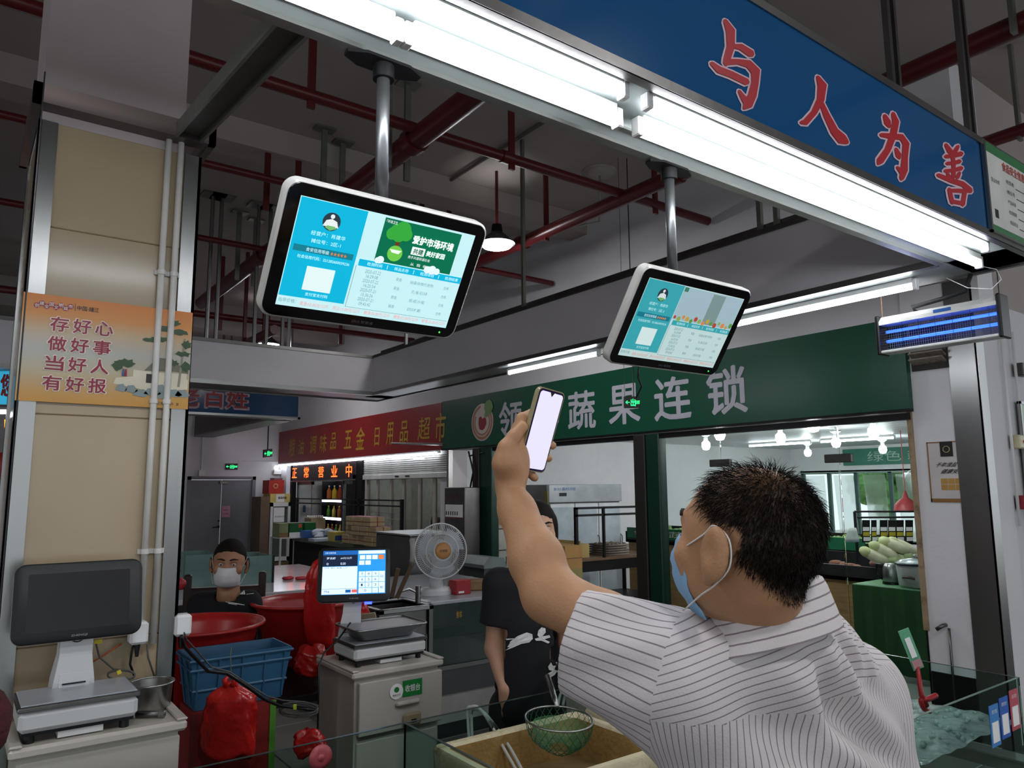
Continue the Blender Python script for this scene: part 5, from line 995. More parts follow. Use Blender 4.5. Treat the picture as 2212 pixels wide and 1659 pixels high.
    p = aX(1001, 1255, 5.0); b = thing('dustbin', 'grey dustbin with a sloping swing lid', 'bin', (5.0, p[1]-.2, 0)); y1, y0 = aX(1001, 1250, 5.0)[1], aX(1046, 1250, 5.0)[1]; zt_ = aX(1020, 1225, 5.0)[2]
    part('body', MB().loft([[(5.02, y0+.03, 0), (5.28, y0+.03, 0), (5.28, y1-.03, 0), (5.02, y1-.03, 0)], [(5.0, y0, zt_), (5.3, y0, zt_), (5.3, y1, zt_), (5.0, y1, zt_)]]), M('bin_grey', '3f4444', .5), b); part('lid', MB().prism([(-.01, 0), (.32, 0), (.28, .11), (.06, .13), (-.01, .04)], (5.0, y1+.01, zt_), (1, 0, 0), VZ, (0, -1, 0), y1-y0+.02), M('lid_grey', '6a7474', .4), b)
    part('lettering', MB().text('其他垃圾', (5.0, (y0+y1)/2+.1, zt_-.3), UY, VZ, .12, .2, .003, NX), PAPERW, b)
far_things()
# ================================================================ inside the stall
CABW = M('cabinet_white', 'b3aea4', .45, 0, .06, 3, dirt=('8a7658', 3.5, .66)); MARB = M('marble_top', 'bdb6aa', .3, 0, .08, 4, dirt=('8d8069', 5, .68))
def cabinet(label, x0, x1, y0, y1, z, open_drawer=0, plate=False):
    t = thing('cabinet', label, 'cabinet', ((x0+x1)/2, (y0+y1)/2, 0), 'white cash cabinets')
    part('body', MB().box((x0+.02, y0+.025, 0), (x1-.02, y1, z-.03)), CABW, t); part('top_slab', MB().box((x0, y0, z-.03), (x1, y1, z), .008), MARB, t)
    part('raised_edge', MB().box((x1-.03, y0, z), (x1, y1, z+.008), .003), MARB, t); part('raised_edge', MB().box((x0, y0, z), (x0+.03, y1, z+.008), .003), MARB, t)
    f = y0+.02-open_drawer; d = part('drawer', MB().box((x0+.03, f, z-.27), (x1-.015, f+.03, z-.045), .004).box((x0+.04, f+.03, z-.26), (x0+.05, y0+.3, z-.07)), CABW, t)
    xm = (x0+x1)/2+.03; part('handle', MB().box((xm-.06, f-.022, z-.17), (xm+.06, f, z-.148), .008), CABW, d)
    part('door', MB().box((x0+.03, y0+.012, .08), (x1-.03, y0+.03, z-.30), .004), CABW, t)
    return t, d, f
c1, _, _ = cabinet('white cash cabinet at the lower left, carrying the dark-screened till', .165, .605, 2.43, 2.70, 1.08)
c2, dr, fr = cabinet('white cash cabinet with a green cashier sticker and a lock on its drawer', 1.46, 1.925, 3.15, 3.57, .95, .03)
def sticker():
    g = M('cashier_green', '1f7a34', .4); U = (1, 0, 0); ny = np.array([0, -1, 0.]); y = fr-.001
    part('sticker', MB().box((1.70, y-.002, .815), (1.80, y, .885)), g, dr); part('sticker_lettering', MB().text('收银台', (1.712, y-.002, .835), U, VZ, .076, .03, .001, ny, .01), PAPERW, dr)
    m = MB(); m.add([(1.668+.034*math.cos(2*PI*k/20), y-.003, .845+.034*math.sin(2*PI*k/20)) for k in range(20)], [tuple(range(20))]); part('sticker_disc', m, PAPERW, dr)
    m = MB(); m.add([(1.668+.013*math.cos(2*PI*k/16), y-.004, .853+.012*math.sin(2*PI*k/16)) for k in range(16)], [tuple(range(16))]); part('sticker_tick', m, g, dr)
    part('sticker_caption', MB().text('微信支付', (1.648, y-.003, .825), U, VZ, .04, .01, .001, ny), INK, dr)
    part('lock_plate', MB().box((1.70, y-.02, .69), (1.79, y, .745), .008), M('old_plastic', '8f8266', .5), dr); part('keyhole', MB().box((1.735, y-.022, .705), (1.76, y-.02, .718)), BLACKM, dr)
sticker()
WH = M('till_white', 'c9c9c9', .35, 0, .02)
def till(label, X0, X1, Yf, Yb, z, mon, dark, pan):
    """till: weighing scale, printer neck and tilted screen"""
    t = thing('till_scale', label, 'till', ((X0+X1)/2, (Yf+Yb)/2, z), 'tills with scales')
    part('scale_body', MB().box((X0, Yf, z+.03), (X1, Yb, z+.085), .012), WH, t); part('base_plate', MB().box((X0+.01, Yf+.01, z+.022), (X1-.01, Yb-.01, z+.03)), DARKM, t)
    part('tray_rim', MB().box((X0-.004, Yf-.004, z+.085), (X1+.004, Yb+.004, z+.098), .004), STEELD, t)
    part('tray', MB().box((X0+.004, Yf+.004, z+.098), (X1-.004, Yb-.004, z+.103), .002), M('tray_steel', 'a9adb3', .3, .25, .05), t)
    for x in (X0+.03, X1-.03):
        for y in (Yf+.03, Yb-.03): part('foot', MB().cyl((x, y, z), (x, y, z+.024), .013, 10), BLACKM, t)
    part('cash_box', MB().box(((X0+X1)/2-.05, Yf+.015, z+.004), ((X0+X1)/2+.06, Yf+.1, z+.026)), WH, t)
    c, r, u, w_, h_ = mon; c, r, u = [np.array(q, float) for q in (c, r, u)]; r /= np.linalg.norm(r); u -= r*(u@r); u /= np.linalg.norm(u); n = np.cross(r, u)
    # neck
    nb = np.array([c[0]-.0, Yb+.035, z+.02]); b0 = c-u*h_*.35-n*.04
    rings = []
    for k, (q, wd, dp) in enumerate(((nb, .115, .055), (nb*.6+b0*.4, .105, .05), (nb*.3+b0*.7, .085, .035), (b0, .085, .025))):
        ux = np.array([r[0], r[1], 0]); ux /= np.linalg.norm(ux); uy = np.array([-ux[1], ux[0], 0]); rings.append([q+ux*a*wd/2+uy*b*dp for a, b in ((-1, -1), (1, -1), (1, 1), (-1, 1))])
    part('neck', MB().loft(rings), WH, t)
    q = nb*.62+b0*.38; pf = q-uy*.053; part('printer_slot', MB().obox(pf, ux, uy, VZ, (.06, .006, .004)), BLACKM, t); part('printer_door', MB().obox(pf+uy*.0025-VZ*.005, ux, uy, VZ, (.078, .004, .07), .001), WH, t); part('serial_plate', MB().obox(pf-VZ*.052+uy*.002, ux, uy, VZ, (.036, .005, .014)), M('plate_grey', '9a9a9a', .4), t)
    Q = lambda x, y, zz: c+r*x+u*y+n*zz
    o = rrect(w_, h_, .03); i_ = rrect(w_-.012, h_-.012, .026)
    part('screen_shell', MB().loft([[Q(x*.8, y*.8, -.045) for x, y in o], [Q(x, y, -.02) for x, y in o], [Q(x, y, -.006) for x, y in o]]), WH, t, 'auto')
    part('bezel', MB().loft([[Q(x, y, -.006) for x, y in o], [Q(x, y, .002) for x, y in o], [Q(x, y, .006) for x, y in i_]]), M('till_bezel', '09090a', .5), t, 'auto')
    part('maker_print', MB().text('ZHENGJI', Q(-.02, -h_*.46, .006), r, u, .042, .007, .0008, n), M('print_silver', '9a9a9a', .4), t, kind='stuff')
    part('cable_loop', MB().tube([b0+ux*a-uy*.03+VZ*(-.02-.012*(1-(a/.02)**2)) for a in np.linspace(-.02, .02, 7)], .0018, 5), BLACKM, t, True)
    if dark: part('display', MB().add([Q(x, y, .0066) for x, y in rrect(w_-.07, h_-.06, .004)], [tuple(range(28))]), M('display_off', '0b0a0b', .3), t)
    else:
        W2, H2 = .30, .213
        def rc(nm, u0, v0, u1, v1, zz, mat, par):
            return part(nm, MB().quad(Q((u0-.5)*W2, (.5-v1)*H2+.008, zz), Q((u1-.5)*W2, (.5-v1)*H2+.008, zz), Q((u1-.5)*W2, (.5-v0)*H2+.008, zz), Q((u0-.5)*W2, (.5-v0)*H2+.008, zz)), mat, par)
        def tx(mb, s, u0, v0, u1, v1, zz, bold=0): return mb.text(s, Q((u0-.5)*W2, (.5-v1)*H2+.008, zz), r, u, (u1-u0)*W2, (v1-v0)*H2, 0, n, bold)
        bl = E_('till_blue', '2a8fd8', .9); wt = E_('till_white_px', 'd4e6f4', .9); nv = E_('till_navy', '1c2740', .6); mid = E_('till_midblue', '1f5fa8', .8); org = E_('till_orange', 'd8743a', .9); rd = E_('till_red', 'd8605a', .9); tk = E_('till_ink', '32507a', .6)
        s = rc('display', 0, 0, 1, 1, .0066, bl, t)
        rc('title_bar', 0, 0, .55, .1, .0070, mid, s); rc('status_bar', .565, .01, .99, .085, .0070, wt, s); rc('summary_panel', .0, .1, .55, .36, .0070, nv, s); rc('item_list', .0, .37, .55, .99, .0070, wt, s); rc('footer_line', 0, .868, .55, .874, .0074, mid, s)
        for k in range(4): rc('menu_key', .585+.1*k, .115, .67+.1*k, .215, .0072, org if k == 3 else wt, s)
        for k in range(2): rc('menu_key', .575+.1*k, .24, .66+.1*k, .34, .0072, wt, s)
        for k in range(2): rc('action_key', .37+.1*k, .895, .455+.1*k, .96, .0076, mid if k == 0 else rd, s)
        mb = MB()
        for i, row in enumerate(('789', '456', '123')):
            for j, ch in enumerate(row): rc('number_key', .575+.107*j, .49+.125*i, .675+.107*j, .605+.125*i, .0072, wt, s); tx(mb, ch, .612+.107*j, .52+.125*i, .64+.107*j, .575+.125*i, .0076)
        rc('number_key', .575, .865, .785, .98, .0072, wt, s); rc('number_key', .793, .865, .885, .98, .0072, wt, s); rc('side_key', .895, .49, .99, .73, .0072, wt, s); rc('side_key', .895, .74, .99, .98, .0072, wt, s)
        tx(mb, '0', .665, .895, .695, .95, .0076); tx(mb, '.', .835, .93, .845, .945, .0076); tx(mb, '去皮', .915, .58, .97, .64, .0076); tx(mb, '确定', .915, .83, .97, .89, .0076); tx(mb, '0kg', .04, .90, .12, .955, .0076); tx(mb, '品名 单价 数量 小计', .03, .385, .4, .41, .0076)
        part('key_lettering', mb, tk, s, kind='stuff'); mb = MB(); tx(mb, '罗氏虾', .06, .15, .2, .2, .0074, .01); tx(mb, '64元/公斤', .28, .15, .46, .2, .0074); tx(mb, '0', .06, .275, .09, .33, .0074); tx(mb, '0.00', .28, .275, .36, .33, .0074); tx(mb, '正冀 收银系统', .03, .03, .2, .07, .0074); part('panel_lettering', mb, wt, s, kind='stuff')
        part('indicator', MB().obox(Q(.07, -h_/2-.006, -.01), r, u, n, (.035, .01, .01)), M('led_blue', '2a3cff', .3, 0, 0, emis=3), t)
    return t
xc = aY(155, 1298, 2.60)
till('till with a dark blank screen on the cabinet in front of the column', .182, .472, 2.445, 2.645, 1.08, ((.325, 2.60, aY(155, 1298, 2.60)[2]), (1, .0, .0), (0, .22, .97), .335, .225), True, False)
pc = aD(765, 1240, 3.62); till('till with a lit blue and white screen on the sticker cabinet', 1.50, 1.87, 3.22, 3.46, .95, (pc, (.86, -.42, 0), (.12, .33, .93), .345, .265), False, True)
def pan():
    t = thing('steel_pan', 'rectangular stainless pan resting on the scale of the lit till', 'pan', (1.7, 3.33, 1.055)); z = 1.056
    def ring(w_, d, zz, r): return [(1.69+x, 3.34+y, zz) for x, y in rrect(w_, d, r, 4)]
    part('basin', MB().loft([ring(.27, .17, z+.004, .03), ring(.28, .18, z+.012, .04), ring(.36, .25, z+.055, .03)], True), STEEL, t, 'auto'); part('inside', MB().loft([ring(.36, .25, z+.056, .03), ring(.27, .17, z+.02, .04)], False).add(ring(.27, .17, z+.02, .04), [tuple(range(20))]), STEEL, t, 'auto'); part('rim', MB().tube(ring(.37, .26, z+.056, .03), .005, 6, closed=True), STEEL, t, True)
pan()
def small_left():
    t = thing('steel_bowl', 'stainless cooking bowl beside the dark till', 'bowl', (.535, 2.62, 1.08)); p = np.array([.537, 2.615, 1.08])
    part('body', MB().lathe(p, [(.001, 0), (.05, 0), (.058, .01), (.062, .075), (.066, .08), (.06, .078), (.055, .012), (.001, .008)], 28), STEEL, t, True); part('rim', MB().tube([p+np.array([.066*math.cos(2*PI*k/24), .066*math.sin(2*PI*k/24), .08]) for k in range(24)], .003, 6, closed=True), STEEL, t, True)
    l = thing('steel_rod', 'short steel lock cylinder lying in front of the bowl', 'lock', (.51, 2.5, 1.08)); part('rod', MB().cyl((.485, 2.535, 1.092), (.545, 2.495, 1.092), .0095, 10), STEELD, l, True); part('tip', MB().cyl((.54, 2.498, 1.092), (.553, 2.489, 1.092), .011, 8), STEEL, l)
    for k, (px, py, lab) in enumerate(((297, 1365, 'white plug box on the column beside the dark till'), (386, 1350, 'white socket cover on the steel corner of the column'))):
        a = aY(px, py, CF-.03) if k == 0 else np.array([.652, CF+.01, aY(386, 1350, CF)[2]])
        t = thing('plug_box', lab, 'socket', a); part('cover', MB().box(a-np.array([.027, .035, .035]), a+np.array([.027, .02, .035]), .008), WHITEP, t)
        part('plug', MB().cyl(a+np.array([0, -.01, -.035]), a+np.array([0, -.012, -.075]), .01, 8, .005), BLACKM, t)
    def cord(lab, pts, r, m, group=None, nm='cable'):
        return single(nm, MB().tube(pts, r, 6), m, lab, 'cable', group, True)
    G = M('cord_grey', '4c4a48', .5)
    Yc = CF-.02
    cord('black plug cord dropping from the plug box behind the bowl', [aY(290, 1385, Yc), aY(284, 1410, Yc), aY(281, 1435, Yc), aY(290, 1460, Yc)], .004, BLACKM)
    cord('grey cord hanging from the dark till screen', [aY(207, 1390, 2.67), aY(215, 1420, 2.67), aY(245, 1445, 2.68), aY(280, 1450, 2.68)], .003, G)
    cord('orange cord slanting behind the dark till', [aY(262, 1390, Yc), aY(225, 1415, Yc), aY(190, 1435, Yc)], .003, M('cord_orange', 'b5562a', .5))
    cord('grey cord running down the right conduit behind the bowl', [aY(318, 1392, Yc), aY(320, 1420, Yc), aY(335, 1465, Yc)], .003, G)
    loop = []
    for k in range(40): a = k*.5; loop.append(aY(262+30*math.cos(a), 1458+11*math.sin(a)+1.2*math.sin(k*.7), 2.68))
    cord('coil of grey cord beside the steel bowl', loop, .0025, G)
    single('cable_tag', MB().obox(aY(212, 1386, 2.66), (1, 0, 0), (0, 1, 0), (0, 0, 1), (.022, .004, .012)), M('tag_yellow', 'c9b52a', .5), 'yellow tag on the cord under the dark till', 'tag')
    single('cable_tag', MB().obox(aY(257, 1452, 2.66), (.9, 0, .3), (0, 1, 0), (-.3, 0, .9), (.012, .006, .012)), M('tag_yellow', 'c9b52a', .5), 'yellow tie on the coil of cord by the bowl', 'tag')
    # thick black cables from the column to the sticker cabinet
    D0 = 2.55
    pts = [(392, 1375, 2.45), (397, 1395, 2.5), (420, 1420, 2.6), (450, 1450, 2.7), (490, 1455, 2.8), (530, 1480, 2.85), (570, 1510, 2.9), (605, 1525, 3.0), (650, 1530, 3.05), (683, 1535, 3.05)]
    cord('thick black cable looping past the blue crate to the sticker cabinet', [aD(*q) for q in pts], .0065, BLACKM)
    cord('thin black cable beside the thick one across the blue crate', [aD(x+6, y-8-6*math.sin(k), d+.02) for k, (x, y, d) in enumerate(pts)], .003, G)
    lp = []
    for k in range(60): a = k*.42; lp.append(aD(645+42*math.cos(a), 1533+13*math.sin(a)+4*math.cos(a*1.13+k*.05), 3.02-.015*math.sin(a)))
    cord('bundle of grey cable coiled beside the sticker cabinet', lp, .0035, G)
    cord('black cord down the left side of the sticker cabinet', [aD(757, 1345, 3.5), aD(728, 1385, 3.4), aD(700, 1410, 3.36), aD(688, 1440, 3.3), aD(688, 1500, 3.28), aD(686, 1590, 3.25)], .004, BLACKM)
    single('cable_tag', MB().obox(aD(637, 1527, 2.96), RT, FW, UP, (.012, .004, .02)), M('tag_lime', 'b5c43a', .5), 'lime tie on the grey cable bundle', 'tag')
small_left()
def red_blue():
    cb = M('crate_blue', '2f5c7c', .4, 0, .1, 6, dirt=('4d7890', 6, .68)); x0, x1, y0, y1, z0, z1 = .83, 1.25, 3.33, 3.565, .85, 1.065
    t = thing('plastic_crate', 'blue ribbed plastic crate in front of the red tubs', 'crate', (1.03, 3.5, z0)); w_ = .008
    def quadr(i, zz, e=0): return [(x0+i-e, y0+i-e, zz), (x1-i+e, y0+i-e, zz), (x1-i+e, y1-i+e, zz), (x0+i-e, y1-i+e, zz)]
    part('shell', MB().loft([quadr(.03, z0), quadr(0, z1)], False).loft([quadr(w_, z1), quadr(.036, z0+.01)], False).add(quadr(.03, z0), [(3, 2, 1, 0)]).add(quadr(.036, z0+.01), [(0, 1, 2, 3)]).add(quadr(0, z1)+quadr(w_, z1), [(0, 1, 5, 4), (1, 2, 6, 5), (2, 3, 7, 6), (3, 0, 4, 7)]), cb, t)
    for zz, i in ((z1-.012, 0), (z1-.05, .005), (z0+.08, .02)): part('band', MB().loft([quadr(i, zz-.005, .008), quadr(i, zz+.005, .008)]), cb, t) if False else part('band', MB().tube(quadr(i, zz, .004), .006, 5, closed=True), cb, t)
    for f in (.25, .5, .75, .97, .03): x = x0+.02+(x1-x0-.04)*f; part('rib', MB().tube([(x, y0+.028-.003, z0+.01), (x, y0-.003, z1-.01)], .005, 5), cb, t)
    for f in (.3, .7): y = y0+(y1-y0)*f; part('rib', MB().tube([(x0+.026, y, z0+.01), (x0-.003, y, z1-.01)], .005, 5), cb, t)
    rt = M('tub_red', 'a01f1d', .35, 0, .08, 3)
    for k, (cx, cy, r_, lab) in enumerate(((.99, 3.87, .29, 'red plastic tub nearer the column, half hidden by it'), (1.68, 4.28, .29, 'red plastic tub behind the lit till'))):
        t = thing('red_tub', lab, 'tub', (cx, cy, .78), 'red tubs'); c = (cx, cy, .78)
        part('basin', MB().lathe(c, [(.001, 0), (.18, 0), (.2, .015), (r_-.02, .30), (r_+.005, .325), (r_+.012, .335), (r_-.012, .335), (r_-.03, .30), (.19, .025), (.001, .02)], 40), rt, t, True); part('rim', MB().tube([(cx+(r_+.008)*math.cos(2*PI*j/40), cy+(r_+.008)*math.sin(2*PI*j/40), 1.112) for j in range(40)], .01, 6, closed=True), rt, t, True)
    s = thing('work_table', 'dark low table under the red tubs', 'table', (1.3, 4.1, 0)); part('top', MB().box((.68, 3.58, .74), (2.0, 4.5, .78), .005), DARKM, s)
    for x in (.72, 1.95):
        for y in (3.62, 4.45): part('leg', MB().box((x-.02, y-.02, 0), (x+.02, y+.02, .74)), DARKM, s)
    b = thing('red_box', 'red wooden box with a green edge under the blue crate', 'box', (1.03, 3.4, 0)); rp = M('box_red', '7e1f1c', .5, 0, .1); part('body', MB().box((.85, 3.34, .0), (1.19, 3.56, .848)), rp, b); part('edge', MB().box((1.165, 3.332, .1), (1.19, 3.34, .848)), M('edge_green', '4f8a2c', .5), b)
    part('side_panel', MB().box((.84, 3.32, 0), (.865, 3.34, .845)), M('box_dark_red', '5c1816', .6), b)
    # red plastic bags
    bm = M('bag_red', 'b51f1c', .22, 0, .12, 8, .9, 14, spec=.6, sss=0)
    def bag(lab, c, w_, h_, d, neck=True, seed=0):
        r_ = np.random.default_rng(seed); t = thing('plastic_bag', lab, 'bag', c-UP*h_/2, 'red plastic bags'); n = 44; rings = []; prof = [(0, .75), (.05, .95), (.2, 1), (.4, 1), (.6, .97), (.78, .9), (.86, .6), (.9, .28), (.94, .22), (1, .3)] if neck else [(0, .5), (.08, .85), (.3, 1), (.6, .95), (.85, .8), (.97, .5), (1, .2)]
        ph = r_.uniform(0, 6, 8); fs = np.linspace(0, 1, 26); prof = [(f, float(np.interp(f, [q[0] for q in prof], [q[1] for q in prof]))) for f in fs]; nz = r_.normal(size=(26, n)); nz = (nz+np.roll(nz, 1, 1)+np.roll(nz, 1, 0))/1.7
        for jr, (f, s) in enumerate(prof):
            ring = []
            for k in range(n):
                a = 2*PI*k/n; w2 = 1+.07*math.sin(3*a+ph[0]+f*5)+.05*math.sin(7*a+ph[1]-f*8)+.03*math.sin(11*a+ph[2]+f*20)+.022*nz[jr, k]
                x = math.copysign(abs(math.cos(a))**.6, math.cos(a)); y = math.copysign(abs(math.sin(a))**.8, math.sin(a)); ring.append(c+RT*(x*w_/2*s*w2)+FW*(y*d/2*s*w2)+UP*((f-.5)*h_+.012*math.sin(4*a+ph[3])))
            rings.append(ring)
        part('sack', MB().loft(rings), bm, t, True)
        if neck:
            for k in (-1, 1): part('handle', MB().tube([c+RT*.012*k+UP*h_*.44, c+RT*.02*k+UP*h_*.52, c+RT*.008*k+UP*h_*.56], [.016, .013, .006], 8), bm, t, True)
    bag('red plastic bag hanging in front of the red box', aD(497, 1552, 2.98), .21, .30, .07, True, 1)
    bag('red plastic bag draped behind the lit till screen', aD(692, 1305, 3.95), .16, .46, .10, False, 2)
    bag('red plastic bag lying by the left rear of the sticker cabinet', aD(672, 1425, 3.75), .16, .13, .14, False, 3)
    bag('red plastic bag beside the sticker cabinet, seen just above the tank glass', aD(668, 1605, 3.15), .13, .10, .08, False, 4)
    bag('red bag hanging on the sink edge', aD(775, 1330, 4.4), .12, .16, .08, False, 5)
    single('hook_wire', MB().tube([aD(497, 1470, 2.98), aD(499, 1450, 2.99), aD(498, 1415, 3.0), aD(500, 1398, 3.02)], .002, 5), M('wire_green', '5a6a4a', .6), 'wire hook holding the red bag on the crate', 'hook', smooth=True)
    single('cleaning_cloth', MB().prism([(-.03, 0), (.05, .01), (.07, -.06), (.05, -.13), (.03, -.07), (-.02, -.03)], aD(790, 1328, 4.25), RT, UP, FW, .02), M('cloth_beige', '9a8d72', .9), 'beige cloth hanging beside the sink', 'cloth')
red_blue()
def back_row():
    t = thing('sink', 'stainless sink on a frame with a tap', 'sink', (2.5, 4.7, 0)); x0, x1, y0, y1, z = 2.32, 2.74, 4.62, 5.05, .95
    part('rim', MB().box((x0, y0, z-.03), (x1, y0+.04, z), .004).box((x0, y1-.04, z-.03), (x1, y1, z), .004).box((x0, y0, z-.03), (x0+.04, y1, z), .004).box((x1-.04, y0, z-.03), (x1, y1, z), .004), STEEL, t)
    part('bowl', MB().box((x0+.035, y0+.035, z-.2), (x1-.035, y1-.035, z-.19)).box((x0+.03, y0+.03, z-.2), (x0+.04, y1-.03, z-.01)).box((x1-.04, y0+.03, z-.2), (x1-.03, y1-.03, z-.01)).box((x0+.03, y0+.03, z-.2), (x1-.03, y0+.04, z-.01)).box((x0+.03, y1-.04, z-.2), (x1-.03, y1-.03, z-.01)), STEELD, t)
    for x in (x0+.02, x1-.02):
        for y in (y0+.02, y1-.02): part('leg', MB().box((x-.015, y-.015, 0), (x+.015, y+.015, z-.03)), STEELD, t)
    part('tap', MB().cyl((x1-.06, y0+.12, z), (x1-.06, y0+.12, z+.12), .02, 10).tube([(x1-.06, y0+.12, z+.07), (x1-.12, y0+.14, z+.10), (x1-.2, y0+.16, z+.08)], .008, 8), STEEL, t, 'auto')
    for k, (a, b, lab) in enumerate((((846, 1290), (860, 1228), 'shorter wooden stick standing in the sink'), ((857, 1292), (892, 1214), 'longer wooden stick with a plastic-wrapped end in the sink'))):
        s = thing('wooden_stick', lab, 'stick', aD(*a, 5.1), 'sticks in the sink'); part('shaft', MB().obox((aD(*a, 5.1)+aD(*b, 5.1))/2, *(lambda d: (np.cross(d, FW), FW, d))((aD(*b, 5.1)-aD(*a, 5.1))/np.linalg.norm(aD(*b, 5.1)-aD(*a, 5.1))), (.03, .02, np.linalg.norm(aD(*b, 5.1)-aD(*a, 5.1))), .003), M('stick_wood', '5f4b38', .8), s)
        if k: part('wrap', MB().tube([aD(889, 1220, 5.1), aD(892, 1195, 5.08), aD(890, 1165, 5.08)], [.018, .014, .02], 8), M('wrap_plastic', 'b9bdb5', .2, alpha=.5), s, True)
    # marble counter with glass tank beneath
    c = thing('tank_counter', 'glass fish tank counter with a pale top under the desk fan', 'counter', (3.2, 5.4, 0)); x0, x1, y0, y1 = 2.75, 3.85, 4.72, 6.3; z = .95
    part('top', MB().box((x0, y0, z-.025), (x1, y1, z), .004), M('counter_grey', 'a9aab0', .25, 0, .04), c)
    tg = M('back_tank_glass', '6a807c', .05, 0, .05, trans=.75, ior=1.1, alpha=.8)
    part('front_pane', MB().box((x0, y0+.01, .5), (x1, y0+.02, z-.025)), tg, c); part('side_pane', MB().box((x0, y0+.02, .5), (x0+.01, y1, z-.025)), tg, c)
    part('inner_shelf', MB().box((x0+.02, y0+.05, .68), (x1, y0+.4, .69)), M('shelf_teal', '3c5a5c', .3), c); part('frame_bar', MB().box((x0, y0, .47), (x1, y0+.03, .50)).box((x0-.02, y0-.01, 0), (x0+.02, y0+.03, .95)), STEELD, c)
    part('lower_panel', MB().box((x0, y0+.01, .30), (x1, y0+.03, .47)), M('panel_dark', '3f4042', .5), c); part('white_panel', MB().box((x0, y0-.02, .12), (x1, y0+.01, .30)), M('panel_pale', '8e8d88', .5), c); part('plinth', MB().box((x0+.05, y0+.05, 0), (x1, y1, .12)), BLACKM, c); part('back_panel', MB().box((x0+.3, y1-.05, .1), (x1, y1, z-.03)), STEELD, c)
    part('gold_print', MB().text('鲜', aY(985, 1336, y0), (1, 0, 0), VZ, .05, .05, .004, (0, -1, 0)), M('gold_print', 'b58a2c', .5), c)
    fl = aZ(935, 1282, .955)
    f = thing('desk_fan', 'white desk fan with an orange hub standing on the counter', 'fan', (fl[0], fl[1], .95)); p = np.array([fl[0]+.03, fl[1], .95]); fw = M('fan_plastic', 'cfd0d0', .35)
    part('base', MB().lathe(p, [(.001, 0), (.135, 0), (.135, .03), (.12, .045), (.05, .055), (.001, .06)], 4 if False else 26, sx=1, sy=.8), fw, f, 'auto'); part('column', MB().tube([p+np.array([0, 0, .04]), p+np.array([0, 0, .2]), p+np.array([0, 0, .33])], [.06, .04, .035], 14), fw, f, True)
    cc = aD(952, 1190, float((p-CAM)@FW)-.04); ax = np.array([-.25, -.96, .08]); ax = ax/np.linalg.norm(ax); ux = np.cross(VZ, ax); ux /= np.linalg.norm(ux); uy = np.cross(ax, ux); R = .205
    part('motor', MB().lathe(cc-ax*.05, [(.001, -.12), (.05, -.11), (.06, -.03), (.06, 0)], 16, ax=(ux, uy, ax)), fw, f, True)
    hub = part('hub', MB().lathe(cc+ax*.062, [(.001, .012), (.045, .01), (.062, 0), (.062, -.01)], 24, ax=(ux, uy, ax)), M('hub_tan', 'b9814a', .4), f, True); part('hub_print', MB().text('红双喜', cc+ax*.076-ux*.03-uy*.01, ux, uy, .06, .02, .001, ax), INK, hub)
    for k in range(3):
        a0 = k*2*PI/3+.4; V = []; F = []
        for i in range(6):
            rr = .05+.13*i/5
            for j in range(5): a = a0+(j/4-.3)*1.2; V.append(cc+ux*rr*math.cos(a)+uy*rr*math.sin(a)+ax*(.02-.03*(j/4)))
        for i in range(5):
            for j in range(4): F.append((i*5+j, i*5+j+1, i*5+j+6, i*5+j+5))
        part('blade', MB().add(V, F), M('blade_clear', 'b9c4cc', .2, alpha=.55), f, True)
    for rr, zz, th in ((R, 0, .006), (R*.62, .045, .003), (.07, .06, .003), (R*.7, -.045, .003)): part('guard_ring', MB().tube([cc+ux*rr*math.cos(2*PI*k/36)+uy*rr*math.sin(2*PI*k/36)+ax*zz for k in range(36)], th, 5, closed=True), fw, f, True)
    mb = MB()
    for k in range(80):
        a = 2*PI*k/80; d = ux*math.cos(a)+uy*math.sin(a); d2 = ux*math.cos(a+.25)+uy*math.sin(a+.25)
        mb.tube([cc+d2*.06+ax*.062, cc+(d+d2)*.5*R*.62+ax*.048, cc+d*R*.9+ax*.02, cc+d*R], .0013, 3, False); mb.tube([cc+d*.06-ax*.05, cc+d*R*.7-ax*.045, cc+d*R], .0013, 3, False)
    part('guard_wires', mb, fw, f, kind='stuff')
    p = aZ(1000, 1284, .95); b = thing('red_box', 'small red box on the counter beside the fan', 'box', p); part('box', MB().box(p+np.array([-.06, 0, 0]), p+np.array([.075, .1, .105]), .004), M('redbox', 'a01d24', .4), b); part('label', MB().box(p+np.array([-.04, -.002, .01]), p+np.array([.01, 0, .025])), PAPERW, b)
    p = aZ(1022, 1280, .95); single('wood_block', MB().obox(p+np.array([.1, .12, .04]), (.95, -.3, 0), (.3, .95, 0), VZ, (.42, .14, .08), .01), M('block_wood', '8a6a45', .6, 0, .2, 6, stretch=(1, 6, 6)), 'brown wooden block behind the small red box', 'block')
    # rear white counter and glass tanks behind the seated man
    c = thing('rear_counter', 'long pale stone counter behind the seated man', 'counter', (2.2, 7.2, 0)); part('top', MB().box((.6, 6.34, .86), (3.25, 8.5, .9), .005), M('counter_pale', 'b5b0b4', .12, 0, .05), c); part('front', MB().box((.9, 6.34, 0), (3.25, 6.38, .86)), M('counter_dark', '141415', .4), c); part('wrapped_cover', MB().box((1.6, 6.28, .3), (3.2, 6.34, .80), .01), M('black_film', '0c0c0d', .15, 0, .05, 4, .8, 6), c)
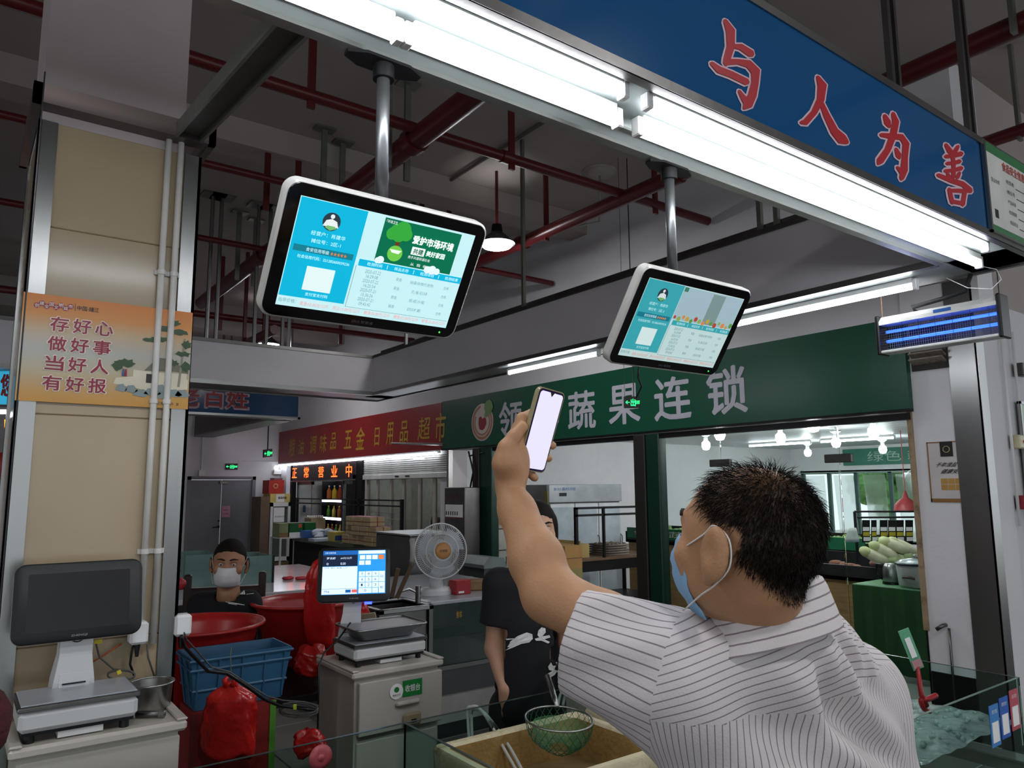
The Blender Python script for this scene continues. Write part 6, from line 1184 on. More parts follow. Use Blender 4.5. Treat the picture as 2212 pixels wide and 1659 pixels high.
    for k, (px0, px1, pt, pb, D) in enumerate(((388, 480, 1200, 1268, 6.6), (480, 602, 1203, 1262, 6.75))):
        a, b = aD(px0, pb, D), aD(px1, pb, D); h_ = (pb-pt)*D/FPX; g = thing('glass_tank', 'greenish glass tank behind the seated man, %s' % ('left one by the column' if k == 0 else 'right one'), 'tank', (a[0], a[1], .9), 'rear glass tanks'); x0, x1 = a[0], b[0]; y0 = (a[1]+b[1])/2; z0 = .9; z1 = .9+h_
        gm = M('rear_glass', '6f8f88', .06, 0, .05, alpha=.55)
        part('front_pane', MB().box((x0, y0, z0), (x1, y0+.01, z1)), gm, g); part('back_pane', MB().box((x0, y0+.5, z0), (x1, y0+.51, z1)), gm, g); part('side_pane', MB().box((x1-.01, y0, z0), (x1, y0+.51, z1)), gm, g); part('side_pane', MB().box((x0, y0, z0), (x0+.01, y0+.51, z1)), gm, g); part('edge_bar', MB().box((x1-.012, y0-.006, z0), (x1+.006, y0+.01, z1)), DARKM, g)
    for k, px in enumerate((622, 650)): p = aZ(px, 1252, .9); single('red_dish', MB().blob(p+np.array([0, 0, .015]), (.06, .05, .02), 10, 6), M('lid_red', 'b53038', .4), 'small red dish on the rear counter, %s' % ('left' if k == 0 else 'right'), 'dish', 'red dishes', True)
    ch = thing('chair', 'dark wooden chair behind the seated man', 'chair', (1.2, 4.9, 0)); D = 4.62; wd = M('chair_wood', '2c1c17', .4)
    P = lambda px, py: aD(px, py, D)
    c0 = P(405, 1275); ux = np.array([.95, -.3, 0]); uy = np.array([.3, .95, 0])
    part('backrest', MB().obox(c0+ux*.22-VZ*.02, ux, uy, VZ, (.46, .03, .06), .01), wd, ch)
    for k in (0, .44):
        part('back_post', MB().obox(np.array([*(c0+ux*k)[:2], .62]), ux, uy, VZ, (.045, .045, 1.22), .008), wd, ch); part('front_leg', MB().obox(np.array([*(c0+ux*k-uy*.42)[:2], .21]), ux, uy, VZ, (.04, .04, .42)), wd, ch)
    part('seat', MB().obox(np.array([*(c0+ux*.22-uy*.21)[:2], .44]), ux, uy, VZ, (.46, .46, .04), .01), wd, ch)
    for z in (.95, 1.08): part('back_slat', MB().obox(np.array([*(c0+ux*.22)[:2], z]), ux, uy, VZ, (.42, .02, .04)), wd, ch)
    p = aD(390, 1262, 4.4); single('red_knot', MB().blob(p, (.03, .02, .035), 8, 6, .3), M('lid_red', 'b53038'), 'scrap of red plastic beside the column edge', 'scrap', smooth=True)
back_row()
# ================================================================ people: smooth distance-field bodies
def _smin(a, b, k):
    if k <= 0: return np.minimum(a, b)
    h = np.clip(.5+.5*(b-a)/k, 0, 1); return b*(1-h)+a*h-k*h*(1-h)
class Body:
    def __init__(s): s.ops = []
    def cap(s, a, b, ra, rb, k=.02): s.ops.append(('c', np.array(a, float), np.array(b, float), ra, rb, k)); return s
    def chain(s, pts, rs, k=.015):
        for i in range(len(pts)-1): s.cap(pts[i], pts[i+1], rs[i], rs[i+1], k)
        return s
    def ell(s, c, r, R=None, k=.02, sub=False): s.ops.append(('s' if sub else 'e', np.array(c, float), np.array(r, float), np.eye(3) if R is None else np.array(R, float), k)); return s
    def fn(s, f): s.ops.append(('f', f)); return s
    def __call__(s, P):
        d = None
        for o in s.ops:
            if o[0] == 'c':
                _, a, b, ra, rb, k = o; ba = b-a; h = np.clip(((P-a)@ba)/(ba@ba), 0, 1); q = np.linalg.norm(P-a-h[:, None]*ba, axis=1)-(ra+(rb-ra)*h)
            elif o[0] in 'es':
                _, c, r, R, k = o; L = (P-c)@R; k0 = np.linalg.norm(L/r, axis=1); k1 = np.linalg.norm(L/(r*r), axis=1)+1e-9; q = k0*(k0-1)/k1
            if o[0] == 'f': d = o[1](P, d); continue
            if o[0] == 's': d = -_smin(-d, q, k)
            else: d = q if d is None else _smin(d, q, k)
        return d
def surfnet(fn, lo, hi, h, B=8):
    lo = np.array(lo, float); hi = np.array(hi, float); nb = np.ceil((hi-lo)/(h*B)).astype(int); n = nb*B+1
    g = [np.arange(m) for m in nb]; C = np.stack(np.meshgrid(*g, indexing='ij'), -1).reshape(-1, 3); cen = lo+(C+.5)*h*B
    fc = fn(cen); act = (np.abs(fc) < h*B*1.5).reshape(nb); sign = (fc < 0).reshape(nb)
    big = np.repeat(np.repeat(np.repeat(act, B, 0), B, 1), B, 2); bs = np.repeat(np.repeat(np.repeat(sign, B, 0), B, 1), B, 2)
    m = np.zeros(n, bool); V = np.full(n, 1., np.float32); V[:-1, :-1, :-1][bs] = -1
    m[:-1, :-1, :-1] |= big
    for sl in ((slice(1, None), slice(None, -1), slice(None, -1)), (slice(None, -1), slice(1, None), slice(None, -1)), (slice(None, -1), slice(None, -1), slice(1, None)), (slice(1, None), slice(1, None), slice(None, -1)), (slice(1, None), slice(None, -1), slice(1, None)), (slice(None, -1), slice(1, None), slice(1, None)), (slice(1, None),)*3): m[sl] |= big
    idx = np.argwhere(m); out = np.empty(len(idx), np.float32)
    for i in range(0, len(idx), 400000): out[i:i+400000] = fn(lo+idx[i:i+400000]*h)
    V[m] = out
    s = V < 0; cnt = np.zeros(tuple(np.array(n)-1), np.int8)
    for a in (0, 1):
        for b in (0, 1):
            for c in (0, 1): cnt += s[a:n[0]-1+a, b:n[1]-1+b, c:n[2]-1+c]
    ac = (cnt > 0) & (cnt < 8); cell = np.argwhere(ac); ids = np.full(ac.shape, -1, np.int32); ids[ac] = np.arange(len(cell))
    off = np.array([(a, b, c) for a in (0, 1) for b in (0, 1) for c in (0, 1)]); cv = np.stack([V[tuple((cell+o).T)] for o in off], 1)
    acc = np.zeros((len(cell), 3)); num = np.zeros(len(cell))
    for i in range(8):
        for j in range(i+1, 8):
            if np.abs(off[i]-off[j]).sum() != 1: continue
            a, b = cv[:, i], cv[:, j]; x = (a < 0) != (b < 0); t = np.where(x, a/(a-b+1e-12), 0)[:, None]; acc += np.where(x[:, None], off[i]+(off[j]-off[i])*t, 0); num += x
    P = lo+(cell+acc/num[:, None])*h; F = []
    for ax in range(3):
        u, v = (ax+1) % 3, (ax+2) % 3; sl0 = [slice(None)]*3; sl1 = [slice(None)]*3; sl0[ax] = slice(0, -1); sl1[ax] = slice(1, None)
        e = np.argwhere(s[tuple(sl0)] != s[tuple(sl1)]); e = e[(e[:, u] > 0) & (e[:, v] > 0) & (e[:, u] < n[u]-1) & (e[:, v] < n[v]-1)]
        fl = s[tuple(e.T)]; q = []
        for du, dv in ((0, 0), (1, 0), (1, 1), (0, 1)): c = e.copy(); c[:, u] -= 1-du; c[:, v] -= 1-dv; q.append(ids[tuple(c.T)])
        q = np.stack(q, 1); q[~fl] = q[~fl][:, ::-1]; F.append(q)
    F = np.concatenate(F); F = F[(F >= 0).all(1)]
    return P, F
def relax(P, F, it=1, lam=.5):
    E = np.concatenate([F[:, [0, 1]], F[:, [1, 2]], F[:, [2, 3]], F[:, [3, 0]]]); 
    for _ in range(it):
        acc = np.zeros_like(P); num = np.zeros(len(P)); np.add.at(acc, E[:, 0], P[E[:, 1]]); np.add.at(acc, E[:, 1], P[E[:, 0]]); np.add.at(num, E[:, 0], 1); np.add.at(num, E[:, 1], 1)
        P = P*(1-lam)+lam*acc/np.maximum(num, 1)[:, None]
    return P
def meshpart(name, P, F, mat, parent, attrs=None, label=None):
    o = part(name, (P, F.tolist()), mat, parent, True, label=label)
    for k, v in (attrs or {}).items():
        a = o.data.attributes.new(k, 'FLOAT', 'POINT'); a.data.foreach_set('value', np.asarray(v, np.float32))
    return o
def submesh(P, F, mask):
    f = F[mask]; u, inv = np.unique(f, return_inverse=True); return u, inv.reshape(f.shape)
def skin_mat(name, base, hair, stub='2a201c'):
    m = M(name, base, .48, 0, .07, 25, .12, 220, spec=.4); nt = m.node_tree; b = nt.nodes['Principled BSDF']; L = nt.links.new
    at = nt.nodes.new('ShaderNodeAttribute'); at.attribute_name = 'hairmask'; mx = nt.nodes.new('ShaderNodeMixRGB'); src = b.inputs['Base Color'].links[0].from_socket; L(at.outputs['Fac'], mx.inputs[0]); L(src, mx.inputs[1]); mx.inputs[2].default_value = lin(hair); L(mx.outputs[0], b.inputs['Base Color']); return m
def stripe_mat(name, base, line, w_=.13):
    m = M(name, base, .8, 0, .05, 5, .15, 300, spec=.2, sss=0); nt = m.node_tree; b = nt.nodes['Principled BSDF']; L = nt.links.new; N = nt.nodes.new
    at = N('ShaderNodeAttribute'); at.attribute_name = 'stripe'; fr = N('ShaderNodeMath'); fr.operation = 'FRACT'; L(at.outputs['Fac'], fr.inputs[0]); lt = N('ShaderNodeMath'); lt.operation = 'LESS_THAN'; lt.inputs[1].default_value = w_; L(fr.outputs[0], lt.inputs[0]); mx = N('ShaderNodeMixRGB'); src = b.inputs['Base Color'].links[0].from_socket
    L(lt.outputs[0], mx.inputs[0]); L(src, mx.inputs[1]); mx.inputs[2].default_value = lin(line); L(mx.outputs[0], b.inputs['Base Color']); return m
def frame(fwd, up):
    y = np.array(fwd, float); y /= np.linalg.norm(y); z = np.array(up, float); z -= y*(z@y); z /= np.linalg.norm(z); return np.stack([np.cross(y, z), y, z], 1)   # columns right, forward, up
def add_head(B, c, R, s=1.0, jaw=1.0):
    g = lambda x, y, z: c+R@(np.array([x, y, z])*s)
    B.ell(g(0, -.014, .032), np.array([.078, .098, .090])*s, R, .02); B.ell(g(0, .018, .0), np.array([.070, .078, .095])*s, R, .03); B.ell(g(0, .036, -.058), np.array([.056*jaw, .056, .052])*s, R, .03); B.ell(g(0, .062, -.088), np.array([.026, .02, .018])*s, R, .02)
    B.cap(g(-.032, .078, .03), g(.032, .078, .03), .013*s, .013*s, .016); B.chain([g(0, .088, .012), g(0, .108, -.022)], [.008*s, .0125*s], .01)
    for k in (-1, 1):
        B.ell(g(.014*k, .096, -.026), np.array([.009, .011, .008])*s, R, .006); B.ell(g(.046*k, .062, -.02), np.array([.024, .02, .02])*s, R, .02); B.ell(g(.031*k, .092, .012), np.array([.017, .012, .011])*s, R, .008, True)
        e = frame(R@np.array([.35*k, .15, .0])+R[:, 1]*.9, R[:, 2]); B.ell(g(.092*k, -.016, -.002), np.array([.009, .025, .040])*s, e@np.array([[math.cos(.4*k), -math.sin(.4*k), 0], [math.sin(.4*k), math.cos(.4*k), 0], [0, 0, 1]]), .004); B.ell(g(.084*k, -.006, -.036), np.array([.009, .011, .014])*s, R, .005)
        B.ell(g(.105*k, -.008, .002), np.array([.009, .015, .026])*s, R, .004, True)
    B.ell(g(0, .095, -.056), np.array([.025, .012, .010])*s, R, .008)
    return g
def eyes(g, R, s, parent, sk='skin_tan'):
    for k in (-1, 1):
        part('eye', MB().blob(g(.031*k, .0745, .012), .0125*s, 12, 10), M('eye_white', 'b9b0a8', .2), parent, True); part('iris', MB().blob(g(.0312*k, .0812, .011), (.0066*s, .0066*s, .0066*s), 10, 8), M('iris_dark', '150e0a', .1), parent, True)
        for dz, rz in ((.0235, .0085), (-.0005, .0075)): part('eyelid', MB().blob(g(.031*k, .0755, dz), np.array([.0155, .0125, rz])*s, 12, 8, 0, R), _mats[sk], parent, True)
        part('eyebrow', MB().tube([g(.012*k, .0945, .034), g(.032*k, .0945, .040), g(.052*k, .081, .036)], [.004*s, .0045*s, .002*s], 6), M('brow_hair', '17110e', .9), parent, True)
def mask_patch(g, color, parent, name='face_mask', drop=0.):
    V = []; F = []; nu, nv = 17, 11
    for j in range(nv):
        v = j/(nv-1); z = .002-.105*v+drop
        for i in range(nu):
            a = (i/(nu-1)-.5)*2; x = .066*a*(1-.18*max(0, v-.55)); y = .125-.071*a*a-.02*abs(v-.35)**1.5*3-(.012 if v > .85 else 0)+.0018*math.sin(v*PI*7)
            V.append(g(x, y, z))
    for j in range(nv-1):
        for i in range(nu-1): F.append((j*nu+i, j*nu+i+1, (j+1)*nu+i+1, (j+1)*nu+i))
    o = part(name, MB().add(V, F), M('mask_'+color, color, .8, 0, .04), parent, True); md = o.modifiers.new('solid', 'SOLIDIFY'); md.thickness = .002
    return o
def smooth_pts(p, n=5):
    p = [np.array(q, float) for q in p]; o = []
    for i in range(len(p)-1):
        a, b, c, d = p[max(i-1, 0)], p[i], p[i+1], p[min(i+2, len(p)-1)]
        for k in range(n): t = k/n; o.append(.5*((2*b)+(c-a)*t+(2*a-5*b+4*c-d)*t*t+(3*b-a-3*c+d)*t**3))
    return o+[p[-1]]
def ear_loops(g, parent, mat):
    for k in (-1, 1): part('ear_loop', MB().tube(smooth_pts([g(.072*k, .048, -.004), g(.082*k, .012, .020), g(.088*k, -.008, .036), g(.090*k, -.036, .022), g(.088*k, -.040, -.014), g(.086*k, -.018, -.044), g(.078*k, .01, -.066), g(.066*k, .042, -.094)], 5), .0013, 6), mat, parent, True)
def strands(P, N, dirs, length, width, seed=3):
    r_ = np.random.default_rng(seed); n = len(P); side = np.cross(dirs, r_.normal(size=(n, 3))); side /= np.linalg.norm(side, axis=1)[:, None]+1e-9
    L = length[:, None]; p0 = P-N*.002; p1 = P+dirs*L*.5+N*L*.12; p2 = P+dirs*L+N*L*.02; w_ = width[:, None] if hasattr(width, '__len__') else width
    V = np.stack([p0-side*w_, p0+side*w_, p1-side*w_*.8, p1+side*w_*.8, p2], 1).reshape(-1, 3); F = []
    b = np.arange(n)*5; return V, [q for i in b.tolist() for q in ((i, i+1, i+3, i+2), (i+2, i+3, i+4))]
def vnormals(P, F):
    N = np.zeros_like(P); fn = np.cross(P[F[:, 2]]-P[F[:, 0]], P[F[:, 3]]-P[F[:, 1]]); 
    for k in range(4): np.add.at(N, F[:, k], fn)
    return N/(np.linalg.norm(N, axis=1)[:, None]+1e-12)
# ---------------------------------------------------------------- the man with the phone
def phone_man():
    sk = skin_mat('skin_tan', 'b08360', '1b1512')
    hc = aD(1608, 1186, 1.09); HR = frame((-.02, .99, .15), (.04, -.15, 1)); ft = np.array([1.05, .72, 0])
    body = thing('person', 'man in a striped white shirt holding up a phone, blue mask, seen from behind', 'person', ft)
    a = math.radians(9); bx, by = np.array([math.cos(a), math.sin(a), 0]), np.array([-math.sin(a), math.cos(a), 0]); Z = np.array([0, 0, 1.]); BR = np.stack([bx, by, Z], 1)
    B = Body(); g = add_head(B, hc, HR, .99, 1.08)
    nb = aD(1662, 1352, 1.12); cc = aD(1700, 1590, 1.20)
    B.cap(g(0, -.025, -.045), nb, .052, .054, .02); B.cap(g(0, -.055, -.045), nb-by*.015, .034, .038, .02)
    LS, EL, WR = aD(1470, 1440, 1.13), aD(1188, 1284, 1.26), aD(1101, 1062, 1.385)
    RS = cc+bx*.272+Z*.01; RE = RS+bx*.06-Z*.26-by*.02; RW = RE+by*.2-Z*.08
    B.cap(cc+Z*.04, cc-Z*.25, .085, .09, .05); B.cap(LS-Z*.02, RS-Z*.02, .035, .03, .03); B.cap(nb-Z*.05, cc+Z*.06, .045, .08, .03)
    B.chain([LS, LS*.45+EL*.55, EL], [.048, .050, .046], .02); B.chain([EL, EL*.68+WR*.32, WR*.8+EL*.2, WR], [.045, .046, .032, .026], .02)
    B.chain([RS, RE, RW], [.05, .045, .03], .02); B.ell(RW+by*.06, (.035, .06, .02), BR, .02)
    for q in range(4): B.chain([RW+by*.09+bx*(-.03+.02*q), RW+by*.13+bx*(-.03+.02*q)-Z*.015, RW+by*.15+bx*(-.03+.02*q)-Z*.03], [.009, .0085, .008], .004)
    # phone frame
    pn = RT*.70-UP*.18-FW*.69; pn /= np.linalg.norm(pn); pu = UP*.96+RT*.215+FW*.05; pu -= pn*(pu@pn); pu /= np.linalg.norm(pu); pr = np.cross(pu, pn)
    pc = aD(1167, 929, 1.425); PH = lambda x, y, z: pc+pr*x+pu*y+pn*z
    # hand: palm, thumb and four fingers closing round the phone
    K = [PH(-.036, .012, -.020), PH(-.036, -.014, -.024), PH(-.034, -.038, -.024), PH(-.028, -.062, -.020)]
    for q in range(4): B.cap(WR+(K[q]-WR)*.12, K[q], .018, .0125, .014)
    B.ell((WR+K[2]*1.2+K[1])/3.2 if False else WR*.5+(K[1]+K[3])*.25, np.array([.026, .034, .040]), np.stack([pn, pr, pu], 1), .02)
    B.chain([WR*.75+K[1]*.25, aD(1093, 1000, 1.375), aD(1094, 968, 1.375)], [.024, .023, .0165], .014); B.chain([aD(1094, 968, 1.375), aD(1110, 943, 1.382), aD(1129, 922, 1.392)], [.0155, .0125, .0105], .006)
    for q, (y0, y1, y2, x2, z2) in enumerate(((.026, .03, .028, .034, -.016), (-.010, -.018, -.024, .0425, .004), (-.036, -.046, -.050, .042, .003), (-.066, -.084, -.092, .018, .002))):
        B.chain([K[q], PH(-.006 if q < 3 else -.008, y0, -.026 if q < 3 else -.018), PH(.030 if q < 3 else .010, y1, -.021 if q < 3 else -.012), PH(x2, y2, z2)], [.0115, .0098, .0092, .0082], .004)
    P, F = surfnet(B, np.minimum(pc, cc)-np.array([.16, .25, .34]), np.maximum(hc, RS)+np.array([.16, .36, .22]), .0040)
    P = relax(P, F, 1, .35); L = (P-hc)@HR/.99
    low = np.where(L[:, 1] < -.03, -.002+np.maximum(L[:, 1]+.03, -.075)*1.05, .005+(L[:, 1]+.03)*.8)
    hm = np.clip((L[:, 2]-low)/.02, 0, 1)*np.clip((.052+.0*L[:, 2]-L[:, 1])/.018, 0, 1); ear = (np.abs(L[:, 0]) > .073) & (L[:, 1] > -.045) & (L[:, 1] < .02) & (np.abs(L[:, 2]+.002) < .042); hm[ear] = 0
    hm *= np.clip((P[:, 2]-(hc[2]-.12))/.01, 0, 1)*(np.linalg.norm(P-hc, axis=1) < .16)
    bald = np.exp(-((L[:, 0])**2/.042**2+(L[:, 1]-.01)**2/.05**2)*.5)*(L[:, 2] > .05); hmc = hm*(1-.75*bald)*.92
    meshpart('body', P, F, sk, body, {'hairmask': hmc})
    N = vnormals(P, F); w_ = hm*(1-.8*bald); pick = rng.choice(len(P), 12000, p=w_/w_.sum()); Lp = L[pick]; rad = Lp-np.array([.01, -.045, .12]); rad[:, 2] -= .05; d = rad/(np.linalg.norm(rad, axis=1)[:, None]+1e-6); d = d@HR.T; n_ = N[pick]; d = d-n_*(d*n_).sum(1)[:, None]*.85+n_*(.18+.55*np.clip(Lp[:, 2]-.06, 0, 1)[:, None]*8)+rng.normal(size=d.shape)*.22; d /= np.linalg.norm(d, axis=1)[:, None]
    ln = np.where(Lp[:, 2] > .05, rng.uniform(.012, .028, len(pick)), rng.uniform(.008, .017, len(pick))); ln[Lp[:, 2] < -.03] *= .6
    pj = P[pick]+rng.normal(size=(len(pick), 3))*.0018
    part('hair', strands(pj, n_, d, ln, .00045), M('hair_black', '17120f', .75, 0, .2, 40, spec=.15), body, kind='stuff')
    eyes(g, HR, .99, body)
    mk = mask_patch(g, '7fa6c6', body); ear_loops(g, body, M('loop_white', 'dcdad6', .6))
    # ---------------- shirt
    S = Body(); hem = aD(1250, 1372, 1.215); sh = aD(1500, 1462, 1.13); ax = hem-sh; sl = np.linalg.norm(ax); ax /= sl
    lowc = cc-Z*.34
    S.ell(cc+by*.01+Z*.02+bx*.02, (.235, .135, .20), BR, .04); S.cap(hem-Z*.03-ax*.06, cc-bx*.13-Z*.10, .035, .05, .05); S.cap(cc-Z*.06-bx*.07, lowc-bx*.085, .135, .14, .06); S.cap(cc-Z*.06+bx*.11, lowc+bx*.12, .135, .14, .06)
    S.cap(sh, nb+Z*-.05, .075, .06, .05); S.cap(RS-bx*.01, nb-Z*.055, .075, .06, .05); S.cap(cc+Z*.1, nb-Z*.04-by*.02, .10, .06, .05)
    S.cap(sh, hem, .092, .080, .045); S.cap(sh-Z*.05, hem-Z*.035, .07, .055, .04)
    rse = RS+bx*.075-Z*.24-by*.01; S.cap(RS, rse, .082, .094, .09)
    ud = np.cross(ax, Z); ud /= np.linalg.norm(ud); ud *= -np.sign(ud@FW)
    def folds(P, d):
        q = P-cc; u = q@bx; v = q@Z; w2 = q@by
        fo = np.zeros(len(P)); t = (u+.17)*.72-(v-.16)*-.70     # along the fall of the folds
        across = (u+.17)*.70+(v-.16)*.72; along = (u+.17)*.72-(v-.16)*.70
        env = np.exp(-((along-.17)/.16)**2)*np.exp(-((across+.0)/.13)**2); fo += env*.019*np.sin(across*70+1.5*np.sin(along*12))
        env2 = np.exp(-((u+.02)/.12)**2-((v-.15)/.05)**2); fo += env2*.0065*np.sin(u*150+v*60)
        r1 = (P-sh)@ax; c_ = P-sh-np.outer(r1, ax); ang = np.arctan2(c_@Z, c_@ud); env3 = np.clip(r1/.05, 0, 1)*np.clip((sl+.02-r1)/.05, 0, 1); fo += env3*.005*np.sin(ang*6+r1*26)*np.clip(1.3-np.abs(ang-1)*.4, .2, 1)
        fo += .003*np.sin(u*45+2*np.sin(v*20))*np.clip(-v*5, 0, 1)*np.exp(-(u/.1)**2)
        d = d+fo
        # hem cut and hollow sleeve
        d = np.maximum(d, np.where((r1 > sl*.5) & (np.linalg.norm(c_, axis=1) < .2), r1-sl, -1))
        inner = np.maximum(np.linalg.norm(c_-np.outer(np.ones(len(P)), -Z*.012), axis=1)-.068, np.maximum(-(r1-(sl-.07)), r1-sl-.05)); d = np.maximum(d, -inner)
        r2 = (P-RS)@((rse-RS)/np.linalg.norm(rse-RS)); ll = np.linalg.norm(rse-RS); d = np.maximum(d, np.where((P-RS)@bx > -.02, np.where(r2 > ll*.6, r2-ll, -1), -1))
        # neck opening
        nk = np.linalg.norm((P-(nb+by*.012))-np.outer((P-nb)@Z, Z), axis=1)-.072; d = np.maximum(d, np.where((P-nb)@Z > -.03, -nk, -1))
        return d
    S.fn(folds)
    P, F = surfnet(S, np.minimum(np.minimum(hem, cc), lowc)-np.array([.30, .30, .16]), np.maximum(RS, nb)+np.array([.26, .2, .14]), .0046)
    P = relax(P, F, 1, .3)
    q = P-cc; u = q@bx; v = q@Z; wv = q@by; r1 = (P-sh)@ax; c_ = P-sh-np.outer(r1, ax); ang = np.arctan2(c_@Z, c_@ud); r2 = (P-RS)@((rse-RS)/np.linalg.norm(rse-RS)); cr = P-RS-np.outer(r2, (rse-RS)/np.linalg.norm(rse-RS)); ang2 = np.arctan2(cr@bx, cr@by)
    cen = P[F].mean(1); fr1 = (cen-sh)@ax; fu, fv, fw_ = (cen-cc)@bx, (cen-cc)@Z, (cen-cc)@by; fr2 = (cen-RS)@((rse-RS)/np.linalg.norm(rse-RS))
    rad1 = np.linalg.norm(cen-sh-np.outer(fr1, ax), axis=1)
    isl = (fr1 > .035+.0*fu) & (rad1 < .17); isr = (~isl) & (fu > .225) & (fr2 > -.06); seam = .085+.10*np.clip(-fu, -.3, .05)*-.35-.25*(fu/.2)**2*.06
    yk = (~isl) & (~isr) & (fv > seam+.012); bk = ~(isl | isr | yk); WHT, LIN = 'cdc6c6', '857a80'
    sm = stripe_mat('shirt_stripe', WHT, LIN, .15); shirt = None
    for nm, mask_, st in (('shirt_back', bk, np.arctan2(u, .14-wv)*.27/.0098), ('shirt_yoke', yk, (v+.55*np.abs(u)*.3+wv*.35)/.0115), ('shirt_sleeve', isl, ang*.088/.0150), ('shirt_sleeve', isr, ang2*.085/.0105)):
        uq, f = submesh(P, F, mask_); o = meshpart(nm, P[uq], f, sm, body, {'stripe': st[uq]+100})
    # seams and collar
    sd = M('seam_shadow', '8f7f88', .9)
    n = 28; ringc = nb+by*.006+Z*.022; band = []
    for (dz, rr, tl) in ((-.045, .104, 0), (.010, .086, 0), (.022, .080, 0), (.024, .076, 0), (-.02, .074, 0)):
        band.append([ringc+bx*(rr*math.cos(2*PI*k/n))+by*(rr*1.06*math.sin(2*PI*k/n))+Z*(dz-.030*math.sin(2*PI*k/n)+.008*math.cos(2*PI*k/n)) for k in range(n)])
    mb = MB().loft(band, False); o = part('collar', mb, sm, body, True); at = o.data.attributes.new('stripe', 'FLOAT', 'POINT'); val = []
    for j in range(len(band)):
        for k in range(n): val.append(100+(0, 3.6, 4.4, 4.6, 1)[j])
    at.data.foreach_set('value', np.array(val, np.float32))
    # trousers and shoes
    T = Body(); hp = lowc-Z*.02
    for k in (-1, 1): T.cap(hp+bx*.08*k, np.array([*(hp+bx*.10*k)[:2], .5]), .115, .085, .04); T.cap(np.array([*(hp+bx*.10*k)[:2], .5]), np.array([*(hp+bx*.11*k)[:2], .1]), .085, .075, .03)
    P, F = surfnet(T, np.array([*hp[:2]-.36, -.02]), np.array([*hp[:2]+.36, hp[2]+.16]), .014); meshpart('trousers', relax(P, F, 2), F, M('trouser_dark', '23252c', .8), body)
    for k in (-1, 1): part('shoe', MB().blob(np.array([*(hp+bx*.11*k+by*.05)[:2], .05]), (.05, .13, .05), 12, 8, 0, BR), M('shoe_black', '121212', .4), body, True)
    # ---------------- the phone itself
    t = thing('phone', 'mobile phone with a blank white screen in the raised hand', 'phone', pc, None, np.stack([pr, pu, pn], 1)); kw = dict(world=False)
    part('case', MB().loft([[(x, y, -.006) for x, y in rrect(.074, .157, .010)], [(x, y, -.003) for x, y in rrect(.078, .161, .011)], [(x, y, .005) for x, y in rrect(.078, .161, .011)]]), M('case_clear', 'b5aa84', .15, 0, .05, trans=.3), t, 'auto', **kw)
    part('frame', MB().loft([[(x, y, -.003) for x, y in rrect(.0745, .1575, .0095)], [(x, y, .0056) for x, y in rrect(.0735, .1565, .009)]]), M('phone_violet', '2c1c4a', .2, .3), t, 'auto', **kw)
    part('screen', MB().add([(x, y, .0061) for x, y in rrect(.068, .149, .007)], [tuple(range(28))]), E_('phone_white', 'd3cfe4', .85), t, **kw); part('notch', MB().add([(-.006, .0746, .0064), (.006, .0746, .0064), (0, .066, .0064)], [(0, 2, 1)]), BLACKM, t, **kw)
phone_man()

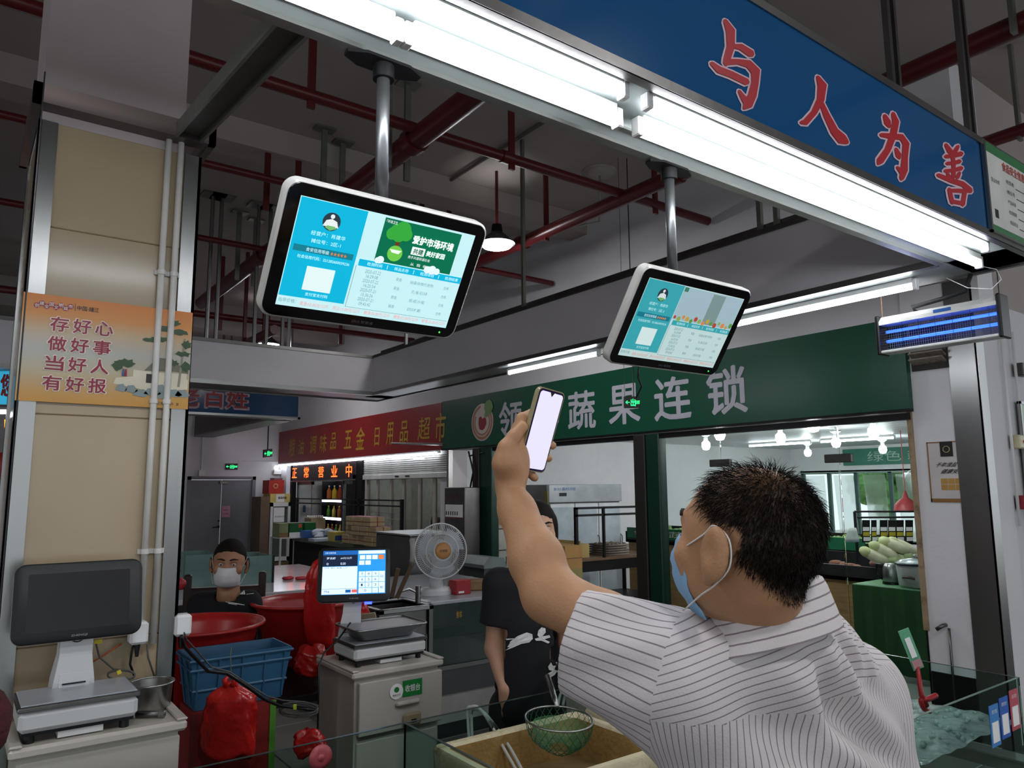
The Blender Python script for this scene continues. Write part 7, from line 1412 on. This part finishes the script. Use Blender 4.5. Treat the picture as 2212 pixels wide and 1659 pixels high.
# ---------------------------------------------------------------- the woman and the seated man behind
def trace(S, px, py, d0, d1):
    d = ray(px, py)/FPX; t = np.linspace(d0, d1, 220); v = S(CAM+np.outer(t, d)); k = np.argmax(v < .0015)
    return CAM+d*(t[k]-.004)
def decal(S, polys, d0, d1, mat, parent, name):
    for pl in polys:
        c = np.mean(pl, axis=0); V = [trace(S, *c, d0, d1)]+[trace(S, *q, d0, d1) for q in pl]; n = len(pl)
        mid = [trace(S, *((np.array(q)+c)/2), d0, d1) for q in pl]; V += mid; F = []
        for k in range(n): j = (k+1) % n; F += [(0, 1+n+k, 1+n+j), (1+n+k, 1+k, 1+j, 1+n+j)]
        part(name, MB().add(V, F), mat, parent)
def woman():
    D = 3.2; sk = skin_mat('skin_pale', 'b58a70', '120d0c'); hc = aD(1159, 1144, D); fw = -FW*.93+RT*.2; fw[2] = -.04
    HR = frame(fw, (0, 0, 1)); ft = np.array([*aD(1140, 1400, D)[:2], 0]); t = thing('person', 'woman in a black T-shirt with white leaping animals, half hidden behind the raised arm', 'person', ft)
    by = np.array([fw[0], fw[1], 0]); by /= np.linalg.norm(by); bx = np.array([by[1], -by[0], 0]); Z = np.array([0, 0, 1.]); BR = np.stack([bx, by, Z], 1)
    B = Body(); g = add_head(B, hc, HR, .95); nb = hc-Z*.165-by*.02; B.cap(g(0, -.03, -.05), nb, .05, .055, .03); cc = aD(1138, 1330, D+.03)
    RS = aD(1078, 1262, D); LS = aD(1208, 1262, D+.02); RE = aD(1068, 1400, D-.02); RW = aD(1090, 1488, D-.12); LE = aD(1228, 1390, D); LW = LE+by*.18-Z*.1
    B.cap(cc+Z*.05, cc-Z*.35, .1, .1, .05); B.cap(RS, LS, .05, .05, .04); B.chain([RS, RE, RW], [.048, .040, .026], .02); B.chain([LS, LE, LW], [.048, .040, .026], .02)
    hd = aD(1099, 1525, D-.14); B.ell((RW+hd)/2, (.034, .02, .05), np.stack([RT, FW, UP], 1), .015)
    for q in range(4): B.chain([hd+RT*(-.022+.015*q), hd+RT*(-.024+.014*q)-UP*.03+FW*.006, hd+RT*(-.022+.012*q)-UP*(.062-.006*abs(q-1.3))+FW*.02], [.009, .0085, .007], .004)
    B.chain([RW*.5+hd*.5+RT*.02, hd+RT*.038+UP*.0, hd+RT*.044-UP*.025], [.012, .010, .008], .006)
    P, F = surfnet(B, np.minimum(cc, RW)-np.array([.45, .45, .45]), np.maximum(hc, cc)+np.array([.4, .4, .2]), .0062); P = relax(P, F, 1, .4)
    L = (P-hc)@HR/.95; hm = np.clip((L[:, 2]+.03)/.02, 0, 1)*(L[:, 1] < .03); meshpart('body', P, F, sk, t, {'hairmask': hm*(np.linalg.norm(P-hc, axis=1) < .15)})
    H = Body(); H.ell(g(0, -.018, .032), np.array([.092, .108, .102])*.95, HR, .02); H.ell(g(0, -.06, -.05), np.array([.085, .055, .07])*.95, HR, .03)
    for k in (-1, 1): H.ell(g(.078*k, .01, -.02), np.array([.018, .04, .075])*.95, HR, .02)
    def face(P, d): q = (P-hc)@HR/.95; return np.maximum(d, np.minimum(np.minimum(.055-q[:, 0], q[:, 0]+.055), np.minimum(q[:, 1]-.03, .052+.006*np.sin(q[:, 0]*190)-q[:, 2])))
    H.fn(face); P, F = surfnet(H, hc-.17, hc+.17, .005); meshpart('hair', relax(P, F, 1, .3), F, M('hair_black', '17120f'), t)
    eyes(g, HR, .95, t, 'skin_pale'); mask_patch(g, '9fc4d6', t); ear_loops(g, t, M('loop_white', 'dcdad6'))
    S = Body(); S.ell(cc+Z*.02, (.175, .12, .17), BR, .04); S.cap(cc-Z*.05, cc-Z*.34, .135, .15, .05); S.cap(cc-Z*.05-bx*.05, cc-Z*.34-bx*.06, .11, .12, .05); S.cap(cc-Z*.05+bx*.05, cc-Z*.34+bx*.06, .11, .12, .05); S.cap(RS, LS, .065, .065, .04); S.cap(nb-Z*.03, cc+Z*.1, .06, .09, .04)
    for A, E2 in ((RS, RE), (LS, LE)): S.cap(A, A+(E2-A)*.58, .066, .072, .03)
    def cut(P, d):
        for A, E2 in ((RS, RE), (LS, LE)):
            ax = (E2-A)/np.linalg.norm(E2-A); r1 = (P-A)@ax; l = np.linalg.norm(E2-A)*.62; c_ = np.linalg.norm(P-A-np.outer(r1, ax), axis=1); d = np.maximum(d, np.where((c_ < .10) & (r1 > l*.7), r1-l, -1)); d = np.maximum(d, -np.maximum(c_-.058, np.maximum(l-.04-r1, r1-l-.05)))
        nk = np.linalg.norm((P-nb)[:, :2], axis=1)-.066; d = np.maximum(d, np.where(P[:, 2] > nb[2]-.05, -nk, -1)); return d+.004*np.sin((P@bx)*40+(P@Z)*22)*np.clip((cc[2]-P[:, 2])*6, 0, 1)
    S.fn(cut); P, F = surfnet(S, np.minimum(cc, RE)-np.array([.4, .4, .52]), np.maximum(cc, LS)+np.array([.4, .4, .25]), .0075); meshpart('t_shirt', relax(P, F, 1, .4), F, M('black_cotton', '0e0e11', .9, 0, .1, 30), t)
    wp = M('print_white', 'c9c9c6', .8); cat = [[(1086, 1392), (1102, 1386), (1118, 1374), (1138, 1366), (1150, 1370), (1151, 1380), (1143, 1388), (1126, 1391), (1108, 1399), (1092, 1405), (1086, 1407), (1096, 1398)], [(1161, 1372), (1163, 1362), (1170, 1355), (1178, 1357), (1179, 1366), (1172, 1374), (1165, 1377)], [(1155, 1380), (1170, 1375), (1187, 1372), (1189, 1377), (1176, 1381), (1188, 1387), (1184, 1390), (1170, 1384), (1158, 1384)], [(1141, 1300), (1146, 1290), (1152, 1292), (1155, 1300), (1154, 1306), (1148, 1304)], [(1157, 1314), (1163, 1312), (1165, 1317), (1160, 1319)], [(1184, 1440), (1190, 1431), (1204, 1430), (1218, 1433), (1220, 1446), (1210, 1452), (1198, 1458), (1188, 1464), (1181, 1457), (1196, 1450), (1186, 1447)], [(1080, 1384), (1092, 1380), (1110, 1379), (1110, 1381), (1093, 1383), (1082, 1387)]]
    decal(S, cat, D-.4, D+.2, wp, t, 'printed_animal')
    T = Body(); hp = cc-Z*.38
    for k in (-1, 1): T.cap(hp+bx*.07*k, np.array([*(hp+bx*.09*k)[:2], .45]), .10, .07, .04); T.cap(np.array([*(hp+bx*.09*k)[:2], .45]), np.array([*(hp+bx*.09*k)[:2], .08]), .07, .055, .03)
    P, F = surfnet(T, np.array([*hp[:2]-.3, -.03]), np.array([*hp[:2]+.3, hp[2]+.14]), .016); meshpart('trousers', relax(P, F, 2), F, M('trouser_black', '131316', .8), t)
    for k in (-1, 1): part('shoe', MB().blob(np.array([*(hp+bx*.09*k+by*.05)[:2], .045]), (.045, .12, .045), 12, 8, 0, BR), M('shoe_black', '121212'), t, True)
woman()
def seated():
    D = 4.22; sk = skin_mat('skin_ruddy', '9c7054', '14100e'); hc = aD(495, 1219, D); fw = -FW*.96+RT*.24; fw[2] = -.06; HR = frame(fw, (.05, 0, 1)); Z = np.array([0, 0, 1.])
    by = np.array([fw[0], fw[1], 0]); by /= np.linalg.norm(by); bx = np.array([by[1], -by[0], 0]); BR = np.stack([bx, by, Z], 1); cc = aD(485, 1345, D+.05); ft = np.array([*cc[:2], 0])
    t = thing('person', 'seated man in a black sweatshirt wearing a white face mask', 'person', ft); B = Body(); g = add_head(B, hc, HR, 1.08, 1.05); nb = hc-Z*.165-by*.02; B.cap(g(0, -.03, -.05), nb, .056, .062, .03)
    RS = aD(432, 1305, D+.03); LS = aD(540, 1303, D+.02); RE = RS-Z*.26-bx*.03; LE = LS-Z*.26+bx*.03; RW = RE+by*.22-Z*.02+bx*.06; LW = LE+by*.22-Z*.02-bx*.06
    B.cap(cc+Z*.02, cc-Z*.3, .1, .1, .05); B.cap(RS, LS, .045, .045, .04)
    for a, b, c in ((RS, RE, RW), (LS, LE, LW)):
        B.chain([a, b, c], [.045, .038, .028], .02); B.ell(c+by*.05, (.034, .05, .018), BR, .015)
        for q in range(4): B.chain([c+by*.08+bx*(-.024+.016*q), c+by*.115+bx*(-.024+.016*q)-Z*.01, c+by*.13+bx*(-.024+.016*q)-Z*.03], [.009, .0085, .008], .004)
        B.chain([c+by*.03+bx*.02, c+by*.07+bx*.04, c+by*.09+bx*.042], [.012, .01, .008], .005)
    P, F = surfnet(B, np.minimum(cc, RE)-np.array([.4, .5, .38]), np.maximum(hc, cc)+np.array([.4, .35, .2]), .0072); P = relax(P, F, 1, .4); L = (P-hc)@HR/1.08
    hm = np.clip((L[:, 2]-np.where(L[:, 1] > .0, .075-.05*np.clip((.07-L[:, 1])/.07, 0, 1), -.03))/.012, 0, 1)*(np.linalg.norm(P-hc, axis=1) < .17)*(L[:, 2] > -.05); meshpart('body', P, F, sk, t, {'hairmask': hm})
    H = Body(); H.ell(g(0, -.016, .036), np.array([.083, .103, .096])*1.08, HR, .02)
    def face(P, d): q = (P-hc)@HR/1.08; return np.maximum(d, np.maximum(np.where(q[:, 1] > .02, (.074+.003*np.sin(q[:, 0]*150)-.035*np.clip((.08-q[:, 1])/.06, 0, 1))-q[:, 2], -.026-q[:, 2]*1.0), -1))
    H.fn(face); P, F = surfnet(H, hc-.17, hc+.17, .006); meshpart('hair', relax(P, F, 1, .3), F, M('hair_black', '17120f'), t)
    eyes(g, HR, 1.08, t, 'skin_ruddy'); mask_patch(g, 'd4d2d2', t, drop=-.004); ear_loops(g, t, M('loop_white', 'dcdad6'))
    S = Body(); S.ell(cc, (.18, .13, .17), BR, .04); S.cap(cc-Z*.05, cc-Z*.40, .15, .16, .05); S.cap(RS, LS, .062, .062, .05); S.cap(nb-Z*.03, cc+Z*.06, .062, .09, .05)
    for a, b, c in ((RS, RE, RW), (LS, LE, LW)): S.chain([a, b, c-(c-b)*.12], [.066, .06, .045], .03)
    def cut(P, d): nk = np.linalg.norm((P-nb)[:, :2], axis=1)-.070; return np.maximum(d, np.where(P[:, 2] > nb[2]-.035, -nk, -1))+.004*np.sin((P@bx)*30+(P@Z)*26)
    S.fn(cut); P, F = surfnet(S, np.minimum(cc, RE)-np.array([.4, .5, .50]), np.maximum(cc, LS)+np.array([.4, .35, .22]), .0085); meshpart('sweatshirt', relax(P, F, 1, .4), F, M('black_knit', '0d0e12', .9, 0, .1, 30), t)
    wp = M('print_white', 'c9c9c6', .8); decal(S, [[(517, 1284), (521, 1281), (521, 1284)], [(521, 1284), (521, 1280), (525, 1277), (525, 1284)], [(525, 1284), (525, 1276), (528, 1275), (530, 1284)], [(480, 1294), (495, 1300), (512, 1303), (528, 1306), (528, 1307.6), (511, 1305), (494, 1302), (480, 1295.6)], [(482, 1297), (495, 1303), (512, 1306), (512, 1307), (495, 1304.5), (481, 1298.5)], [(532, 1283), (548, 1281), (548, 1282.4), (532, 1284.4)]], D-.4, D+.25, wp, t, 'printed_mark')
    T = Body(); hp = cc-Z*.42
    for k in (-1, 1): kn = hp+bx*.1*k+by*.42; T.cap(hp+bx*.08*k, kn, .10, .075, .04); T.cap(kn, np.array([*(kn+by*.02)[:2], .1]), .072, .055, .03)
    P, F = surfnet(T, np.array([*(hp+by*.2)[:2]-.5, -.03]), np.array([*(hp+by*.2)[:2]+.5, hp[2]+.16]), .017); meshpart('trousers', relax(P, F, 2), F, M('trouser_black', '131316'), t)
    for k in (-1, 1): part('shoe', MB().blob(np.array([*(hp+bx*.1*k+by*.5)[:2], .05]), (.05, .13, .05), 12, 8, 0, BR), M('shoe_black', '121212'), t, True)
seated()
# ================================================================ glass fish tanks in front
def tanks():
    x0, x1, y0, y1, zb, zt_ = .05, 3.40, 1.27, 2.25, .45, 1.0
    t = thing('fish_tank', 'long glass fish tank in front, divided by panes', 'fish tank', (1.7, 1.75, 0))
    gl = GLASS; e = .010
    part('back_pane', MB().box((x0, y1-e, zb), (x1, y1, zt_)), gl, t); part('front_pane', MB().box((x0, y0, zb), (x1, y0+e, zt_)), gl, t)
    for x in (x0, 1.225, 2.30, x1): part('divider' if x0 < x < x1 else 'end_pane', MB().box((x-e/2, y0+e, zb), (x+e/2, y1-e, zt_)), gl, t)
    part('back_rim', MB().box((x0, y1-e, zt_), (x1, y1, zt_+.0015)), M('glass_edge', '24332f', .2), t)
    for x in (x0, 1.225, x1): part('rim', MB().box((x-e/2, y0, zt_), (x+e/2, y1-e, zt_+.0015)), M('glass_edge', '24332f'), t)
    part('front_rim', MB().box((x0, y0, zt_), (x1, y0+e, zt_+.0015)), M('glass_edge2', '5d746c', .2), t)
    part('base', MB().box((x0, y0, .41), (x1, y1, .45)), STEELD, t)
    part('lower_panel', MB().box((x0, y0+.01, .03), (x1, y0+.03, .41)), M('tank_tile', '3d4a48', .3), t); part('lower_panel', MB().box((x0, y1-.03, .03), (x1, y1-.01, .41)), M('tank_tile', '3d4a48', .3), t)
    part('drain_grate', MB().box((1.24, 1.3, .455), (2.28, 2.22, .465)), M('grate_dark', '121414', .4), t)
    for k in range(16): part('grate_bar', MB().box((1.25, 1.33+.055*k, .465), (2.27, 1.345+.055*k, .475)), STEELD, t)
    w_ = M('tank_water', 'a9c4bd', .03, 0, .05, trans=.85, ior=1.2)
    def water(xa, xb, ya, yb, z, amp, seed):
        n, m = 60, 36; r_ = np.random.default_rng(seed); ph = r_.uniform(0, 6, 12); kx = r_.uniform(-70, 70, 12); ky = r_.uniform(-70, 70, 12); X, Y = np.meshgrid(np.linspace(xa, xb, n), np.linspace(ya, yb, m)); Zz = z+sum(amp*np.sin(kx[i]*X+ky[i]*Y+ph[i]) for i in range(12))/4
        V = np.stack([X, Y, Zz], -1).reshape(-1, 3); F = [(j*n+i, j*n+i+1, (j+1)*n+i+1, (j+1)*n+i) for j in range(m-1) for i in range(n-1)]; return V, F
    part('water', water(2.32, 3.385, 1.29, 2.23, .84, .006, 1), M('frothy_water', '93a3a0', .12, 0, .2, 40, .3, 60), t, True, label='bubbling pale water'); part('water', water(.07, 1.21, 1.29, 2.23, .62, .002, 2), M('dim_water', '2f4641', .05, 0, .1), t, True)
    part('blue_lining', MB().box((2.35, 2.16, .60), (2.95, 2.235, .93)), M('lining_blue', '2f6f96', .3), t)
    # froth
    mb = MB()
    for k in range(260): mb.blob((rng.uniform(2.6, 3.36), rng.uniform(1.3, 2.1), .845+rng.uniform(0, .008)), rng.uniform(.004, .012), 6, 4)
    part('froth', mb, M('froth_white', 'b9d0cd', .15, 0, .05, alpha=.6), t, True, kind='stuff')
    # payment stickers inside the right pane: codes left out
    for k, (u, c, lab) in enumerate(((3.10, '3f7fc0', 'blue'), (3.19, '2f5fb0', 'dark blue'), (3.285, 'b5525e', 'red'))):
        s = thing('payment_sticker', '%s payment sticker with a white card on the tank glass' % ('light blue' if k == 0 else 'deep blue' if k == 1 else 'red'), 'sticker', (u, y0-.003, .80), 'payment stickers'); z0, z1 = .80+.012*k, .945+.012*k
        part('sheet', MB().box((u, y0-.003, z0), (u+.078, y0-.0005, z1)), M('sticker%d' % k, c, .4), s); part('card', MB().box((u+.012, y0-.0045, z0+.015), (u+.066, y0-.003, z0+.085)), PAPERW, s); part('lettering', MB().text(('支付宝', '数字支付', '云闪付')[k], (u+.015, y0-.003, z1-.03), (1, 0, 0), VZ, .045, .014, .0016, (0, -1, 0)), PAPERW, s)
    d = thing('suction_disc', 'round red sucker disc stuck on the tank glass', 'sucker', (.85, y1-.03, .9)); p = aY(693, 1636, y1-e-.006)
    part('disc', MB().lathe(p, [(.001, .004), (.02, .004), (.036, 0), (.036, -.003)], 26, ax=((1, 0, 0), (0, 0, 1), (0, -1, 0))), M('sucker_red', 'a84a50', .35), d, True); part('nub', MB().lathe(p, [(.001, .008), (.009, .007), (.011, .003)], 16, ax=((1, 0, 0), (0, 0, 1), (0, -1, 0))), M('sucker_red', 'a84a50'), d, True)
    # polystyrene fish boxes
    fo = M('stained_foam', 'c9bd9c', .8, 0, .1, 8, .3, 60, dirt=('7a5426', 7, .56)); fin = M('foam_inside', '9a7a45', .8, 0, .2, 10, .4, 70, dirt=('2c1a0c', 30, .62))
    def fbox(lab, xa, xb, ya, yb, z0, z1, wl):
        b = thing('foam_box', lab, 'foam box', ((xa+xb)/2, (ya+yb)/2, z0), 'foam boxes in the tank'); th = .035
        def ring(i, z): return [(xa+i+p[0]*0+x, ya+i+y, z) for x, y in [((xb-xa-2*i)/2+q[0], (yb-ya-2*i)/2+q[1]) for q in rrect(xb-xa-2*i, yb-ya-2*i, .02, 3)]]
        part('shell', MB().loft([ring(.012, z0), ring(0, z1-.01), ring(.006, z1), ring(th-.006, z1), ring(th, z1-.01)], False).add(ring(.012, z0), [tuple(range(16))[::-1]]), fo, b, 'auto'); part('inner_wall', MB().loft([ring(th, z1-.01), ring(th+.015, z0+.03)], False).add(ring(th+.015, z0+.03), [tuple(range(16))]), fin, b)
        V, F = water(xa+th+.005, xb-th-.005, ya+th+.005, yb-th-.005, wl, .0015, 5); part('water', (V, F), M('murky_water', '7d6a44', .06, 0, .2, 12), b, True)
    fbox('stained white foam box with murky water under the dip net', 1.30, 1.915, 1.72, 2.20, .55, .93, .80); fbox('stained foam box further right, behind the sleeve', 1.96, 2.285, 1.80, 2.21, .55, .93, .84)
    # dip net
    n = thing('dip_net', 'green dip net with a steel handle resting over the foam box', 'net', (1.8, 2.1, .95)); c = aD(1208, 1552, 2.5); R = .114; tx = RT*.995-UP*.05; ty = np.array([FW[0], FW[1], .05]); ty = ty/np.linalg.norm(ty); tz = np.cross(ty, tx); tz *= np.sign(tz@UP)
    ring = [c+tx*R*math.cos(2*PI*k/40)+ty*R*1.05*math.sin(2*PI*k/40) for k in range(40)]; part('hoop', MB().tube(ring, .0035, 6, closed=True), STEEL, n, True)
    h0 = c+ty*R; h1 = aD(1183, 1462, 2.8); part('handle', MB().tube([h0, h0*.7+h1*.3, h1], [.007, .011, .012], 10), STEEL, n, True)
    mb = MB(); gn = 26; pts = {}
    for j in range(9):
        f = j/8; rr = R*math.cos(f*1.25)
        for k in range(gn): a = 2*PI*(k+.5*(j % 2))/gn; pts[j, k] = c+tx*rr*math.cos(a)+ty*rr*1.05*math.sin(a)-UP*.10*math.sin(f*PI/2)*(1+.05*math.sin(3*a))
    for j in range(8):
        for k in range(gn):
            mb.tube([pts[j, k], pts[j+1, k]], .0011, 3, False); mb.tube([pts[j, k], pts[j+1, (k+(1 if j % 2 else -1)) % gn]], .0011, 3, False)
    part('netting', mb, M('net_green', '1f5a3c', .6), n, kind='stuff'); V = []; F = []
    for j in range(5):
        f = j/4; rr = R*.82*math.cos(f*1.2)
        for k in range(24): a = 2*PI*k/24; V.append(c+tx*rr*math.cos(a)+ty*rr*math.sin(a)-UP*(.022+.072*math.sin(f*PI/2)))
    for j in range(4):
        for k in range(24): F.append((j*24+k, j*24+(k+1) % 24, (j+1)*24+(k+1) % 24, (j+1)*24+k))
    part('inner_mesh', MB().add(V, F), M('net_pale', '4f8a5c', .6, 0, .3, 60, alpha=.45), n, True)
    # white air hoses
    hs = M('hose_white', 'b9bcb6', .35)
    for k, (pts_, lab) in enumerate((([(1016, 1640, 2.72), (1010, 1540, 2.75), (1018, 1527, 2.74), (1035, 1530, 2.72), (1060, 1565, 2.62), (1090, 1620, 2.5), (1125, 1680, 2.4)], 'white air hose bent over the back glass, front one'), ([(1022, 1640, 2.74), (1018, 1545, 2.77), (1026, 1532, 2.76), (1046, 1540, 2.72), (1078, 1580, 2.6), (1110, 1630, 2.48), (1140, 1690, 2.38)], 'white air hose bent over the back glass, rear one'), ([(1205, 1525, 2.95), (1212, 1497, 2.96), (1235, 1490, 2.94), (1275, 1508, 2.86), (1310, 1550, 2.76), (1345, 1600, 2.66)], 'white air hose behind the dip net, left one'), ([(1215, 1525, 2.97), (1224, 1494, 2.98), (1250, 1490, 2.96), (1300, 1520, 2.86), (1340, 1560, 2.76), (1370, 1600, 2.68)], 'white air hose behind the dip net, right one'))):
        single('air_hose', MB().tube(smooth_pts([aD(*q) for q in pts_], 5), .0055, 8), hs, lab, 'hose', 'air hoses', True)
    # red clamp with a green strip at the right tank
    r_ = thing('red_clamp', 'red clamp holding a green label strip on the right tank edge', 'clamp', aD(2000, 1530, 2.75)); D = 2.7; rc = M('clamp_red', '8e1418', .35)
    part('shaft', MB().tube([aD(1982, 1440, D), aD(1990, 1500, D-.02), aD(2000, 1525, D-.02)], [.007, .009, .012], 8), rc, r_, True); part('jaw', MB().tube(smooth_pts([aD(2022, 1502, D), aD(2005, 1510, D-.02), aD(1990, 1512, D-.02), aD(1996, 1530, D-.02), aD(2006, 1536, D)], 4), .010, 8), rc, r_, True)
    a, b = aD(1951, 1360, D), aD(1985, 1445, D); u = (a-b)/np.linalg.norm(a-b); v = np.cross(u, FW); v /= np.linalg.norm(v)
    part('label_strip', MB().obox((a+b)/2, v, np.cross(u, v), u, (.040, .003, np.linalg.norm(a-b))), M('strip_green', '5fa07c', .3), r_); part('label_card', MB().obox((a*.55+b*.45)-FW*.004, v, np.cross(u, v), u, (.020, .002, .075)), PAPERW, r_); part('label_print', MB().obox(b+u*.022-FW*.004, v, np.cross(u, v), u, (.034, .002, .03)), M('strip_pinkish', 'b5868a', .4), r_)
tanks()
